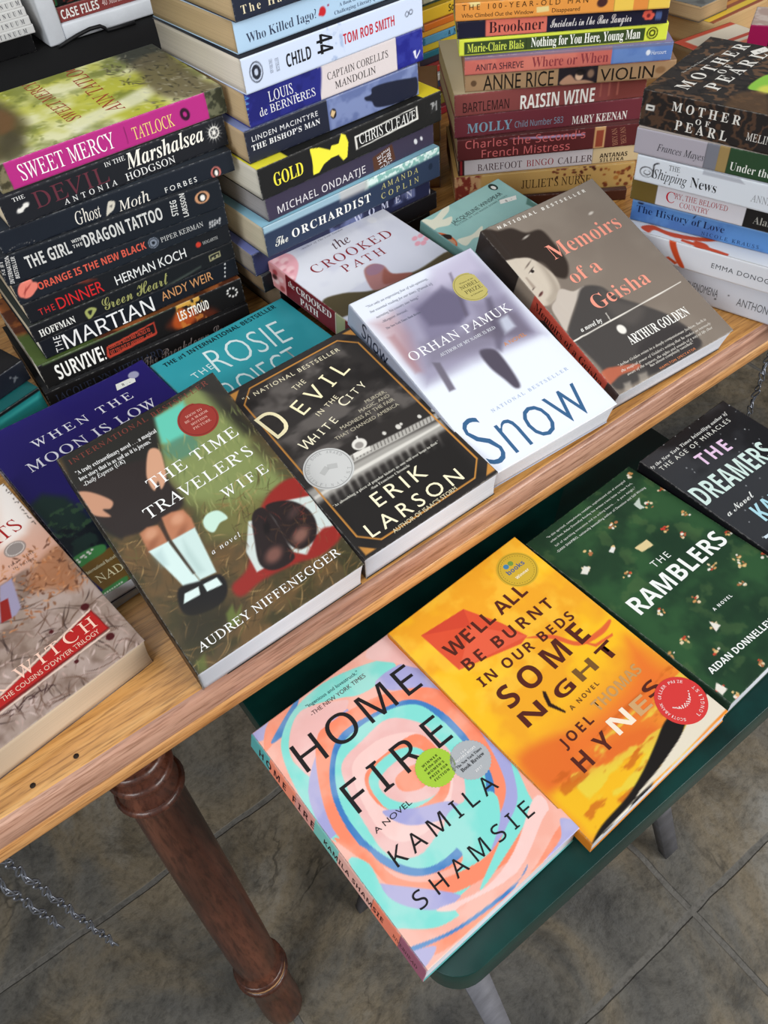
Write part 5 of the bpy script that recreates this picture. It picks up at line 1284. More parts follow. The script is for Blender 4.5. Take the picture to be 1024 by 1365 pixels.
 ('p',((97.8,3.4),(107.4,10.1),(114.6,4.2),(123.2,4.1),(132.7,1),(123.7,-0.3),(103.3,-0.6)),(196,150,120),1,0.9,1),
 ('e',(128.9,9.8),3.4,4,(176,140,110),1.4,0.7,0),
 ('e',(9.1,8.4),3,3,(90,66,46),0.5,0.9,0),
 ('e',(199.3,8.4),5,3.4,(120,84,52),1,0.6,0)],
'raisin.s':[('f',(136,70,68)),
 ('p',((166,-1),(210,-1),(210,24),(166,24)),(112,54,48),8,0.8,0),
 ('p',((154,5),(156,5),(156,19),(154,19)),(170,100,86),0.7,0.7,0),
 ('p',((163,5),(165,5),(165,19),(163,19)),(170,100,86),0.7,0.7,0),
 ('p',((172,5),(174,5),(174,19),(172,19)),(170,100,86),0.7,0.7,0)],
'molly.s':[('f',(112,48,58))],
'charles.s':[('f',(92,38,40)),
 ('p',((150,-1),(162,-1),(162,25),(150,25)),(206,160,110),0.4,1,0),
 ('p',((152,2),(160,2),(160,20),(152,20)),(150,70,50),0.6,1,0),
 ('p',((57.4,20.5),(138.9,18.2),(139.6,16.2),(90.2,17.1)),(214,190,236),1.2,0.9,0)],
'bare.s':[('z',((0,7,(52,26,30)),(7,150,(206,200,204)),(150,210,(214,192,150)))),
 ('p',((2,-1),(4.5,-1),(4.5,19),(2,19)),(150,40,44),0.3,1,0)],
'juliet.s':[('f',(196,160,96)),
 ('e',(155.9,26.2),1.54,1.75,(90,40,30),0.5,0.9,0),
 ('e',(143.2,22.2),1.7,1.57,(90,40,30),0.5,0.9,0),
 ('e',(124.8,20.2),1.49,1.54,(110,50,34),0.5,0.9,0),
 ('e',(116.7,18.4),0.93,0.95,(90,40,30),0.5,0.9,0),
 ('e',(122.8,26.8),1.85,0.76,(110,50,34),0.5,0.9,0),
 ('e',(153.3,28.9),0.88,1.07,(110,50,34),0.5,0.9,0),
 ('e',(134.7,24.6),1.91,0.89,(90,40,30),0.5,0.9,0),
 ('e',(146.7,27.7),1.93,1.78,(90,40,30),0.5,0.9,0),
 ('e',(127.4,27.9),1.5,1.01,(110,50,34),0.5,0.9,0),
 ('e',(157.4,27.7),1.75,1.24,(110,50,34),0.5,0.9,0),
 ('e',(148.2,24.1),1.85,1.16,(70,34,24),0.5,0.9,0),
 ('e',(143.3,17.3),1.43,1.08,(90,40,30),0.5,0.9,0),
 ('e',(144.4,20.8),1.52,1.68,(90,40,30),0.5,0.9,0),
 ('e',(153.1,27.2),1.54,1.52,(70,34,24),0.5,0.9,0),
 ('e',(147.9,24),2.09,1.12,(110,50,34),0.5,0.9,0),
 ('e',(140.7,28.9),1.91,1.66,(90,40,30),0.5,0.9,0),
 ('e',(116.9,26.7),2,1.35,(110,50,34),0.5,0.9,0),
 ('e',(124.6,26.5),1.7,1.26,(110,50,34),0.5,0.9,0),
 ('e',(136.3,21.7),2.12,1.19,(70,34,24),0.5,0.9,0),
 ('e',(116,16.3),1.05,1.05,(70,34,24),0.5,0.9,0),
 ('e',(116.4,22.8),2,1.03,(110,50,34),0.5,0.9,0),
 ('e',(158.2,23.7),1.69,1.71,(70,34,24),0.5,0.9,0),
 ('e',(138.2,18.9),0.85,0.74,(110,50,34),0.5,0.9,0),
 ('e',(121.4,27.4),1.76,1.53,(110,50,34),0.5,0.9,0),
 ('e',(116.4,18.1),1.27,1.01,(70,34,24),0.5,0.9,0),
 ('e',(134.4,21.9),1.78,1.25,(110,50,34),0.5,0.9,0),
 ('e',(141.9,18.7),1.13,0.89,(110,50,34),0.5,0.9,0),
 ('e',(113.9,24),1.95,0.73,(70,34,24),0.5,0.9,0),
 ('e',(112.1,24.4),1.89,1.49,(110,50,34),0.5,0.9,0),
 ('e',(157.1,25.2),1.69,1.3,(70,34,24),0.5,0.9,0),
 ('e',(183.6,11.5),2.88,2.5,(170,110,50),0.7,0.9,0),
 ('e',(190.1,15.8),2.7,1.41,(110,50,30),0.7,0.9,0),
 ('e',(190.6,18.8),2.43,1.64,(110,50,30),0.7,0.9,0),
 ('e',(196,19.1),1.02,1.26,(110,50,30),0.7,0.9,0),
 ('e',(172.2,6.2),2.15,1.77,(170,110,50),0.7,0.9,0),
 ('e',(165.6,22.5),1.56,1.8,(110,50,30),0.7,0.9,0),
 ('e',(181.5,18),1.11,1.46,(110,50,30),0.7,0.9,0),
 ('e',(169.9,16.2),1.75,1.12,(150,80,40),0.7,0.9,0),
 ('e',(198.5,12.1),1.9,1.69,(110,50,30),0.7,0.9,0),
 ('e',(172.7,3.7),2.35,2.35,(110,50,30),0.7,0.9,0),
 ('e',(194.6,21.2),1.25,1.58,(150,80,40),0.7,0.9,0),
 ('e',(201.3,9),1.36,2.34,(150,80,40),0.7,0.9,0),
 ('e',(189,7.8),1.52,1.93,(110,50,30),0.7,0.9,0),
 ('e',(186.6,3.9),2.01,1.92,(150,80,40),0.7,0.9,0),
 ('e',(174.4,21.6),1.29,1.42,(170,110,50),0.7,0.9,0),
 ('e',(170.4,5.9),1.57,1.28,(110,50,30),0.7,0.9,0),
 ('e',(197.3,21.7),1.78,2.36,(110,50,30),0.7,0.9,0),
 ('e',(194.2,20.6),2.37,1.02,(150,80,40),0.7,0.9,0),
 ('e',(170.9,23),1.73,1.19,(150,80,40),0.7,0.9,0),
 ('e',(195.9,3.1),2.65,2.13,(110,50,30),0.7,0.9,0),
 ('e',(186.4,15.6),1.1,1.93,(170,110,50),0.7,0.9,0),
 ('e',(185.4,17.5),2.45,1.77,(150,80,40),0.7,0.9,0),
 ('p',((0,-1),(24,-1),(30,29),(0,29)),(122,44,36),3,0.95,0),
 ('n',(214,180,130),7,0.55,0.12,0.8,163,(0,30,0,30),(1,1))],
'pearl.s':[('f',(38,33,31)),
 ('m',(86,62,46),14,22,0.78,0.9,171),
 ('p',((4,3),(5,3),(5,26),(4,26)),(70,62,56),0.3,0.6,0),
 ('p',((4.7,18.9),(12.2,19.1),(12.2,14.4),(4.2,14)),(226,224,218),0.3,1,0),
 ('p',((6.5,17),(11.1,17.2),(10.8,15.9),(6.3,15.7)),(38,33,31),0.3,1,0)],
'pearl.c':[('f',(44,38,35)),
 ('m',(104,76,54),26,26,0.72,0.9,172),
 ('m',(26,22,22),20,18,0.85,0.8,173),
 ('p',((40.7,128.6),(57.7,129.2),(73.9,124.9),(72.3,114.4),(42.9,105.3),(39.1,118.9)),(142,196,70),1,1,1),
 ('e',(44.6,114.8),9,6,(222,216,90),3,0.9,0),
 ('p',((-8.8,128.9),(21.5,133.2),(35.8,125.2),(34.4,108.9),(-2.4,94),(-10.2,108.3)),(96,70,46),4,0.8,1)],
'tuscan.s':[('z',((0,65,(176,170,180)),(65,76,(122,124,134)),(76,85,(160,134,84)),(85,210,(42,72,44))))],
'ship.s':[('f',(222,228,236)),
 ('p',((62,20),(100,20),(92,26),(62,26)),(170,174,184),0.6,0.8,0),
 ('e',(10.8,10),6.5,5,(60,60,64),0.4,1,0),
 ('e',(11,9.8),5.8,4.3,(222,228,236),0.4,1,0),
 ('e',(11.5,9.5),3.4,2.4,(60,60,64),0.3,1,0),
 ('e',(11.4,9.8),2.8,1.8,(222,228,236),0.3,1,0),
 ('p',((16.3,7.1),(16.3,14.9),(16.5,18.4),(20.2,20.7),(21.7,20.1),(17.8,17.8),(17.9,12.5),(17.6,6.7)),(40,40,44),0.4,1,1)],
'cry.s':[('z',((0,25,(112,92,44)),(25,108,(218,216,222)),(108,210,(28,26,26))))],
'hist.s':[('f',(92,142,204)),
 ('n',(72,112,180),24,0.5,0.2,0.7,181,None,(1,1)),
 ('p',((1,20),(105,20),(105,21),(1,21)),(30,50,100),0.3,0.8,0),
 ('e',(8.4,18.9),3,1.6,(24,30,60),0.4,1,0),
 ('p',((60.1,16.4),(62.5,20.7),(63.5,20.4),(61.3,16.2)),(24,30,60),0.3,1,0),
 ('p',((-1,19),(205,19),(205,23),(-1,23)),(150,186,230),1,0.7,0)],
'room.s':[('f',(222,224,230)),
 ('p',((52.5,35.2),(58.9,36.3),(56.7,25.6),(62.3,13.1),(69.9,1.7),(64.6,1.7),(55.6,12.6),(50.4,23.7)),(208,78,40),0.6,1,1),
 ('p',((49.9,6.8),(52.7,8.2),(62.6,4.3),(60.1,1.9)),(208,78,40),0.6,1,0)],
'room.c':[('f',(230,232,236)),
 ('p',((2,175),(9,172),(6,150),(14,122),(26,110),(24,118),(16,135),(13,160),(16,178),(8,186)),(210,80,42),0.7,1,1),
 ('p',((0,100),(3,142),(7,142),(4,98)),(210,80,42),0.7,1,1),
 ('p',((0,128),(10,132),(9,120),(2,116)),(210,80,42),0.7,1,1),
 ('p',((40,196),(80,196),(80,204),(40,204)),(210,80,42),0.7,1,0)],
'const.s':[('f',(206,210,220)),
 ('e',(105.1,9.6),1,1,(90,92,98),0.4,1,0),
 ('e',(116.4,17.5),0.8,0.8,(90,92,98),0.4,1,0)],
'marsh.c':[('f',(30,30,36))],
'moth.c':[('f',(30,36,44))],
'tattoo.c':[('f',(30,34,40))],
'orange.c':[('f',(32,36,42))],
'dinner.c':[('f',(26,28,32))],
'heart.c':[('f',(40,44,40))],
'martian.c':[('f',(60,70,60))],
'break.c':[('f',(18,18,20))],
'man.c':[('f',(40,40,50))],
'iago.c':[('f',(190,210,230))],
'child.c':[('f',(30,32,40))],
'corelli.c':[('f',(150,150,180))],
'bishop.c':[('f',(108,118,160))],
'cat.c':[('f',(86,84,100))],
'orchard.c':[('f',(120,164,184))],
'women.c':[('f',(96,104,160))],
'dark.c':[('f',(30,30,34))],
'100.c':[('f',(220,150,70))],
'brook.c':[('f',(60,40,60))],
'nothing.c':[('f',(216,226,74))],
'where.c':[('f',(120,110,140))],
'violin.c':[('f',(120,92,70))],
'raisin.c':[('f',(214,196,160))],
'molly.c':[('f',(110,50,60))],
'charles.c':[('f',(80,36,36))],
'bare.c':[('f',(200,196,200))],
'juliet.c':[('f',(190,150,90))],
'tuscan.c':[('f',(210,196,186))],
'ship.c':[('f',(220,226,236))],
'cry.c':[('f',(214,212,218))],
'hist.c':[('f',(150,186,226))],
'const.c':[('f',(214,218,226))],
}
TEXT={
'home.c':[('"Ingenious and lovestruck."','s',(40,70,80),43.5,192.1,47.6,-2.2,3.03),
 ('-THE NEW YORK TIMES','s',(90,60,60),42.6,184.4,51,-0.4,3.59),
 ('HOME','s+',(30,28,30),14.8,150.4,107.2,-0.8,24.31),
 ('FIRE','s+',(30,28,30),25.3,102.9,86.3,-0.3,23.38),
 ('A NOVEL','s',(30,28,30),26.3,84.2,31.9,0.8,3.99),
 ('KAMILA','s+',(30,28,30),23.9,57.9,87.4,-2.3,12.52),
 ('SHAMSIE','s+',(30,28,30),18.8,28.3,98.4,-1.5,11.37)],
'well.c':[("WE'LL ALL",'S',(84,34,24),23.4,162.4,85.4,1.9,12.4),
 ('BE BURNT','S',(84,34,24),25.2,145.7,89.9,-1.8,10.08),
 ('IN OUR BEDS','S',(84,34,24),24.2,128.6,94.4,-2.7,8.45),
 ('SOME','S',(84,34,24),27.1,102.1,88.2,1.7,17.97),
 ('N','S',(84,34,24),26,84,20.1,-1.4,12.11),
 ('G','S',(84,34,24),59.2,82.7,16.6,0.9,11.06),
 ('H','S',(120,84,40),81.6,82.9,18.2,0,11.27),
 ('T','S',(84,34,24),106.4,81.5,16,3.2,12.8),
 ('A NOVEL','S',(110,70,30),59.2,72.5,30.3,2.3,3.57),
 ('JOEL','S',(84,34,24),34.4,55.8,30.7,1.2,7.52),
 ('THOMAS','S',(196,150,92),72.5,59.2,48.5,1.1,8.42),
 ('HY','S',(84,34,24),31.3,35.4,32.5,0,13.25),
 ('N','S',(244,228,206),69.9,37.7,17.4,-0.9,13.66),
 ('E','S',(206,160,108),91.9,37.4,13.1,-1.1,11.9),
 ('S','S',(84,34,24),107.9,41.6,12.7,1.8,10.24)],
'ramblers.c':[('"In this spirited, compulsively readable, sophisticated tale of entangled','s',(226,232,226),18.3,194.1,99.6,-0.8,2.07),
 ('urban lives, Aidan Donnelley Rowley has written a love letter to New York,','s',(226,232,226),17.1,189.3,103.2,-1.5,2.07),
 ('full of sparkling innocence and its aching hearts. . . A pure delight."','s',(226,232,226),16.7,183.4,101.5,-1.3,2.04),
 ('-DANI SHAPIRO, nationally bestselling author of Devotion and Still Writing','s',(226,232,226),12.8,177.9,111.7,-1.4,2.2),
 ('THE','s',(226,232,226),58.7,113.2,19.8,-2.6,6.35),
 ('RAMBLERS','S',(240,243,240),13.6,91.3,111.8,-0.7,16.19),
 ('A NOVEL','S',(240,243,240),58.2,55.7,22,-2.1,2.73),
 ('AIDAN DONNELLEY ROWLEY','S',(240,243,240),10.2,23.2,105.4,-3.1,5.35)],
'dreamers.c':[('By the New York Times bestselling author of','I',(225,228,225),-1.1,196.3,108.2,-0.2,3.41),
 ('THE AGE OF MIRACLES','s',(220,222,215),6,189.1,95.3,-0.7,4.57),
 ('THE','S',(226,196,226),37.8,167.9,36.9,-3.9,14.06),
 ('DREAMERS','S',(206,228,222),2.4,138.5,94.8,-2.5,21.23),
 ('a Novel','c',(225,228,225),6.9,118.5,35.7,0.1,6.47),
 ('KAREN','S',(170,214,226),25.2,95.5,56.1,-3.3,18.21),
 ('THOMPSON','S',(206,220,230),8.9,72.4,95.9,-4.5,14.75),
 ('WALKER','S',(220,206,228),-2.8,49.1,72,-5.3,15.27)],
'snow.c':[('Snow','t',(58,98,138),6.4,5.7,107.9,0,47.05),
 ('NATIONAL BESTSELLER','r',(140,164,196),38.1,47.4,82.3,0.9,3.1),
 ('ORHAN PAMUK','r',(246,246,250),11.8,123.5,108.9,0.9,9.12),
 ('AUTHOR OF MY NAME IS RED','r',(235,238,245),35.2,115.3,59.4,0.8,3.12),
 ('A NOVEL','s',(214,140,70),89.6,96,23.5,0.4,3.84),
 ('"Not only an engrossing feat of tale-spinning,','i',(96,100,116),11.3,191.3,65,0.4,2.59),
 ('but essential reading for our times. [Pamuk is]','i',(96,100,116),10.8,185,65.4,-0.1,2.57),
 ('narrating his country into being."','i',(96,100,116),12.1,177.4,45.3,0.6,2.54),
 ('-Margaret Atwood,','i',(96,100,116),13.7,170.8,26.2,0.1,2.53),
 ('The New York Times Book Review','r',(96,100,116),12.6,162.9,36.1,0.4,2.5)],
'geisha.c':[('NATIONAL BESTSELLER','S',(232,228,220),15.9,196.4,101,-1.9,3.54),
 ('Memoirs','r',(236,150,130),40.3,142,80.6,0,17.42),
 ('of a','r',(236,150,130),39.1,111.3,33.6,0.7,15.16),
 ('Geisha','r',(236,150,130),39.4,78.3,64,0.3,15.55),
 ('a novel by','I',(240,238,232),12.3,66.7,23.3,-1,4.61),
 ('ARTHUR GOLDEN','R',(240,238,232),42.5,34.1,68,-0.8,9.27),
 ('"Arthur Golden writes in a deeply compassionate fashion. Such is','i',(232,226,216),18.3,22,100.2,-0.7,2.42),
 ("the magical power of Golden's writing that he makes us intensely",'i',(232,226,216),16.8,16.5,102.4,-0.6,2.41),
 ('aware of the textures, the sights and sounds of a way of life that','i',(232,226,216),19.3,11.3,98.2,0,2.39),
 ('has almost completely vanished."','i',(232,226,216),42.3,8.1,50.3,-0.2,2.41),
 ('HAMILTON SPECTATOR','s',(230,140,90),48,1.7,41.6,0.3,2.18)],
'ttw.c':[('INTERNATIONAL BESTSELLER','r',(118,56,46),6.3,192.7,120.6,1.6,4.51),
 ('"A truly extraordinary novel . . . a magical','r',(238,238,236),6.1,181.8,66.1,-0.4,3.87),
 ('love story that is as sad as it is joyous."','r',(238,238,236),5.8,175.9,59.4,-0.5,3.84),
 ('-Daily Express (UK)','i',(238,238,236),6.1,170.3,34,1.9,3.43),
 ('THE TIME','r',(238,238,236),44.1,138.8,78,3.4,9.7),
 ("TRAVELER'S",'r',(238,238,236),30.2,118.9,91.4,2.2,9.63),
 ('WIFE','r',(238,238,236),83.8,101.6,38.8,2,8.09),
 ('a novel','i',(238,238,236),53.2,68.6,23.9,2,3.87),
 ('AUDREY NIFFENEGGER','r',(238,238,236),9.3,12,117.5,2,6.37)],
'devil.c':[('"1 NATIONAL BESTSELLER','s',(232,222,190),9,181.7,95.4,-0.8,4.37),
 ('THE','s',(232,222,190),48.8,165.7,12.7,11.1,5.22),
 ('D','s+',(252,240,196),9.8,131.8,17.8,10.2,28.86),
 ('EVIL','s+',(252,240,196),39.8,139.5,61.7,16.7,15.8),
 ('IN THE','s',(232,222,190),49.1,130.9,25,15.8,4.54),
 ('W','s+',(244,236,206),20.3,108.6,12.1,7.9,9.56),
 ('HITE','s+',(244,236,206),31.6,110.8,28.1,14,7.12),
 ('C','s+',(244,236,206),70.6,126.6,8.4,11.4,9.04),
 ('ITY','s+',(244,236,206),80.2,129.4,20.1,14.7,6.99),
 ('MURDER,','s',(190,182,160),87.3,118.7,20.2,-2.4,3.44),
 ('MAGIC, AND','s',(190,182,160),77.6,113.5,29.7,-1.5,3.38),
 ('MADNESS AT THE FAIR','s',(190,182,160),55.5,108.2,52.4,-1.3,3.55),
 ('THAT CHANGED AMERICA','s',(190,182,160),46,102.1,61.7,-1.3,3.27),
 ('"As absorbing a piece of popular history as one will ever hope to find."','r',(225,222,210),8.4,50.8,100.8,0,2.43),
 ('-San Francisco Chronicle','r',(225,222,210),39.9,46.6,37.2,-0.1,2.45),
 ('ERIK','s',(250,240,205),35.1,30.4,48,0.9,12.95),
 ('LARSON','s',(250,240,205),15.5,11.9,87.3,-0.3,12.31),
 ("AUTHOR OF ISAAC'S STORM",'s',(225,215,180),30.8,5.1,61.2,1.8,3.62)],
'moon.c':[('WHEN THE','r',(228,226,236),32.3,168.1,95.8,1,9.54),
 ('MOON IS LOW','r',(228,226,236),17.4,144.7,122.6,1.5,11),
 ('International Bestselling Author','r',(220,214,180),0.8,23.9,37.6,1.4,3.31),
 ('NADIA HASHIMI','r',(225,215,175),3.4,11.3,77.6,-0.6,7.69)],
'rosie.c':[('THE #1 INTERNATIONAL BESTSELLER','S',(18,40,46),9.7,114.1,128.9,1.3,6.09),
 ('THE','s',(214,240,240),21.5,80.7,21.7,4.7,8.51),
 ('ROSIE','t',(226,246,246),42.1,73.6,80,-5.9,35.06),
 ('PROJECT','t',(226,246,246),19.4,25.6,93,-0.5,34.15)],
'crooked.c':[('the','i',(90,60,70),61.1,184.2,20.3,-2.9,11.98),
 ('CROOKED','r',(142,40,52),21.4,169.7,97.5,-4.4,11.8),
 ('PATH','r',(142,40,52),44.8,151.9,50.1,-6,10.57),
 ('"A hauntingly beautiful novel about love and secrets, and','i',(110,112,130),26.9,217.5,88.1,-2.8,2.36),
 ('the power of art in a world of loss and suspicion"','i',(110,112,130),30,212.2,82.4,-3.2,2.35),
 ('-author of The Lost Garden','i',(110,112,130),35.5,206.1,51.5,-3.7,2.35)],
'crooked.s':[('the','i',(240,230,225),30,15.83,9.4,0,7),
 ('CROOKED','R',(240,230,225),42,15.63,51,0,7.6),
 ('PATH','R',(240,230,225),47,4.29,26.5,0,7.6)],
'winspear.c':[('JACQUELINE WINSPEAR','s',(30,40,40),21,140.1,75.3,3.2,5.15),
 ('AUTHOR OF THE MAISIE DOBBS BOOKS','s',(60,80,80),22.2,136.7,75.7,1.8,2.23)],
'witch.c':[('ROBERTS','r',(160,30,30),41,141.2,73.1,5.3,13.47),
 ('FIRST TIME','s',(110,90,80),87.9,121.2,20.1,-2.2,2.06),
 ('IN PRINT','s',(110,90,80),89.4,117.2,15.8,-8.9,2.06),
 ('DARK WITCH','r',(240,200,180),-10.6,33.9,119,-0.3,10.17),
 ("BOOK ONE OF THE COUSINS O'DWYER TRILOGY",'s',(230,190,170),-0.4,27.5,106.7,-0.1,3.73)],
'mercy.s':[('SWEET MERCY','r',(246,240,240),17.8,4.54,79.1,0,12.21),
 ('TATLOCK','r',(236,206,120),113.1,4.72,37.2,0,9.6)],
'mercy.c':[('ANN TATLOCK','r',(160,50,40),20.4,78.5,140.6,-2.3,14.58),
 ('SWEET MERCY','r',(160,50,40),32.2,112.4,106.3,1.7,12.13)],
'marsh.s':[('THE','r',(238,238,236),10.4,18.96,9.9,0,2.95),
 ('DEVIL','r',(96,44,56),25.5,7.6,63.7,0,12.96),
 ('IN THE','r',(238,238,236),88.6,19.05,18.1,0,3.54),
 ('Marshalsea','I',(240,236,225),106.4,10.96,72.2,0,12.39),
 ('ANTONIA','r',(238,238,236),47.2,2.55,46.9,0,4.38),
 ('HODGSON','r',(238,238,236),102.5,2.46,45.7,0,5.8)],
'moth.s':[('Ghost','i',(230,225,215),63.6,2.47,21.9,0,10.77),
 ('Moth','i',(230,225,215),100.6,0.9,28.2,0,8.8),
 ('FORBES','s',(225,225,222),143.5,2.39,29.9,0,4.41)],
'tattoo.s':[('THE GIRL','S',(205,205,202),21.1,8.4,37.9,0,10.96),
 ('WITH','S',(205,205,202),61.5,16.24,9.1,0,2.74),
 ('THE','S',(205,205,202),61,11.77,8.3,0,2.77),
 ('DRAGON TATTOO','S',(205,205,202),70.9,8.85,71.2,0,10.97),
 ('STIEG','S',(205,205,202),156,7.4,13.8,84.6,5.88),
 ('LARSSON','S',(205,205,202),164.9,3.5,20.9,86.9,4.87),
 ('THE #1','S',(200,200,198),1.8,7.4,14.2,78.2,3.49),
 ('INTERNATIONAL','S',(200,200,198),6,1.1,28.6,78.4,3.35),
 ('BESTSELLER','S',(200,200,198),11.6,3.8,19.2,80.1,3.19)],
'orange.s':[('ORANGE IS THE NEW BLACK','S',(208,88,70),19.1,7.11,98.8,0,6.65),
 ('PIPER KERMAN','r',(190,190,188),132.1,7.11,41.8,0,4.57)],
'dinner.s':[('THE','s',(190,40,40),10.1,4.61,14,0,5.99),
 ('DINNER','s',(200,36,38),27.1,3.17,42.5,0,10.78),
 ('HERMAN KOCH','s',(228,228,226),81.6,3.53,69.5,0,8.8),
 ('HOGARTH','r',(180,180,178),169.4,8.32,15.5,0,2.95)],
'heart.s':[('HOFFMAN','R',(228,228,222),6.1,3.51,33.1,0,6.66),
 ('Green Heart','c',(150,150,92),66.4,2.64,65.6,0,11.54)],
'martian.s':[('THE','s',(225,225,225),16.9,1.3,16,82.1,6.14),
 ('MARTIAN','s+',(230,230,230),20.1,1.15,88.8,0,15.25),
 ('ANDY WEIR','s',(196,140,92),118.4,6.65,54.3,0,9.07)],
'survive.s':[('SURVIVE!','S',(244,244,240),12.7,4.26,47.1,0,15.73),
 ('ESSENTIAL SKILLS AND TACTICS TO','S',(190,70,50),65.7,12.55,41.8,0,4.3),
 ('GET YOU OUT OF ANYWHERE - ALIVE','S',(190,70,50),64.9,6.56,43.6,0,4.35),
 ('LES STROUD','S',(244,240,230),137.5,9.17,32.8,0,10.07)],
'break.s':[('JACQUELYN MITCHARD','r',(46,54,74),6.4,9.59,109.5,0,8.78),
 ('The Breakdown Lane','c',(140,130,128),93.4,5.69,97.5,0,9.65)],
'man.s':[("The Handmaid's Tale",'r',(226,214,180),6.4,4.19,115.2,0,6.04)],
'iago.s':[('Who Killed Iago?','r',(50,60,84),10,5.69,69.4,0,7.06),
 ('A Book of Fiendishly','r',(70,86,112),103.7,7.89,37.6,0,2.76),
 ('Challenging Literary Quizzes','r',(70,86,112),97.8,2.9,56.2,0,2.98)],
'child.s':[('CHILD','S',(28,28,34),42.2,8.88,25.2,0,10),
 ('44','S',(20,20,24),74.1,24.3,15.3,-91.4,16.45),
 ('TOM ROB SMITH','S',(190,48,62),101.5,9.87,56.4,0,8.08),
 ('NEW YORK TIMES','r',(60,70,90),28.4,9.1,10.6,87.8,2.97),
 ('BESTSELLER','r',(60,70,90),34.8,8.9,10.3,90.1,3.24)],
'corelli.s':[('LOUIS','r',(232,232,236),22.2,14.91,24.6,0,8.21),
 ('de BERNIÈRES','r',(232,232,236),11.3,6.15,57.4,0,6.66),
 ("CAPTAIN CORELLI'S",'r',(44,40,40),83,14.2,67,0,6),
 ('MANDOLIN','r',(44,40,40),90,5,45,0,6)],
'bishop.s':[('LINDEN MACINTYRE','s',(225,225,228),6.3,17.6,69,0,4.3),
 ("THE BISHOP'S MAN",'R',(232,232,234),4.6,10.2,72,0,4.6)],
'gold.s':[('GOLD','R',(238,226,70),14.6,7.76,32,0,11.54),
 ('CHRIS CLEAVE','r',(232,232,228),111.5,11.38,68.7,0,9.67)],
'cat.s':[('MICHAEL ONDAATJE','s+',(226,222,226),11.1,3.69,104.3,0,7.17),
 ('THE','s',(226,222,226),137.5,0.3,14,100.6,4.44),
 ("CAT'S",'s',(226,222,226),143.2,0.6,15.6,99.2,4.49),
 ('TABLE','s',(226,222,226),149.3,2.1,15.3,101,4.82)],
'orchard.s':[('The','c',(230,230,222),9.6,7.7,14.7,0,8.45),
 ('ORCHARDIST','R',(238,238,232),29.2,8.6,95,0,8.16),
 ('AMANDA','r',(190,184,120),137.9,15.04,48,0,5.57),
 ('COPLIN','r',(190,184,120),137.2,5.12,48.8,0,5.8)],
'women.s':[('WOMEN','R',(196,200,226),120,8,76,0,7.2)],
'100.s':[('THE 100-YEAR-OLD MAN','s',(70,44,20),7,9.6,120,0,4.6),
 ('Who Climbed Out the Window','s',(80,52,26),6.3,3,69.5,0,3.6),
 ('Disappeared','s',(80,52,26),93.4,3,26.5,0,3.6)],
'brook.s':[('Brookner','r',(60,28,34),31.3,3.31,53.4,0,10.31),
 ('Incidents in the Rue Laugier','c',(226,222,222),91.4,4.13,78.4,0,7.62)],
'nothing.s':[('Marie-Claire Blais','R',(206,220,90),8.4,3.2,56.5,0,7.65),
 ('Nothing for You Here, Young Man','R',(244,246,236),72.1,3.62,107.6,0,8.51)],
'where.s':[('ANITA SHREVE','s',(66,40,50),11.4,3.82,48.6,0,6.22),
 ('Where or When','r',(140,60,66),68.3,3.07,76.6,0,10),
 ('Harcourt','s',(214,222,236),187.4,6.68,14.6,0,3.8)],
'violin.s':[('ANNE RICE','s',(28,22,16),19,0.9,72.5,0,14.53),
 ('VIOLIN','s',(28,22,16),138.7,1.61,54.1,0,11.76)],
'raisin.s':[('BARTLEMAN','s+',(38,20,20),9.1,3.57,49.1,0,10),
 ('RAISIN WINE','S',(242,238,232),70.2,0.9,78.9,0,14.15)],
'molly.s':[('MOLLY','R',(128,160,180),13.8,4.35,48.9,0,9.92),
 ('Child Number 583','s+',(130,150,170),65.6,5.03,52.4,0,6.68),
 ('MARY KEENAN','R',(232,226,220),127.6,2.21,59.8,0,8.32)],
'charles.s':[("Charles the Second's",'s+',(214,112,112),9,13.4,131,0,8.6),
 ('French Mistress','s+',(214,112,112),27,2,97,0,8.6),
 ('BRYAN','r',(170,120,96),177,2.3,19.1,100.3,5.62),
 ('BEVAN','r',(170,120,96),186.3,3.6,18.6,101.6,5.61)],
'bare.s':[('BAREFOOT','r',(60,24,30),21.5,4.26,49.9,0,7.52),
 ('BINGO','r',(150,30,40),76.4,4.34,30.2,0,7.2),
 ('CALLER','r',(60,24,30),111.7,3.83,38.5,0,7.19),
 ('ANTANAS','S',(50,34,24),158.1,6.53,30.7,0,4.9),
 ('SILEIKA','S',(50,34,24),159,1.85,26.4,0,3.78)],
'juliet.s':[("JULIET'S NURSE",'r',(50,30,16),76.5,7.89,78.8,0,9.68)],
'pearl.s':[('MOTHER','R',(232,228,220),27.8,18.04,60.5,0,7.45),
 ('OF','R',(232,228,220),50.8,11.26,12.6,0,4.39),
 ('PEARL','R',(232,228,220),33.5,3.11,46.5,0,8.06),
 ('MELINDA HAYNES','r',(232,228,220),95.8,7.89,56.4,0,6.27)],
'pearl.c':[('MOTHER','R',(232,228,220),14.2,170.6,112.9,-4.2,12.32),
 ('OF','R',(232,228,220),58.5,157.7,19.6,-3.6,7.17),
 ('PEARL','R',(232,228,220),24.3,148.2,90.5,-4.9,13.09),
 ('The New York Times Bestseller','r',(200,196,188),44.8,188.5,51.4,-6.9,2.44)],
'tuscan.s':[('Frances Mayes','i',(60,58,64),21.1,6.4,43.3,0,6.19),
 ('Under the Tuscan Sun','r',(236,238,230),87.7,4.35,79.4,0,7.09)],
'ship.s':[('THE','r',(50,50,52),31,16.5,10.6,0,4.6),
 ('Shipping','i',(30,30,34),17.5,6,32,0,8.6),
 ('News','r',(30,30,34),53,6.2,24,0,9.4),
 ('ANNIE PROULX','r',(150,152,158),107.8,7,49.3,0,6.4)],
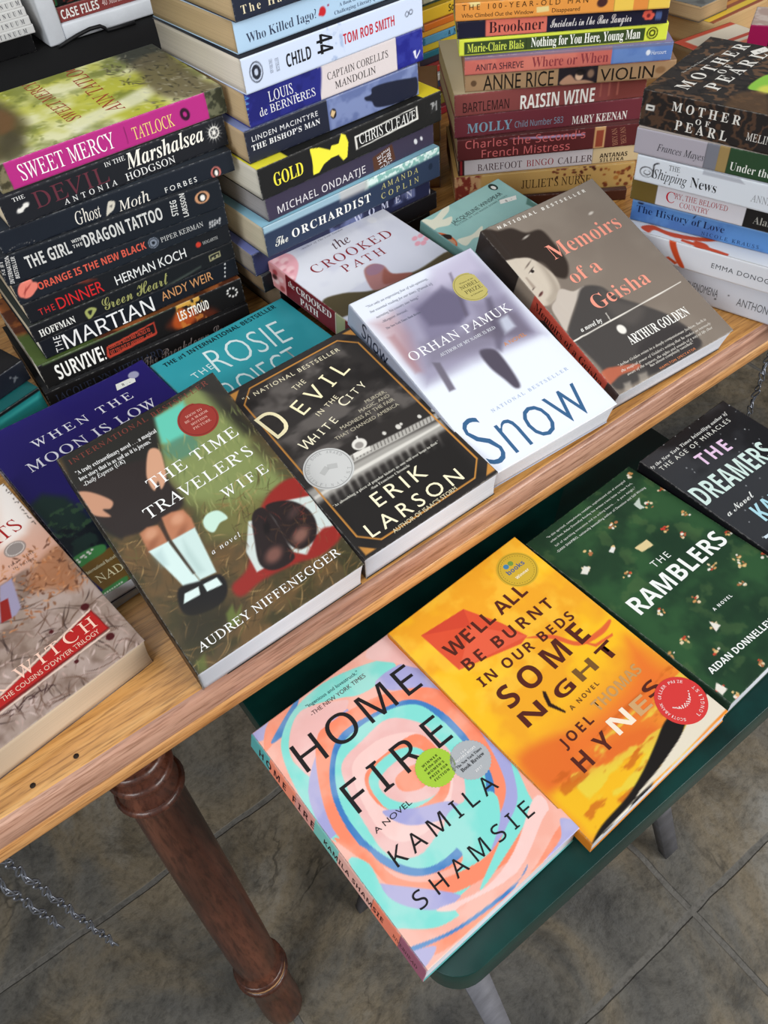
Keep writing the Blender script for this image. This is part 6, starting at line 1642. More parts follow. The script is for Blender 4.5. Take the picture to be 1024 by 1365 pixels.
'cry.s':[('C','r',(196,30,50),34.6,5.75,8.6,0,10.23),
 ('RY, THE BELOVED','r',(170,50,56),42.6,10.59,49.7,0,5.12),
 ('COUNTRY','r',(170,50,56),48.6,3.35,27.6,0,5.03),
 ('Alan Paton','r',(170,168,160),116.3,5.55,41.5,0,7)],
'hist.s':[('The History of Love','r',(24,40,80),5,9.2,86,0,7),
 ('NICOLE KRAUSS','r',(24,40,80),71,2.4,53.6,0,3.4)],
'room.s':[('EMMA DONOGHUE','s',(80,82,88),94.4,9.63,70,0,4.78)],
'const.s':[('A CONSTELLATION OF VITAL PHENOMENA','s',(96,98,104),4,11.7,102.5,0,8.2),
 ('ANTHONY MARRA','s',(96,98,104),125.4,9.93,58.9,0,8.2)],
'geisha.s':[('Memoirs of a Geisha','r',(60,24,22),88,15,96,0,9)],
'snow.s':[('Snow','s',(50,56,72),22,8,40,0,17),
 ('ORHAN PAMUK','s',(60,66,82),80,9,70,0,6)],
'home.s':[('HOME FIRE','S',(60,34,34),12,4,72,0,7),
 ('KAMILA SHAMSIE','S',(60,34,34),96,4.5,66,0,5),
 ('RIVERHEAD','r',(60,34,34),172,5,24,0,3.4)],
'ttw.s':[("THE TIME TRAVELER'S WIFE",'r',(206,200,188),20,8,110,0,7)],
'well.s':[("WE'LL ALL BE BURNT IN OUR BEDS SOME NIGHT",'S',(90,40,24),14,5,130,0,6)],
'moon.s':[('WHEN THE MOON IS LOW','r',(220,218,228),30,3.8,120,0,8)],
'rosie.s':[('THE ROSIE PROJECT','s',(220,240,240),24,8,120,0,8)],
}
SCREWS = ((-0.0585, 0.326), (-0.089, 0.325))

# ------------------------------------------------------------------ cover art (painted per vertex with numpy)
def vnoise(U, V, seed):
    r = np.random.RandomState(seed)
    L = r.rand(64, 64)
    iu, iv = np.floor(U).astype(int), np.floor(V).astype(int)
    fu, fv = U - iu, V - iv
    fu, fv = fu * fu * (3 - 2 * fu), fv * fv * (3 - 2 * fv)
    g = lambda a, b: L[a % 64, b % 64]
    return (g(iu, iv) * (1 - fu) + g(iu + 1, iv) * fu) * (1 - fv) + (g(iu, iv + 1) * (1 - fu) + g(iu + 1, iv + 1) * fu) * fv

def fbm(U, V, seed):
    return (vnoise(U, V, seed) + 0.5 * vnoise(U * 2.03 + 5, V * 2.03, seed + 1) + 0.25 * vnoise(U * 4.1, V * 4.1 + 9, seed + 2) + 0.125 * vnoise(U * 8.3, V * 8.3, seed + 3)) / 1.875

def smooth_poly(P, n=5):
    P = np.asarray(P, float)
    o = []
    for i in range(len(P)):
        a, b, c, d = P[i - 1], P[i], P[(i + 1) % len(P)], P[(i + 2) % len(P)]
        for k in range(n):
            s = k / n
            o.append(0.5 * (2 * b + (c - a) * s + (2 * a - 5 * b + 4 * c - d) * s * s + (3 * b - a - 3 * c + d) * s ** 3))
    return np.array(o)

def sd_poly(U, V, P):
    P = np.asarray(P, float)
    d2 = np.full(U.shape, 1e9)
    ins = np.zeros(U.shape, bool)
    for i in range(len(P)):
        a, b = P[i], P[(i + 1) % len(P)]
        e = b - a
        L = max(e @ e, 1e-9)
        s = np.clip(((U - a[0]) * e[0] + (V - a[1]) * e[1]) / L, 0, 1)
        d2 = np.minimum(d2, (U - a[0] - s * e[0]) ** 2 + (V - a[1] - s * e[1]) ** 2)
        if a[1] != b[1]:
            c = ((V >= a[1]) != (V >= b[1])) & (U < e[0] * (V - a[1]) / e[1] + a[0])
            ins ^= c
    d = np.sqrt(d2)
    return np.where(ins, -d, d)

def sstep(x):
    x = np.clip(x, 0, 1)
    return x * x * (3 - 2 * x)

def paint(U, V, ops):
    C = np.full(U.shape + (3,), 0.5)
    def blend(w, c):
        C[:] = C * (1 - w[..., None]) + np.asarray(c) * w[..., None]
    for op in ops:
        k = op[0]
        if k == 'f':
            C[:] = op[1]
        elif k == 'v':
            w = sstep((V - op[1]) / (op[2] - op[1]))
            lo, hi = min(op[1], op[2]), max(op[1], op[2])
            inside = ((V >= lo) & (V <= hi)) | ((V > hi) if op[2] > op[1] else (V < lo))
            col = np.asarray(op[3]) * (1 - w[..., None]) + np.asarray(op[4]) * w[..., None]
            C[inside] = col[inside]
        elif k == 'z':
            for a, b, c in op[1]:
                blend(sstep((U - a) / 0.6 + 0.5) * sstep((b - U) / 0.6 + 0.5), c)
            first, last = op[1][0], op[1][-1]
            C[U <= first[0] + 0.3] = first[2]
            C[U >= last[1] - 0.3] = last[2]
        elif k == 'p':
            _, pts, c, fe, al, sm = op
            P = np.asarray(pts, float)
            lo, hi = P.min(0) - fe - 1, P.max(0) + fe + 1
            m = (U > lo[0]) & (U < hi[0]) & (V > lo[1]) & (V < hi[1])
            if not m.any():
                continue
            if sm:
                P = smooth_poly(P)
            w = np.zeros(U.shape)
            w[m] = sstep(0.5 - sd_poly(U[m], V[m], P) / (2 * max(fe, 0.25))) * al
            blend(w, c)
        elif k == 'e':
            _, (cu, cv), ru, rv, c, fe, al, ang = op
            a = math.radians(ang)
            x, y = (U - cu) * math.cos(a) + (V - cv) * math.sin(a), -(U - cu) * math.sin(a) + (V - cv) * math.cos(a)
            d = (np.sqrt((x / ru) ** 2 + (y / rv) ** 2) - 1) * min(ru, rv)
            blend(sstep(0.5 - d / (2 * max(fe, 0.25))) * al, c)
        elif k == 'n':
            _, c, s, thr, soft, al, seed, bx, st = op
            w = sstep((fbm(U / s / st[0] + 3, V / s / st[1] + 7, int(seed) * 5) - thr) / soft + 0.5) * al
            if bx:
                e = 3.0
                w = w * sstep((U - bx[0]) / e + .5) * sstep((bx[1] - U) / e + .5) * sstep((V - bx[2]) / e + .5) * sstep((bx[3] - V) / e + .5)
            blend(w, c)
        elif k == 'k':      # many short strokes: count, seed, box, length, width, colours, angle, spread, alpha
            _, n, seed, bx, ln, wd, cols, ang, spr, al = op
            r = random.Random(int(seed))
            for _i in range(int(n)):
                cu, cv = r.uniform(bx[0], bx[1]), r.uniform(bx[2], bx[3])
                ru, rv = ln * r.uniform(.4, 1.1), wd * r.uniform(.6, 1.3)
                a = math.radians(ang + r.uniform(-spr, spr))
                c = cols[r.randrange(len(cols))]
                m = (np.abs(U - cu) < ru + 1) & (np.abs(V - cv) < ru + 1)
                if not m.any():
                    continue
                x, y = (U[m] - cu), (V[m] - cv)
                x, y = x * math.cos(a) + y * math.sin(a), -x * math.sin(a) + y * math.cos(a)
                y = y + 0.12 * ru * (x / ru) ** 2 * r.choice((-1, 1))
                d = (np.sqrt((x / ru) ** 2 + (y / rv) ** 2) - 1) * rv
                w = sstep(0.5 - d / 0.8) * al
                C[m] = C[m] * (1 - w[:, None]) + np.asarray(c) * w[:, None]
        elif k == 'x':      # scuffed edges: seed, amount, width, height of the sheet
            _, seed, al, W, H = op
            d = np.minimum(np.minimum(V, H - V), np.minimum(U, W - U) * 1.0)
            n_ = fbm(U / 2.6, V / 0.8, int(seed))
            w = sstep((1.0 - d) / 0.7) * sstep((n_ - 0.50) / 0.16) * al
            blend(w, (196, 194, 188))
        elif k == 'm':      # marbled veins
            _, c, s, fr, thr, al, seed = op
            f = fbm(U / s + 3, V / s + 7, int(seed) * 5)
            g = 0.5 + 0.5 * np.sin(f * fr + 4 * fbm(U / s / 2 + 11, V / s / 2, int(seed) * 5 + 2))
            blend(sstep((g - thr) / 0.25 + 0.5) * al, c)
    C = C / 255.0
    return np.where(C <= 0.04045, C / 12.92, ((C + 0.055) / 1.055) ** 2.4)

# ------------------------------------------------------------------ lettering
def style_text(s, st):
    if st == 'r' and sum(c.islower() for c in s) <= 2:
        st = 'i'
    base = {'S': (0x1D5D4, 0x1D5EE, 0x1D7EC), 'r': (0x1D400, 0x1D41A, 0x1D7CE), 'R': (0x1D400, 0x1D41A, 0x1D7CE), 's+': (0x1D5A0, 0x1D5BA, 0x1D7E2),
            'i': (0x1D434, 0x1D44E, None), 'I': (0x1D468, 0x1D482, None), 'c': (0x1D4D0, 0x1D4EA, None)}.get(st)
    if not base:
        return s
    o = ''
    for ch in s:
        if 'A' <= ch <= 'Z':
            o += chr(base[0] + ord(ch) - 65)
        elif ch == 'h' and st == 'i':
            o += '\u210e'
        elif 'a' <= ch <= 'z':
            o += chr(base[1] + ord(ch) - 97)
        elif ch.isdigit() and base[2]:
            o += chr(base[2] + ord(ch) - 48)
        else:
            o += ch
    return o
OFFS = {'r': -0.009, 't': -0.014}
SLANT = 0.28
GLY = {}
def letter_meshes(jobs):
    """jobs: list of (text, style, letter spacing) -> list of (2D vertices, triangles)"""
    obs = []
    for s, st, sp in jobs:
        c = bpy.data.curves.new('lettering', 'FONT')
        c.body = style_text(s, st)
        c.size = 1.0
        c.resolution_u = 3
        c.space_character = sp
        upright = st == 'r' and sum(ch.islower() for ch in s) <= 2
        c.offset = 0.0 if upright else OFFS.get(st, 0.0)
        c.shear = 0.0
        o = bpy.data.objects.new('lettering', c)
        COL.objects.link(o)
        obs.append(o)
    bpy.context.view_layer.update()
    dg = bpy.context.evaluated_depsgraph_get()
    out = []
    for (s, st, sp), o in zip(jobs, obs):
        me = bpy.data.meshes.new_from_object(o.evaluated_get(dg))
        n = len(me.vertices)
        V = np.zeros(n * 3, np.float32)
        me.vertices.foreach_get('co', V)
        me.calc_loop_triangles()
        T = np.zeros(len(me.loop_triangles) * 3, np.int32)
        me.loop_triangles.foreach_get('vertices', T)
        V = V.reshape(-1, 3)[:, :2].astype(float)
        T = T.reshape(-1, 3)
        if st == 'r' and sum(ch.islower() for ch in s) <= 2:
            V[:, 0] -= V[:, 1] * SLANT
        if len(T):   # make every triangle face up
            a, b, c = V[T[:, 0]], V[T[:, 1]], V[T[:, 2]]
            cr = (b[:, 0] - a[:, 0]) * (c[:, 1] - a[:, 1]) - (b[:, 1] - a[:, 1]) * (c[:, 0] - a[:, 0])
            T[cr < 0] = T[cr < 0][:, ::-1]
        out.append((V, T))
        bpy.data.meshes.remove(me)
    for o in obs:
        c = o.data
        bpy.data.objects.remove(o)
        bpy.data.curves.remove(c)
    return out

STICK = {   # round and square stickers: book -> list of (name, label, cu, cv, r, colour, rim, texts(style,text,dv,width,height,colour))
 'home': [('sticker', 'lime green round award sticker', 86.8, 93.7, 14.4, (166, 204, 62), 1, [('S', 'WINNER', 5.4, 14, 1.8, (50, 60, 20)), ('S', 'of the 2018', 2.2, 15, 1.8, (50, 60, 20)), ('S', "WOMEN'S", -1.2, 15, 1.8, (50, 60, 20)), ('S', 'PRIZE FOR', -4.6, 16, 1.8, (50, 60, 20)), ('S', 'FICTION', -8, 13, 1.8, (50, 60, 20))]),
          ('sticker', 'silver round sticker', 109.3, 81.9, 14.6, (176, 180, 184), 1, [('S', '100', 7, 5, 1.5, (236, 236, 236)), ('S', 'NOTABLE BOOKS', 4.4, 18, 1.7, (236, 236, 236)), ('R', 'The New York Times', .6, 23, 2, (40, 40, 44)), ('R', 'Book Review', -3.6, 21, 2.8, (30, 30, 34)), ('S', '2017', -9.5, 6, 1.7, (236, 236, 236))])],
 'well': [('sticker', 'pale gold round winner sticker', 117.9, 187.4, 17.2, (206, 172, 52), 2, [('S', 'books', 0, 18, 4.4, (70, 96, 140)), ('S', 'Winner', -7, 14, 2.6, (244, 238, 214))]),
          ('sticker', 'red round prize sticker', 122.5, 26.8, 18.6, (212, 60, 58), 0, [('s', 'SCOTIABANK GILLER PRIZE', 0, 0, 2.2, (244, 220, 216)), ('s', 'LONGLIST', 1, 0, 2.6, (244, 220, 216))])],
 'snow': [('sticker', 'dull gold round prize seal', 104.7, 165.3, 16.6, (188, 176, 104), 2, [('r', 'Winner of the', 6.8, 15, 1.6, (70, 64, 36)), ('r', 'NOBEL', .8, 20, 4, (70, 64, 36)), ('r', 'PRIZE', -5.4, 18, 4, (70, 64, 36)), ('r', 'in Literature', -9.4, 13, 1.6, (70, 64, 36))])],
 'ttw': [('sticker', 'dull red round film sticker', 103.6, 173.4, 15.8, (146, 50, 42), 2, [('r', 'SOON TO', 5.6, 14, 2.1, (226, 190, 176)), ('r', 'BE A MAJOR', 1.6, 20, 2.1, (226, 190, 176)), ('r', 'MOTION', -2.6, 14, 2.1, (226, 190, 176)), ('r', 'PICTURE', -6.8, 15, 2.1, (226, 190, 176))])],
 'devil': [('sticker', 'silver embossed award medal sticker', 25.4, 83.2, 20.0, (204, 204, 202), 3, [('r', 'NATIONAL BOOK AWARD', 0, 0, 2.6, (150, 150, 150)), ('r', 'FINALIST', 1, 0, 2.6, (150, 150, 150))])],
 'moon': [('price_sticker', 'white handwritten price sticker', 0, 0, 0, (226, 226, 220), 9, [(124.2, 195.1), (142.8, 194.0), (140.1, 186.7), (121.2, 187.0)])],
 'winspear': [('price_sticker', 'white price sticker', 0, 0, 0, (232, 232, 226), 9, [(85.6, 139.5), (105.3, 134.3), (100.9, 128.9), (82.1, 134)]), ('publisher_emblem', 'dark oval bird emblem', 96.9, 159.5, 5.2, (40, 60, 56), 4, [])],
 'pearl': [('price_sticker', 'small white price tag', 0, 0, 0, (236, 232, 224), 9, [(114.7, 157.7), (130, 150.4), (124, 143), (108.5, 151.0)])],
}
EXTRA = [('8.-', 'I', 8, 3.2), ('A', 's', 8, 9), ('CASE FILES', 'S', 82, 14), ('40 Murders and Mysteries', 'i', 110, 10), ('CONTINUUM', 'R', 140, 8.4)] + [
    (w, 'S', 40, 6) for w in ('AT', 'HEART', 'TUNE METAL', 'FAVOR', 'Soap-Soap', 'BLIND', 'AND')]
_want = {}
for v in TEXT.values():
    for t in v:
        _want[(t[0], t[1])] = (t[5], t[7])
for v in STICK.values():
    for st in v:
        for t in st[7]:
            if isinstance(t[0], str):
                if t[3] == 0:
                    for ch in t[1]:
                        if ch != ' ':
                            _want[(ch, t[0])] = (1, 1)
                else:
                    _want[(t[1], t[0])] = (t[3], t[4])
for s_, st_, L_, c_ in EXTRA:
    _want[(s_, st_)] = (L_, c_)
STY = ('s', 't', 's+', 'S', 'r', 'R', 'i', 'I', 'c')
_caps = letter_meshes([('H', st, 1.0) for st in STY])
CAP = {st: g[0][:, 1].max() for st, g in zip(STY, _caps)}
_jobs = sorted(_want)
_a = letter_meshes([(s_, st_, 1.0) for s_, st_ in _jobs])
_b = letter_meshes([(s_, st_, 1.5) for s_, st_ in _jobs])
_wid = lambda g: (g[0][:, 0].max() - g[0][:, 0].min()) if len(g[0]) else 0.0
_sp = []
for key, ga, gb in zip(_jobs, _a, _b):     # open the letterspacing instead of stretching the letters
    L_, c_ = _want[key]
    need = L_ / c_ * CAP[key[1]] / 1.04
    w1, w2 = _wid(ga), _wid(gb)
    sp = 1.0
    if len(key[0]) > 1 and need > w1 and w2 > w1 + 1e-4 and key[1] != 'c':
        sp = min(3.0, 1.0 + 0.5 * (need - w1) / (w2 - w1))
    _sp.append(sp)
for key, g in zip(_jobs, letter_meshes([(k[0], k[1], sp) for k, sp in zip(_jobs, _sp)])):
    GLY[key] = g

def place(s, st, u0, v0, length, ang, cap):
    """2D mm vertices and triangles of a line of lettering with its baseline start at (u0, v0)"""
    V, T = GLY[(s, st)]
    if not len(V):
        return V, T
    x0, x1 = V[:, 0].min(), V[:, 0].max()
    X = (V[:, 0] - x0) * (length / (x1 - x0))
    Y = V[:, 1] * (cap / CAP[st])
    a = math.radians(ang)
    return np.stack([u0 + X * math.cos(a) - Y * math.sin(a), v0 + X * math.sin(a) + Y * math.cos(a)], 1), T

# ------------------------------------------------------------------ books
CURL = {
 'ttw': lambda u, v: 0.0032 * np.clip((u + v - 285) / 50, 0, 1) ** 2,
 'moon': lambda u, v: 0.002 * np.clip((u + v - 320) / 46, 0, 1) ** 2,
 'geisha': lambda u, v: 0.0008 * np.exp(-((u - 9) / 3.0) ** 2) + 0.0012 * np.clip((u - 100) / 32, 0, 1) ** 2,
 'devil': lambda u, v: 0.0018 * np.clip((u - v + 30 - 70) / 90, 0, 1) ** 2,
 'snow': lambda u, v: 0.001 * np.clip((u - 100) / 32, 0, 1) ** 2,
}
WHITE_PAGES = {'home', 'well', 'ramblers', 'dreamers', 'ttw', 'devil', 'snow', 'geisha', 'moon', 'rosie', 'ship', 'cry', 'room', 'const', 'tuscan'}
MATTE = {'home', 'well', 'ramblers', 'violin', 'raisin', 'molly', 'charles', 'bare', 'juliet', 'dinner', 'martian', 'heart', 'marsh', 'moth', 'tattoo', 'orange', 'survive', 'break', 'gold', 'mercy'}

def sheet(W, H, res, ops, texts, to3, thick, curl=None):
    """a printed sheet: coloured grid, letters standing 0.12 mm proud, skirts and a back face. W,H in mm"""
    flat = all(o[0] == 'f' for o in ops)
    zonly = False
    nu, nv = (1, 1) if flat and curl is None else (max(1, int(W / res)), max(1, int(H / res)))
    us, vs = np.linspace(0, W, nu + 1), np.linspace(0, H, nv + 1)
    U, V = np.meshgrid(us, vs, indexing='ij')
    C = paint(U, V, ops)
    Z = curl(U, V) if curl else np.zeros(U.shape)
    verts = [np.stack([U.ravel(), V.ravel(), Z.ravel()], 1)]
    cols = [C.reshape(-1, 3)]
    I = np.arange((nu + 1) * (nv + 1)).reshape(nu + 1, nv + 1)
    quads = [np.stack([I[:-1, :-1], I[1:, :-1], I[1:, 1:], I[:-1, 1:]], -1).reshape(-1, 4)]
    # border ring -> skirt and back
    ring = np.concatenate([I[:-1, 0], I[-1, :-1], I[:0:-1, -1], I[0, :0:-1]])
    n0 = I.size
    rv = verts[0][ring].copy()
    rv[:, 2] = -thick
    verts.append(rv)
    cols.append(np.tile(np.array(lin((206, 204, 200))), (len(ring), 1)) * 0.5 + cols[0][ring] * 0.5)
    k = np.arange(len(ring))
    quads.append(np.stack([ring, n0 + k, n0 + (k + 1) % len(ring), np.roll(ring, -1)], 1))
    polys = [np.array([(n0 + k)[::-1]])]
    n = n0 + len(ring)
    tris = []
    for s, st, col, u0, v0, L, ang, cap in texts:
        P, T = place(s, st, u0, v0, L, ang, cap)
        if not len(P):
            continue
        ok = (P[:, 0] > 0.2) & (P[:, 0] < W - 0.2) & (P[:, 1] > 0.2) & (P[:, 1] < H - 0.2)
        T = T[ok[T].all(1)]
        z = (curl(P[:, 0], P[:, 1]) if curl else 0) + 0.00013
        verts.append(np.stack([P[:, 0], P[:, 1], np.zeros(len(P)) + z], 1))
        cols.append(np.tile(np.array(lin(col)), (len(P), 1)))
        tris.append(T + n)
        n += len(P)
    VV = np.concatenate(verts)
    VV[:, :2] *= 0.001
    return to3(VV), [np.concatenate(quads)] + polys + ([np.concatenate(tris)] if tris else []), np.concatenate(cols)

def arc_letters(s, st, cu, cv, r, a0, a1, cap, inward=False):
    out = []
    n = len(s)
    for i, ch in enumerate(s):
        if ch == ' ':
            continue
        a = math.radians(a0 + (a1 - a0) * i / max(1, n - 1))
        w = cap * 0.75
        rot = math.degrees(a) - 90 if not inward else math.degrees(a) + 90
        rr = math.radians(rot)
        out.append((ch, st, cu + r * math.cos(a) - w / 2 * math.cos(rr), cv + r * math.sin(a) - w / 2 * math.sin(rr), w * (0.35 if ch == 'I' else 1), rot, cap))
    return out

def sticker(root, spec, zoff):
    name, label, cu, cv, r, col, rim, txt = spec
    V, F, C, n = [], [], [], 0
    def poly(P, c, z):
        nonlocal n
        V.append(np.column_stack([P, np.full(len(P), z)]))
        C.append(np.tile(np.array(lin(c)), (len(P), 1)))
        F.append(np.array([np.arange(len(P)) + n]))
        n += len(P)
    def letters(s, st, u, v, L, ang, cap, c, z):
        nonlocal n
        P, T = place(s, st, u, v, L, ang, cap)
        V.append(np.column_stack([P, np.full(len(P), z)]))
        C.append(np.tile(np.array(lin(c)), (len(P), 1)))
        F.append(T + n)
        n += len(P)
    def disc(rr, c, z, cx=None, cy=None, wav=0, ry=1.0):
        k = 72
        a = np.arange(k) * 2 * math.pi / k
        q = rr * (1 + wav * np.where(np.arange(k) % 2 == 0, 1, -1))
        poly(np.stack([(cu if cx is None else cx) + q * np.cos(a), (cv if cy is None else cy) + q * ry * np.sin(a)], 1), c, z)
    z0 = 0.16
    dark = tuple(x * 0.72 for x in col)
    if rim == 9:
        P = np.array(txt, float)[::-1]
        poly(P, col, z0)
        m = P.mean(0)
        letters('8.-', 'I', m[0] - 4, m[1] - 1.6, 8, -6, 3.2, (50, 50, 60), z0 + .06)
    elif rim == 4:
        disc(r, (150, 190, 186), z0, ry=1.25)
        disc(r * .9, col, z0 + .05, ry=1.25)
        disc(r * .45, (226, 226, 220), z0 + .1, cu - .4, cv - 1, 0, 1.4)
    else:
        disc(r, col, z0, wav=0.022 if rim == 1 else 0)
        if rim in (2, 3):
            disc(r * .93, dark, z0 + .04)
            disc(r * .90, col, z0 + .08)
        for st, s, dv, w, cap, c in txt:
            if w:
                letters(s, st, cu - w / 2, cv + dv, w, 0, cap, c, z0 + .14)
            else:
                a = (200, 20) if dv == 0 else (215, 325)
                if rim == 0:
                    a = (228, 38)
                inward = dv != 0
                if rim == 0 and inward:
                    a = (-88, 2)
                for L in arc_letters(s, st, cu, cv, r * (.74 if not inward else .86), a[0], a[1], cap, inward):
                    letters(L[0], L[1], L[2], L[3], L[4], L[5], L[6], c, z0 + .14)
        if rim == 0:      # outlined dish on the prize sticker
            for k in range(3):
                for q in range(10):
                    a0 = math.radians(200 + q * 14 + k * 6)
                    rr = r * (.36 + .07 * k)
                    disc(.5, (244, 220, 216), z0 + .14, cu + rr * math.cos(a0) * 1.1, cv + rr * math.sin(a0) * .8 + k * 2)
        if rim == 3:      # embossed book figure
            for dx, a in ((-3, 25), (3, -25)):
                P = np.array([(-4, -2.4), (4, -2.4), (4, 2.4), (-4, 2.4)], float)
                ca, sa = math.cos(math.radians(a)), math.sin(math.radians(a))
                poly(P @ np.array([[ca, sa], [-sa, ca]]) + (cu + dx * 1.2, cv), (184, 184, 182), z0 + .12)
        if rim == 2 and r > 17:
            for q in range(40):
                a0 = math.radians(q * 9)
                disc(.42, (150, 120, 40), z0 + .1, cu + r * .8 * math.cos(a0), cv + r * .8 * math.sin(a0))
            for q, cc in ((-5, (70, 130, 170)), (0, (110, 150, 70))):
                disc(2.4, cc, z0 + .1, cu + q, cv + 8)
    VV = np.concatenate(V) * 0.001
    VV[:, 2] += zoff
    o = np_mesh(name, VV, F, M_COVER, np.concatenate(C), root)
    o['label'] = label
    return o

def frame_matrix(o, yaw, tilt, roll, stacked):
    cy, sy = math.cos(yaw), math.sin(yaw)
    ct, st = math.cos(tilt), math.sin(tilt)
    cr, sr = math.cos(roll), math.sin(roll)
    R = np.array([[cy, -sy, 0], [sy, cy, 0], [0, 0, 1]])
    if stacked:      # spine towards the viewer, head of the book on the left
        M = R @ np.array([[0, -1, 0], [1, 0, 0], [0, 0, 1]])
    else:
        u, v, n = np.array([1, 0, 0.]), np.array([0, ct, st]), np.array([0, -st, ct])
        u, n = cr * u + sr * n, -sr * u + cr * n
        M = R @ np.stack([u, v, n], 1)
    m = Matrix.Identity(4)
    for i in range(3):
        for j in range(3):
            m[i][j] = M[i][j]
        m[i][3] = o[i]
    return m

SKEW = {'home': 0.0045, 'ttw': 0.0015, 'witch': 0.001}

def page_block(w, h, th, col, parent, inset=0.0006, ct=0.0005, fan=0.0, skew=0.0):
    # several leaves thick: a block with a slightly hollow fore edge
    n = 6
    V, F = [], []
    zs = np.linspace(-th + ct, -ct, n + 1)
    for i, z in enumerate(zs):
        s = i / n * 2 - 1
        du = 0.0009 * (1 - s * s)
        f = fan * (1 - i / n)
        k = skew * z / th
        V += [(ct + k, inset - f, z), (w - inset - du + k, inset - f, z), (w - inset - du + k, h - inset, z), (ct + k, h - inset, z)]
    for i in range(n):
        a, b = i * 4, i * 4 + 4
        for k in range(4):
            F.append((a + k, a + (k + 1) % 4, b + (k + 1) % 4, b + k))
    F += [(3, 2, 1, 0), (n * 4, n * 4 + 1, n * 4 + 2, n * 4 + 3)]
    return np_mesh('page_block', V, [np.array(F)], M_PAGE, np.tile(lin(col), (len(V), 1)), parent)

def make_book(key, label, group, cat='book', name='paperback_book', stacked=False, pose=None, art=None, spine=None, ctext=(), stext=(), page=None, res=0.75):
    o, e, w, h, th = pose
    m = frame_matrix(o, *[math.radians(x) for x in e], stacked)
    root = empty(name, m)
    tag(root, label, cat, group)
    mt = M_MATTE if key in MATTE else M_COVER
    curl = CURL.get(key)
    ct = 0.0005
    if len(art) > 1:
        art = list(art) + [('x', 5 + len(label), 0.35, w * 1000, h * 1000)]
    V, F, C = sheet(w * 1000, h * 1000, res, art, ctext, lambda v: v, 0.0004, curl)
    np_mesh('front_cover', V, F, mt, C, root)
    base = spine[0][1] if spine[0][0] == 'f' else spine[0][1][0][2]
    sk = SKEW.get(key, 0.0)
    box('back_cover', -sk, w - sk, 0, h, -th, -th + 0.0004, mt, root, 0, base)
    hm, tm = h * 1000, th * 1000
    def sp(v):
        t = v[:, 1]
        d = np.minimum(t, th - t)
        rnd = 0.0006 * (1 - np.clip(d / 0.0014, 0, 1)) ** 2
        return np.stack([-0.0005 - v[:, 2] + rnd + sk * (t - th) / th, h - v[:, 0], t - th], 1)
    spine = list(spine) + [('x', (sum(map(ord, label)) * 7) % 997, 0.55, hm, tm)]
    V, F, C = sheet(hm, tm, 0.8, spine, stext, sp, 0.0005)
    np_mesh('spine', V, F, mt, C, root)
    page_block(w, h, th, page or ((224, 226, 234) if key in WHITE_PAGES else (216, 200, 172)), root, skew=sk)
    for s in STICK.get(key, ()):
        sticker(root, s, 0.0)
    return root

# ------------------------------------------------------------------ the setting
Lf = 'black-and-dark stack at the left'
fl = box('floor', -2.5, 4.0, -2.5, 4.2, -0.05, 0.0, M_FLOOR)
tag(fl, kind='structure')
wl = box('wall_back', -2.5, 4.0, 4.2, 4.3, 0.0, 3.4, M_WALL)
tag(wl, kind='structure')

# display table
TX0, TX1, TY0, TY1 = -0.42, 1.62, 0.3125, 1.2
table = empty('display_table', loc=(0.6, 0.9, 0.0))
tag(table, 'long golden oak display table with worn pinkish front edge and a turned leg', 'table')
table.matrix_world = Matrix.Identity(4)
top = box('tabletop', TX0, TX1, TY0 + 0.004, TY1, 0.722, 0.75, M_TOP, table, 0.002)
box('front_edge_strip', TX0, TX1, TY0, TY0 + 0.016, 0.724, 0.7494, M_TRIM, table, 0.0035)['label'] = 'pinkish brown front edge strip'
box('lower_lip', TX0, TX1, TY0 + 0.001, TY0 + 0.022, 0.7085, 0.7245, M_LIP, table, 0.003)['label'] = 'pale chipped lower lip'
box('rear_apron', TX0 + 0.3, TX1 - 0.3, TY1 - 0.1, TY1 - 0.08, 0.63, 0.722, M_TRIM, table)
for hx, hy in SCREWS:
    prism('screw_hole', [(hx + 0.0019 * math.cos(a * math.pi / 6), hy + 0.0019 * math.sin(a * math.pi / 6)) for a in range(12)], 0.7485, 0.7503, M_HOLE, table)

def turned_leg(p0, p1):
    """lathe profile from the tabletop (0) down to the floor (1)"""
    prof = [(0, .021), (.03, .021), (.045, .0215), (.052, .0195), (.058, .0225), (.068, .0225), (.074, .0195), (.082, .0225), (.094, .0228), (.1, .0196),
            (.108, .0215), (.118, .0245), (.13, .0255), (.14, .0232), (.15, .0226), (.2, .0232), (.35, .0246), (.5, .0254), (.65, .0256), (.72, .0252), (.735, .024),
            (.742, .0275), (.752, .029), (.762, .0275), (.768, .0262), (.776, .0292), (.79, .0298), (.80, .027), (.81, .0245), (.85, .0252), (.9, .0262), (.95, .0268), (.985, .0262), (.997, .0235), (1, .019)]
    a, b = Vector(p0), Vector(p1)
    return sweep('leg', [a.lerp(b, f) for f, r in prof], [r for f, r in prof], M_LEG, table, 28)
front_leg = turned_leg((-0.031, 0.352, 0.722), (-0.0615, 0.306, 0.0))
front_leg['label'] = 'red-brown turned front leg with ring beads'
M_BAND = plain('worn_pale_bead', (150, 112, 74), 0.5)
for f0, f1, r0, mm in ((0.056, 0.068, .0262, M_LEG), (0.083, 0.096, .0266, M_LEG), (0.122, 0.134, .0285, M_LEG), (0.748, 0.762, .0312, M_LEG), (0.764, 0.7705, .030, M_BAND), (0.7715, 0.786, .0322, M_LEG)):
    a_, b_ = Vector((-0.031, 0.352, 0.722)), Vector((-0.0615, 0.306, 0.0))
    sweep('ring_bead', [a_.lerp(b_, f0 + (f1 - f0) * k / 6) for k in range(7)], [r0 - .0032 * (1 - math.sin(math.pi * (k + .4) / 6.8)) for k in range(7)], mm, front_leg, 28)
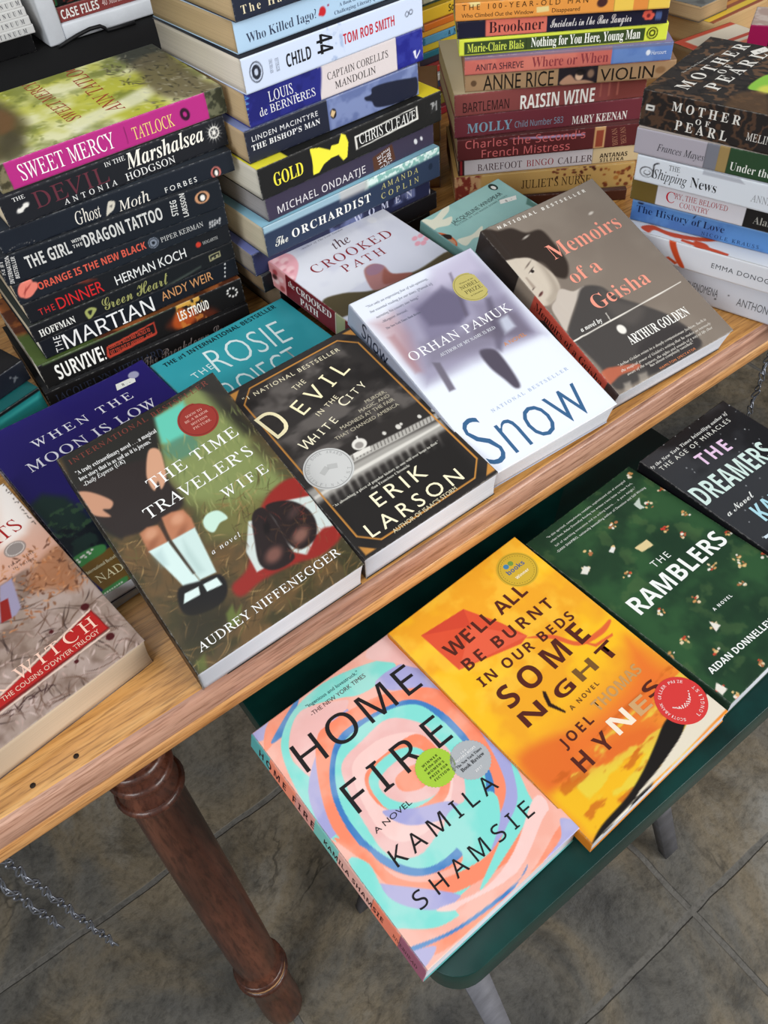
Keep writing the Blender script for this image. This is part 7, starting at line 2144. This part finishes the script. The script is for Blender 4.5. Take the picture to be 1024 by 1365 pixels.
turned_leg((1.28, 0.37, 0.722), (1.31, 0.33, 0.0))
turned_leg((-0.031, 1.12, 0.722), (-0.06, 1.16, 0.0))
turned_leg((1.28, 1.12, 0.722), (1.31, 1.16, 0.0))

# low green bench in front of the table
bench = empty('bench', Matrix.Identity(4))
tag(bench, 'low bench with dark green painted seat carrying the four lower books', 'bench')
def rrect(x0, x1, y0, y1, r, k=8):
    P = []
    for cx, cy, a0 in ((x1 - r, y1 - r, 0), (x0 + r, y1 - r, 90), (x0 + r, y0 + r, 180), (x1 - r, y0 + r, 270)):
        for i in range(k + 1):
            a = math.radians(a0 + 90 * i / k)
            P.append((cx + r * math.cos(a), cy + r * math.sin(a)))
    return P
prism('seat', [p if p[1] < .2 else (p[0], .415 if p[1] > .3 else p[1]) for p in rrect(0.056, 0.5285, 0.0815, 0.415, 0.026)], 0.633, 0.6705, M_BENCH, bench, 0.011)
def strap(p0, p1, wdt, thk):
    a, b = Vector(p0), Vector(p1)
    d = (b - a).normalized()
    s = Vector((d.z, 0, -d.x)).normalized()
    n = d.cross(s)
    V = []
    for p in (a, b):
        for q, r in ((-1, -1), (1, -1), (1, 1), (-1, 1)):
            V.append(tuple(p + s * q * wdt / 2 + n * r * thk / 2))
    o = np_mesh('leg', V, [BOXF], M_STRAP, None, bench)
    return o
strap((0.336, 0.19, 0.645), (0.492, 0.127, 0.0), 0.024, 0.014)
strap((0.080, 0.093, 0.645), (0.135, 0.035, 0.0), 0.019, 0.006)
strap((0.25, 0.30, 0.645), (0.1, 0.34, 0.0), 0.030, 0.012)
strap((0.505, 0.31, 0.645), (0.45, 0.35, 0.0), 0.026, 0.010)

# twisted wire chains hanging from the table
def twist_chain(x, y, z0, z1, label, dx=0.0, dy=0.0):
    root = empty('chain', Matrix.Translation((x, y, z0)))
    tag(root, label, 'chain', 'chains hanging under the table edge')
    n = max(6, int((z0 - z1) / 0.0078))
    V, F, k0 = [], [], 0
    sg, tb = 14, 7
    for i in range(n):
        zc = -(i + 0.5) * (z0 - z1) / n
        f = i / n
        ax = i * 1.05
        R = Matrix.Rotation(ax, 3, 'Z') @ Matrix.Rotation(math.radians(28), 3, 'Y')
        for a in range(sg):
            t = 2 * math.pi * a / sg
            c = R @ Vector((0.0021 * math.cos(t), 0, 0.0058 * math.sin(t)))
            rd = R @ Vector((math.cos(t), 0, math.sin(t)))
            bn = R @ Vector((0, 1, 0))
            for b in range(tb):
                q = 2 * math.pi * b / tb
                p = c + (rd * math.cos(q) + bn * math.sin(q)) * 0.00085
                V.append((p.x + dx * f, p.y + dy * f, p.z + zc))
        for a in range(sg):
            for b in range(tb):
                F.append((k0 + a * tb + b, k0 + ((a + 1) % sg) * tb + b, k0 + ((a + 1) % sg) * tb + (b + 1) % tb, k0 + a * tb + (b + 1) % tb))
        k0 += sg * tb
    np_mesh('links', V, [np.array(F)], M_CHAIN, None, root, True)
    sweep('hook', [(0, 0, 0.001), (0, 0, -0.004), (0.001, 0, -0.008)], [0.0012] * 3, M_CHAIN, root, 8)
twist_chain(-0.137, 0.331, 0.7085, 0.448, 'longer of the two silvery chains hanging below the left table end')
twist_chain(-0.152, 0.333, 0.7085, 0.540, 'shorter silvery chain hanging beside the longer one below the left table end')
twist_chain(0.7045, 0.331, 0.7085, 0.46, 'grey chain hanging below the table behind the black starry book')

# ------------------------------------------------------------------ front display books and bench books
FR = 'paperbacks laid out face up along the table edge'
BK = 'books laid out face up on the green bench'
DISPLAY = [
 ('witch', 'worn paperback with a red title banner over bare branches, at the bare oak table corner', FR, 'paperback_book', (206, 184, 158)),
 ('moon', 'deep violet-blue book with white lettering half hidden under the one showing girls in white socks', FR, 'paperback_book', None),
 ('ttw', 'thick paperback showing a girl in white knee socks beside black shoes in grass', FR, 'paperback_book', None),
 ('rosie', 'turquoise book with thin white capitals below the black book stack', FR, 'paperback_book', None),
 ('devil', 'dark paperback with a thin orange frame, silver medal and night skyline', FR, 'paperback_book', None),
 ('crooked', 'pastel paperback with pink flowers, dark red title and a wine-red spine', FR, 'paperback_book', (220, 206, 176)),
 ('snow', 'pale wintry paperback with large slate blue title and a gold prize seal', FR, 'paperback_book', None),
 ('winspear', 'pale teal paperback with white birds and an orange-scarfed woman', FR, 'paperback_book', (220, 206, 180)),
 ('geisha', 'taupe paperback with a dark-haired woman in a robe and salmon script title', FR, 'paperback_book', None),
 ('home', 'paperback with layered peach, turquoise and lavender paper waves on the green bench', BK, 'paperback_book', None),
 ('well', 'yellow-orange paperback with a red kite and a charred corner on the green bench', BK, 'paperback_book', None),
 ('ramblers', 'dark green paperback sprinkled with tiny picnic figures on the green bench', BK, 'paperback_book', None),
 ('dreamers', 'black starry paperback with pearly capitals at the far end of the green bench', BK, 'paperback_book', None),
]
def data(key):
    return dict(pose=POSE[key], art=ART[key + '.c'], spine=ART.get(key + '.s', [('f', (30, 30, 32))]), ctext=TEXT.get(key + '.c', ()), stext=TEXT.get(key + '.s', ()))
for key, label, grp, nm, pg in DISPLAY:
    make_book(key, label, grp, 'book', nm, False, page=pg, **data(key))

# ------------------------------------------------------------------ the four stacks
GL, GM, GR, GE = 'dark paperbacks in the left stack', 'books in the tall middle stack', 'books in the reddish stack behind the middle', 'pale books in the right stack'
cream, old, grey = (216, 200, 172), (196, 170, 130), (190, 186, 180)
STACK = [
 ('mercy', GL, 'paperback with a magenta spine and sunlit yellow-green cover, topmost of the dark left stack', cream),
 ('marsh', GL, 'black paperback with cream script and a ship wheel emblem, directly under the magenta spine', cream),
 ('moth', GL, 'black paperback with a small white moth between two italic words, in the left stack', cream),
 ('tattoo', GL, 'thick black paperback with heavy light-grey condensed capitals and an orange oval emblem', cream),
 ('orange', GL, 'black paperback with orange-red lettering and pink petals at the spine end', (206, 186, 156)),
 ('dinner', GL, 'black paperback with thin red and white capitals and a small red dot, left stack', (206, 190, 162)),
 ('heart', GL, 'slim black paperback with olive green script and a leaf, left stack', (200, 186, 160)),
 ('martian', GL, 'black paperback with widely set thin white capitals and tan author lettering', (214, 208, 196)),
 ('survive', GL, 'black paperback with bold white word, red stamp box and spine flames', (214, 208, 196)),
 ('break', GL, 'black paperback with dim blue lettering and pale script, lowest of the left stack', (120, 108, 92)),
 ('man', GM, 'navy book at the very top, above the pale blue spine of the middle stack', old),
 ('iago', GM, 'pale blue paperback with a red blot on its spine, in the middle stack', old),
 ('child', GM, 'white-blue spined paperback with bold black numerals and red author lettering', (222, 212, 196)),
 ('corelli', GM, 'royal blue paperback with a white band across the middle of its spine', old),
 ('bishop', GM, 'paperback with navy and hazy blue spine showing a dark silhouetted man', (184, 160, 126)),
 ('gold', GM, 'black book with yellow goblet shape and white-framed author box on the spine', (206, 200, 186)),
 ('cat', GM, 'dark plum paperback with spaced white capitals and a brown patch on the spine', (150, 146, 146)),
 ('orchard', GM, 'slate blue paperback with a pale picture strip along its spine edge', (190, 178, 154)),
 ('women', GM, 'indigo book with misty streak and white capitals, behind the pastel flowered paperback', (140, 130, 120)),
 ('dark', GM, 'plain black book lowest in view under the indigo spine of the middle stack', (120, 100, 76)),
 ('100', GR, 'orange spined paperback with yellow blocks, topmost of the reddish stack', old),
 ('brook', GR, 'navy paperback with a salmon panel and flower emblem on the spine', old),
 ('nothing', GR, 'bright yellow-green paperback with a dark green title panel', (226, 222, 190)),
 ('where', GR, 'thin paperback with half salmon, half blue spine in the reddish stack', old),
 ('violin', GR, 'tan paperback with tall thin black capitals and a small dark portrait', old),
 ('raisin', GR, 'brick-brown paperback with condensed white capitals on the spine', (222, 204, 150)),
 ('molly', GR, 'wine-red paperback with bluish and white lettering in the reddish stack', (206, 184, 140)),
 ('charles', GR, 'dark maroon paperback with pinkish lettering and a tan panel', (190, 166, 126)),
 ('bare', GR, 'pale grey spined paperback with spaced red and dark capitals and cream end', (206, 186, 150)),
 ('juliet', GR, 'ochre floral spined paperback lowest of the reddish stack', (170, 130, 90)),
 ('pearl', GE, 'thick black-brown marbled paperback with a white price tag, topmost of the right stack', (190, 170, 130)),
 ('tuscan', GE, 'paperback with lilac-grey and dark green spine under the black marbled one', None),
 ('ship', GE, 'white paperback with a curled black initial on its spine, right stack', None),
 ('cry', GE, 'paperback with olive, white and black spine blocks and red lettering', None),
 ('hist', GE, 'bright blue paperback with dark navy lettering in the right stack', (206, 216, 226)),
 ('room', GE, 'white book with orange-red painted strokes jutting out of the right stack', None),
 ('const', GE, 'white spined book with thin handwritten grey capitals, lowest of the right stack', None),
]
TH_GRID = {'mercy': 0.8, 'pearl': 0.8, 'survive': 1.2, 'gold': 1.2, 'room': 1.2}
WID = {'child': 0.148, 'iago': 0.142, 'orchard': 0.15, 'women': 0.15, 'gold': 0.142, 'room': 0.15, 'const': 0.15, 'raisin': 0.155, 'molly': 0.155, 'charles': 0.15, 'mercy': 0.138}
for key, grp, label, pg in STACK:
    d = data(key)
    o, e, w, h, th = d['pose']
    d['pose'] = (o, e, WID.get(key, w), h, th)
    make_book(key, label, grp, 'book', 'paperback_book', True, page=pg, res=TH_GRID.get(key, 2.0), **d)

def simple_book(label, group, o, yaw, w, h, th, cover, spine, page, art=None, stext=(), nm='paperback_book', stacked=True, tilt=0, roll=0, ctext=()):
    return make_book('x', label, group, 'book', nm, stacked, pose=(o, (yaw, tilt, roll), w, h, th), art=art or [('f', cover)], spine=spine, stext=stext, ctext=ctext, page=page, res=1.5)

# books the stacks and leaning books stand on, mostly in shadow
simple_book('plain black book in shadow at the very bottom of the middle stack', GM, (0.505, 0.652, 0.7855), 2, 0.12, 0.2, 0.0345, (24, 24, 26), [('f', (22, 22, 24))], (120, 104, 84))
simple_book('brown book at the very bottom of the reddish stack', GR, (0.722, 0.563, 0.763), -38, 0.12, 0.195, 0.0125, (70, 40, 30), [('f', (84, 48, 36))], (150, 120, 84))
simple_book('pale grey book flat on the table under the violet-blue one', FR, (0.0105, 0.4185, 0.7560), 5.3, 0.09, 0.18, 0.0058, (200, 200, 200), [('f', (196, 196, 198))], (214, 212, 206), stacked=False)
# two books on the left rim
simple_book('dark navy paperback with a small pale emblem at the left rim of the photo', 'pair of books at the left rim', (0.0575, 0.688, 0.802), 17, 0.13, 0.2, 0.0215, (26, 26, 30), [('f', (24, 28, 38)), ('e', (186, 9), 3.4, 1.2, (96, 100, 106), .4, .9, 50), ('e', (187, 10), 3, .9, (96, 100, 106), .4, .9, -30), ('e', (183, 13), 1.2, 1.2, (96, 100, 106), .4, .9, 0)], (180, 166, 140), stext=[('A', 's', (190, 192, 196), 166, 5, 8, 90, 9)])
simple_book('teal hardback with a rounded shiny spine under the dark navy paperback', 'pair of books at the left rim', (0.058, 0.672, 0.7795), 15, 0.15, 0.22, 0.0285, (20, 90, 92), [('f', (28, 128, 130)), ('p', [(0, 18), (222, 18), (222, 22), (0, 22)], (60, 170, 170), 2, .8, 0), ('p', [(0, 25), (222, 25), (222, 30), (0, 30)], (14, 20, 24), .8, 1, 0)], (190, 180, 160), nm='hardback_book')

# striped pile of thin paperbacks seen between the stacks
PILE = [((232, 190, 60), 9, ''), ((120, 40, 34), 9, 'AT'), ((150, 52, 40), 8, 'HEART'), ((110, 86, 74), 9, 'TUNE METAL'), ((160, 196, 186), 13, ''), ((232, 214, 60), 8, ''), ((214, 214, 190), 10, 'FAVOR'), ((44, 70, 66), 8, ''),
        ((226, 186, 50), 15, 'Soap-Soap'), ((214, 116, 40), 8, 'BLIND'), ((226, 170, 60), 7, ''), ((90, 160, 200), 10, 'AND'), ((220, 200, 60), 9, ''), ((40, 120, 140), 8, ''), ((60, 56, 70), 9, ''), ((200, 60, 50), 8, ''), ((226, 226, 222), 9, ''), ((40, 66, 110), 10, ''), ((120, 60, 50), 12, ''), ((130, 120, 50), 14, ''), ((150, 40, 50), 10, '')]
PLAB = ['amber', 'dark red', 'brick red', 'grey-brown', 'pale teal', 'lemon yellow', 'ivory', 'dark green', 'golden yellow lettered', 'orange', 'light orange', 'sky blue', 'mustard yellow', 'petrol blue', 'charcoal', 'scarlet', 'white', 'dark blue', 'rust brown', 'olive', 'crimson']
tot = sum(p[1] + .4 for p in PILE) / 1000
z = 0.75 + tot
for (c, t, s), nm in zip(PILE, PLAB):
    jx, jy = rng.uniform(-.006, .006), rng.uniform(-.006, .006)
    ops = [('f', c)]
    if nm in ('amber', 'lemon yellow', 'ivory', 'sky blue', 'brick red'):
        ops.append(('n', tuple(max(0, x - 60) for x in c), 12, .55, .1, .8, int(t * 7), None, (2, 1)))
    tx = [(s, 'S', tuple(int(x * .35) for x in c), 52, t * .22, 44 if len(s) > 5 else 24, 0, t * .55), ] if s else []
    simple_book('thin %s spined paperback in the striped pile between the two tall stacks' % nm, 'thin paperbacks in the striped pile', (0.90 + jx, 0.905 + jy, z), 2 + rng.uniform(-2, 2), 0.13, 0.21, t / 1000, tuple(int(x * .8) for x in c), ops, (214, 206, 190), stext=tx)
    z -= (t + .4) / 1000

# worn books low in the gap between the middle and the reddish stack
z = 0.75
for i, (t, c, lab) in enumerate([(.03, (110, 56, 50), 'dark red'), (.026, (128, 120, 60), 'olive'), (.024, (140, 96, 64), 'brown')]):
    z += t
    simple_book('worn %s book low in the gap left of the reddish stack' % lab, 'worn books in the gap between the stacks', (0.688 + 0.001 * i, 0.864, z), 52, 0.095, 0.16, t - .0006, c, [('f', c)], (176, 140, 96))

# books lying further along the table, upper right
GB = 'loose books lying beyond the right stack'
def flat_book(label, p, yaw, w, h, th, cover, spine, page, art=None, ctext=()):
    simple_book(label, GB, p, yaw, w, h, th, cover, spine, page, art, (), 'paperback_book', False, 0, 0, ctext)
flat_book('cream and orange striped paperback lying flat just beyond the black marbled book', (0.958, 0.71, 0.82), -96, 0.165, 0.101, 0.0395, (226, 214, 196), [('f', (120, 104, 80))], (150, 128, 96), [('f', (226, 212, 190)), ('p', [(-2, -2), (170, -2), (170, 12), (-2, 12)], (200, 74, 46), .5, 1, 0), ('p', [(-2, -2), (9, -2), (9, 110), (-2, 110)], (200, 74, 46), .5, 1, 0), ('p', [(40, -2), (47, -2), (47, 110), (40, 110)], (196, 80, 56), .5, 1, 0), ('p', [(54, -2), (62, -2), (62, 110), (54, 110)], (226, 130, 96), .5, 1, 0)])
flat_book('grey-green paperback lying under the cream and orange striped one', (0.962, 0.715, 0.78), -94, 0.17, 0.106, 0.0295, (120, 140, 136), [('f', (120, 140, 136))], (140, 120, 92))
flat_book('pinkish red patterned paperback lying flat near the upper right corner', (1.136, 0.772, 0.78), -86, 0.075, 0.2, 0.0295, (196, 80, 90), [('f', (160, 60, 60))], (150, 140, 90), [('f', (196, 84, 92)), ('n', (226, 150, 130), 9, .52, .15, .8, 3, None, (1, 1)), ('n', (150, 60, 66), 7, .58, .1, .8, 5, None, (1, 1)), ('p', [(-2, 96), (90, 96), (90, 112), (-2, 112)], (222, 140, 140), .8, .8, 0)])
flat_book('yellow and brown striped paperback below the small charcoal one at the upper right', (1.050, 0.831, 0.815), -88, 0.11, 0.17, 0.0335, (200, 150, 60), [('f', (180, 130, 70))], (196, 164, 116), [('f', (150, 80, 50)), ('p', [(92, -2), (103, -2), (103, 200), (92, 200)], (226, 190, 60), .6, 1, 0), ('p', [(76, -2), (84, -2), (84, 200), (76, 200)], (206, 140, 60), .6, 1, 0)])
flat_book('small charcoal covered paperback on the yellow and brown striped one, upper right', (1.038, 0.847, 0.8345), -88, 0.11, 0.062, 0.019, (78, 78, 76), [('f', (70, 70, 70))], (178, 150, 112), [('f', (84, 84, 82)), ('n', (120, 120, 116), 14, .52, .15, .7, 9, None, (1, 1))])
simple_book('magenta and black spined book at the right rim behind the black marbled book', GB, (1.066, 0.437, 0.86), -60, 0.06, 0.2, 0.0395, (176, 150, 140), [('z', [(0, 24, (150, 20, 80)), (24, 200, (20, 20, 22))])], (196, 180, 160), [('f', (176, 150, 140)), ('n', (206, 190, 180), 10, .5, .2, .8, 4, None, (1, 1))])

# ------------------------------------------------------------------ white shelf and added black gap-filling table behind the left stack
dark = empty('gap_filler_table', Matrix.Identity(4))
tag(dark, 'added black low table filling the dark gap beyond the left stack, under the white shelf', 'table')
box('tabletop', -0.45, 1.12, 1.225, 2.0, 0.757, 0.782, M_GAP, dark, 0.004)  # added table, black so the gap behind the stacks stays dark
box('front_panel', -0.45, 1.12, 1.225, 1.245, 0.05, 0.757, M_GAP, dark)
for x, y in ((-.44, 1.25), (1.08, 1.25), (-.44, 1.96), (1.08, 1.96)):
    box('leg', x, x + .03, y, y + .03, 0, 0.757, M_GAP, dark)
shelf = empty('shelf_unit', Matrix.Identity(4))
tag(shelf, 'small white shelf unit on the added black table behind the dark left stack', 'shelf')
SY = 1.5
def wbox(nm, *a):
    return box(nm, *a, M_WHITE, shelf, 0.003)
wbox('side_panel', 0.394, 0.4235, SY, SY + 0.28, 0.7825, 1.12)
wbox('side_panel', 0.93, 0.96, SY, SY + 0.28, 0.7825, 1.12)
wbox('shelf_board', 0.4235, 0.93, SY, SY + 0.28, 0.784, 0.809)
wbox('back_panel', 0.4235, 0.93, SY + 0.27, SY + 0.28, 0.809, 1.12)
wbox('top_board', 0.394, 0.96, SY, SY + 0.28, 1.12, 1.145)
cf = [('f', (132, 60, 58))]
simple_book('red-brown spined casebook lying on the white shelf, lettered in bold white', 'books on the white shelf', (0.676, SY + 0.008, 0.8315), 0, 0.15, 0.25, 0.022, (30, 34, 30), cf, (200, 196, 180), stext=[('CASE FILES', 'S', (240, 238, 234), 4, 4, 66, 0, 13), ('40 Murders and Mysteries', 'i', (226, 200, 196), 76, 6, 98, 0, 9)])
simple_book('black and green spined book on top of the red-brown casebook', 'books on the white shelf', (0.676, SY + 0.012, 0.872), 0, 0.15, 0.25, 0.0395, (20, 24, 20), [('f', (20, 22, 22)), ('n', (40, 110, 60), 14, .58, .1, .8, 4, None, (1, 1.5)), ('n', (120, 40, 40), 9, .62, .1, .8, 14, None, (1, 1))], (200, 196, 180))
GW = 'white volumes at the top left'
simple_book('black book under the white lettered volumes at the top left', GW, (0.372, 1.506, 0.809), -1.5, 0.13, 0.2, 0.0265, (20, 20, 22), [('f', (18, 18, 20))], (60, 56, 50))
for i, lab in enumerate(('lowest', 'second lowest', 'second highest', 'highest')):
    simple_book('white spined grey-lettered volume at the top left, %s of four' % lab, GW, (0.379 - .001 * i, 1.5 + .003 * i, 0.8216 + i * .0121), -1.5, 0.13, 0.21, 0.0119, (214, 214, 212), [('f', (214, 214, 212))], (196, 190, 180), stext=[('CONTINUUM', 'R', (70, 72, 80), 128 + 3 * i, 2.6, 70, 0, 6.4)])
simple_book('dark book with a small gold emblem lying on the white volumes', GW, (0.37, 1.53, 0.888), 0, 0.13, 0.2, 0.0295, (26, 24, 24), [('f', (24, 22, 22)), ('e', (180, 12), 7, 5, (176, 150, 110), .6, 1, 0), ('e', (180, 12), 5, 3.4, (24, 22, 22), .6, 1, 0)], (150, 140, 120))
cord = sweep('power_cord', [(0.403, 1.489, 0.783), (0.417, 1.488, 0.787), (0.439, 1.488, 0.792), (0.463, 1.488, 0.7955), (0.481, 1.488, 0.795), (0.488, 1.489, 0.79), (0.491, 1.489, 0.7855), (0.50, 1.488, 0.7855), (0.54, 1.485, 0.7855)], [0.003] * 9, M_CORD, None, 10)
tag(cord, 'black power cord looped over the front of the white shelf', 'cord')
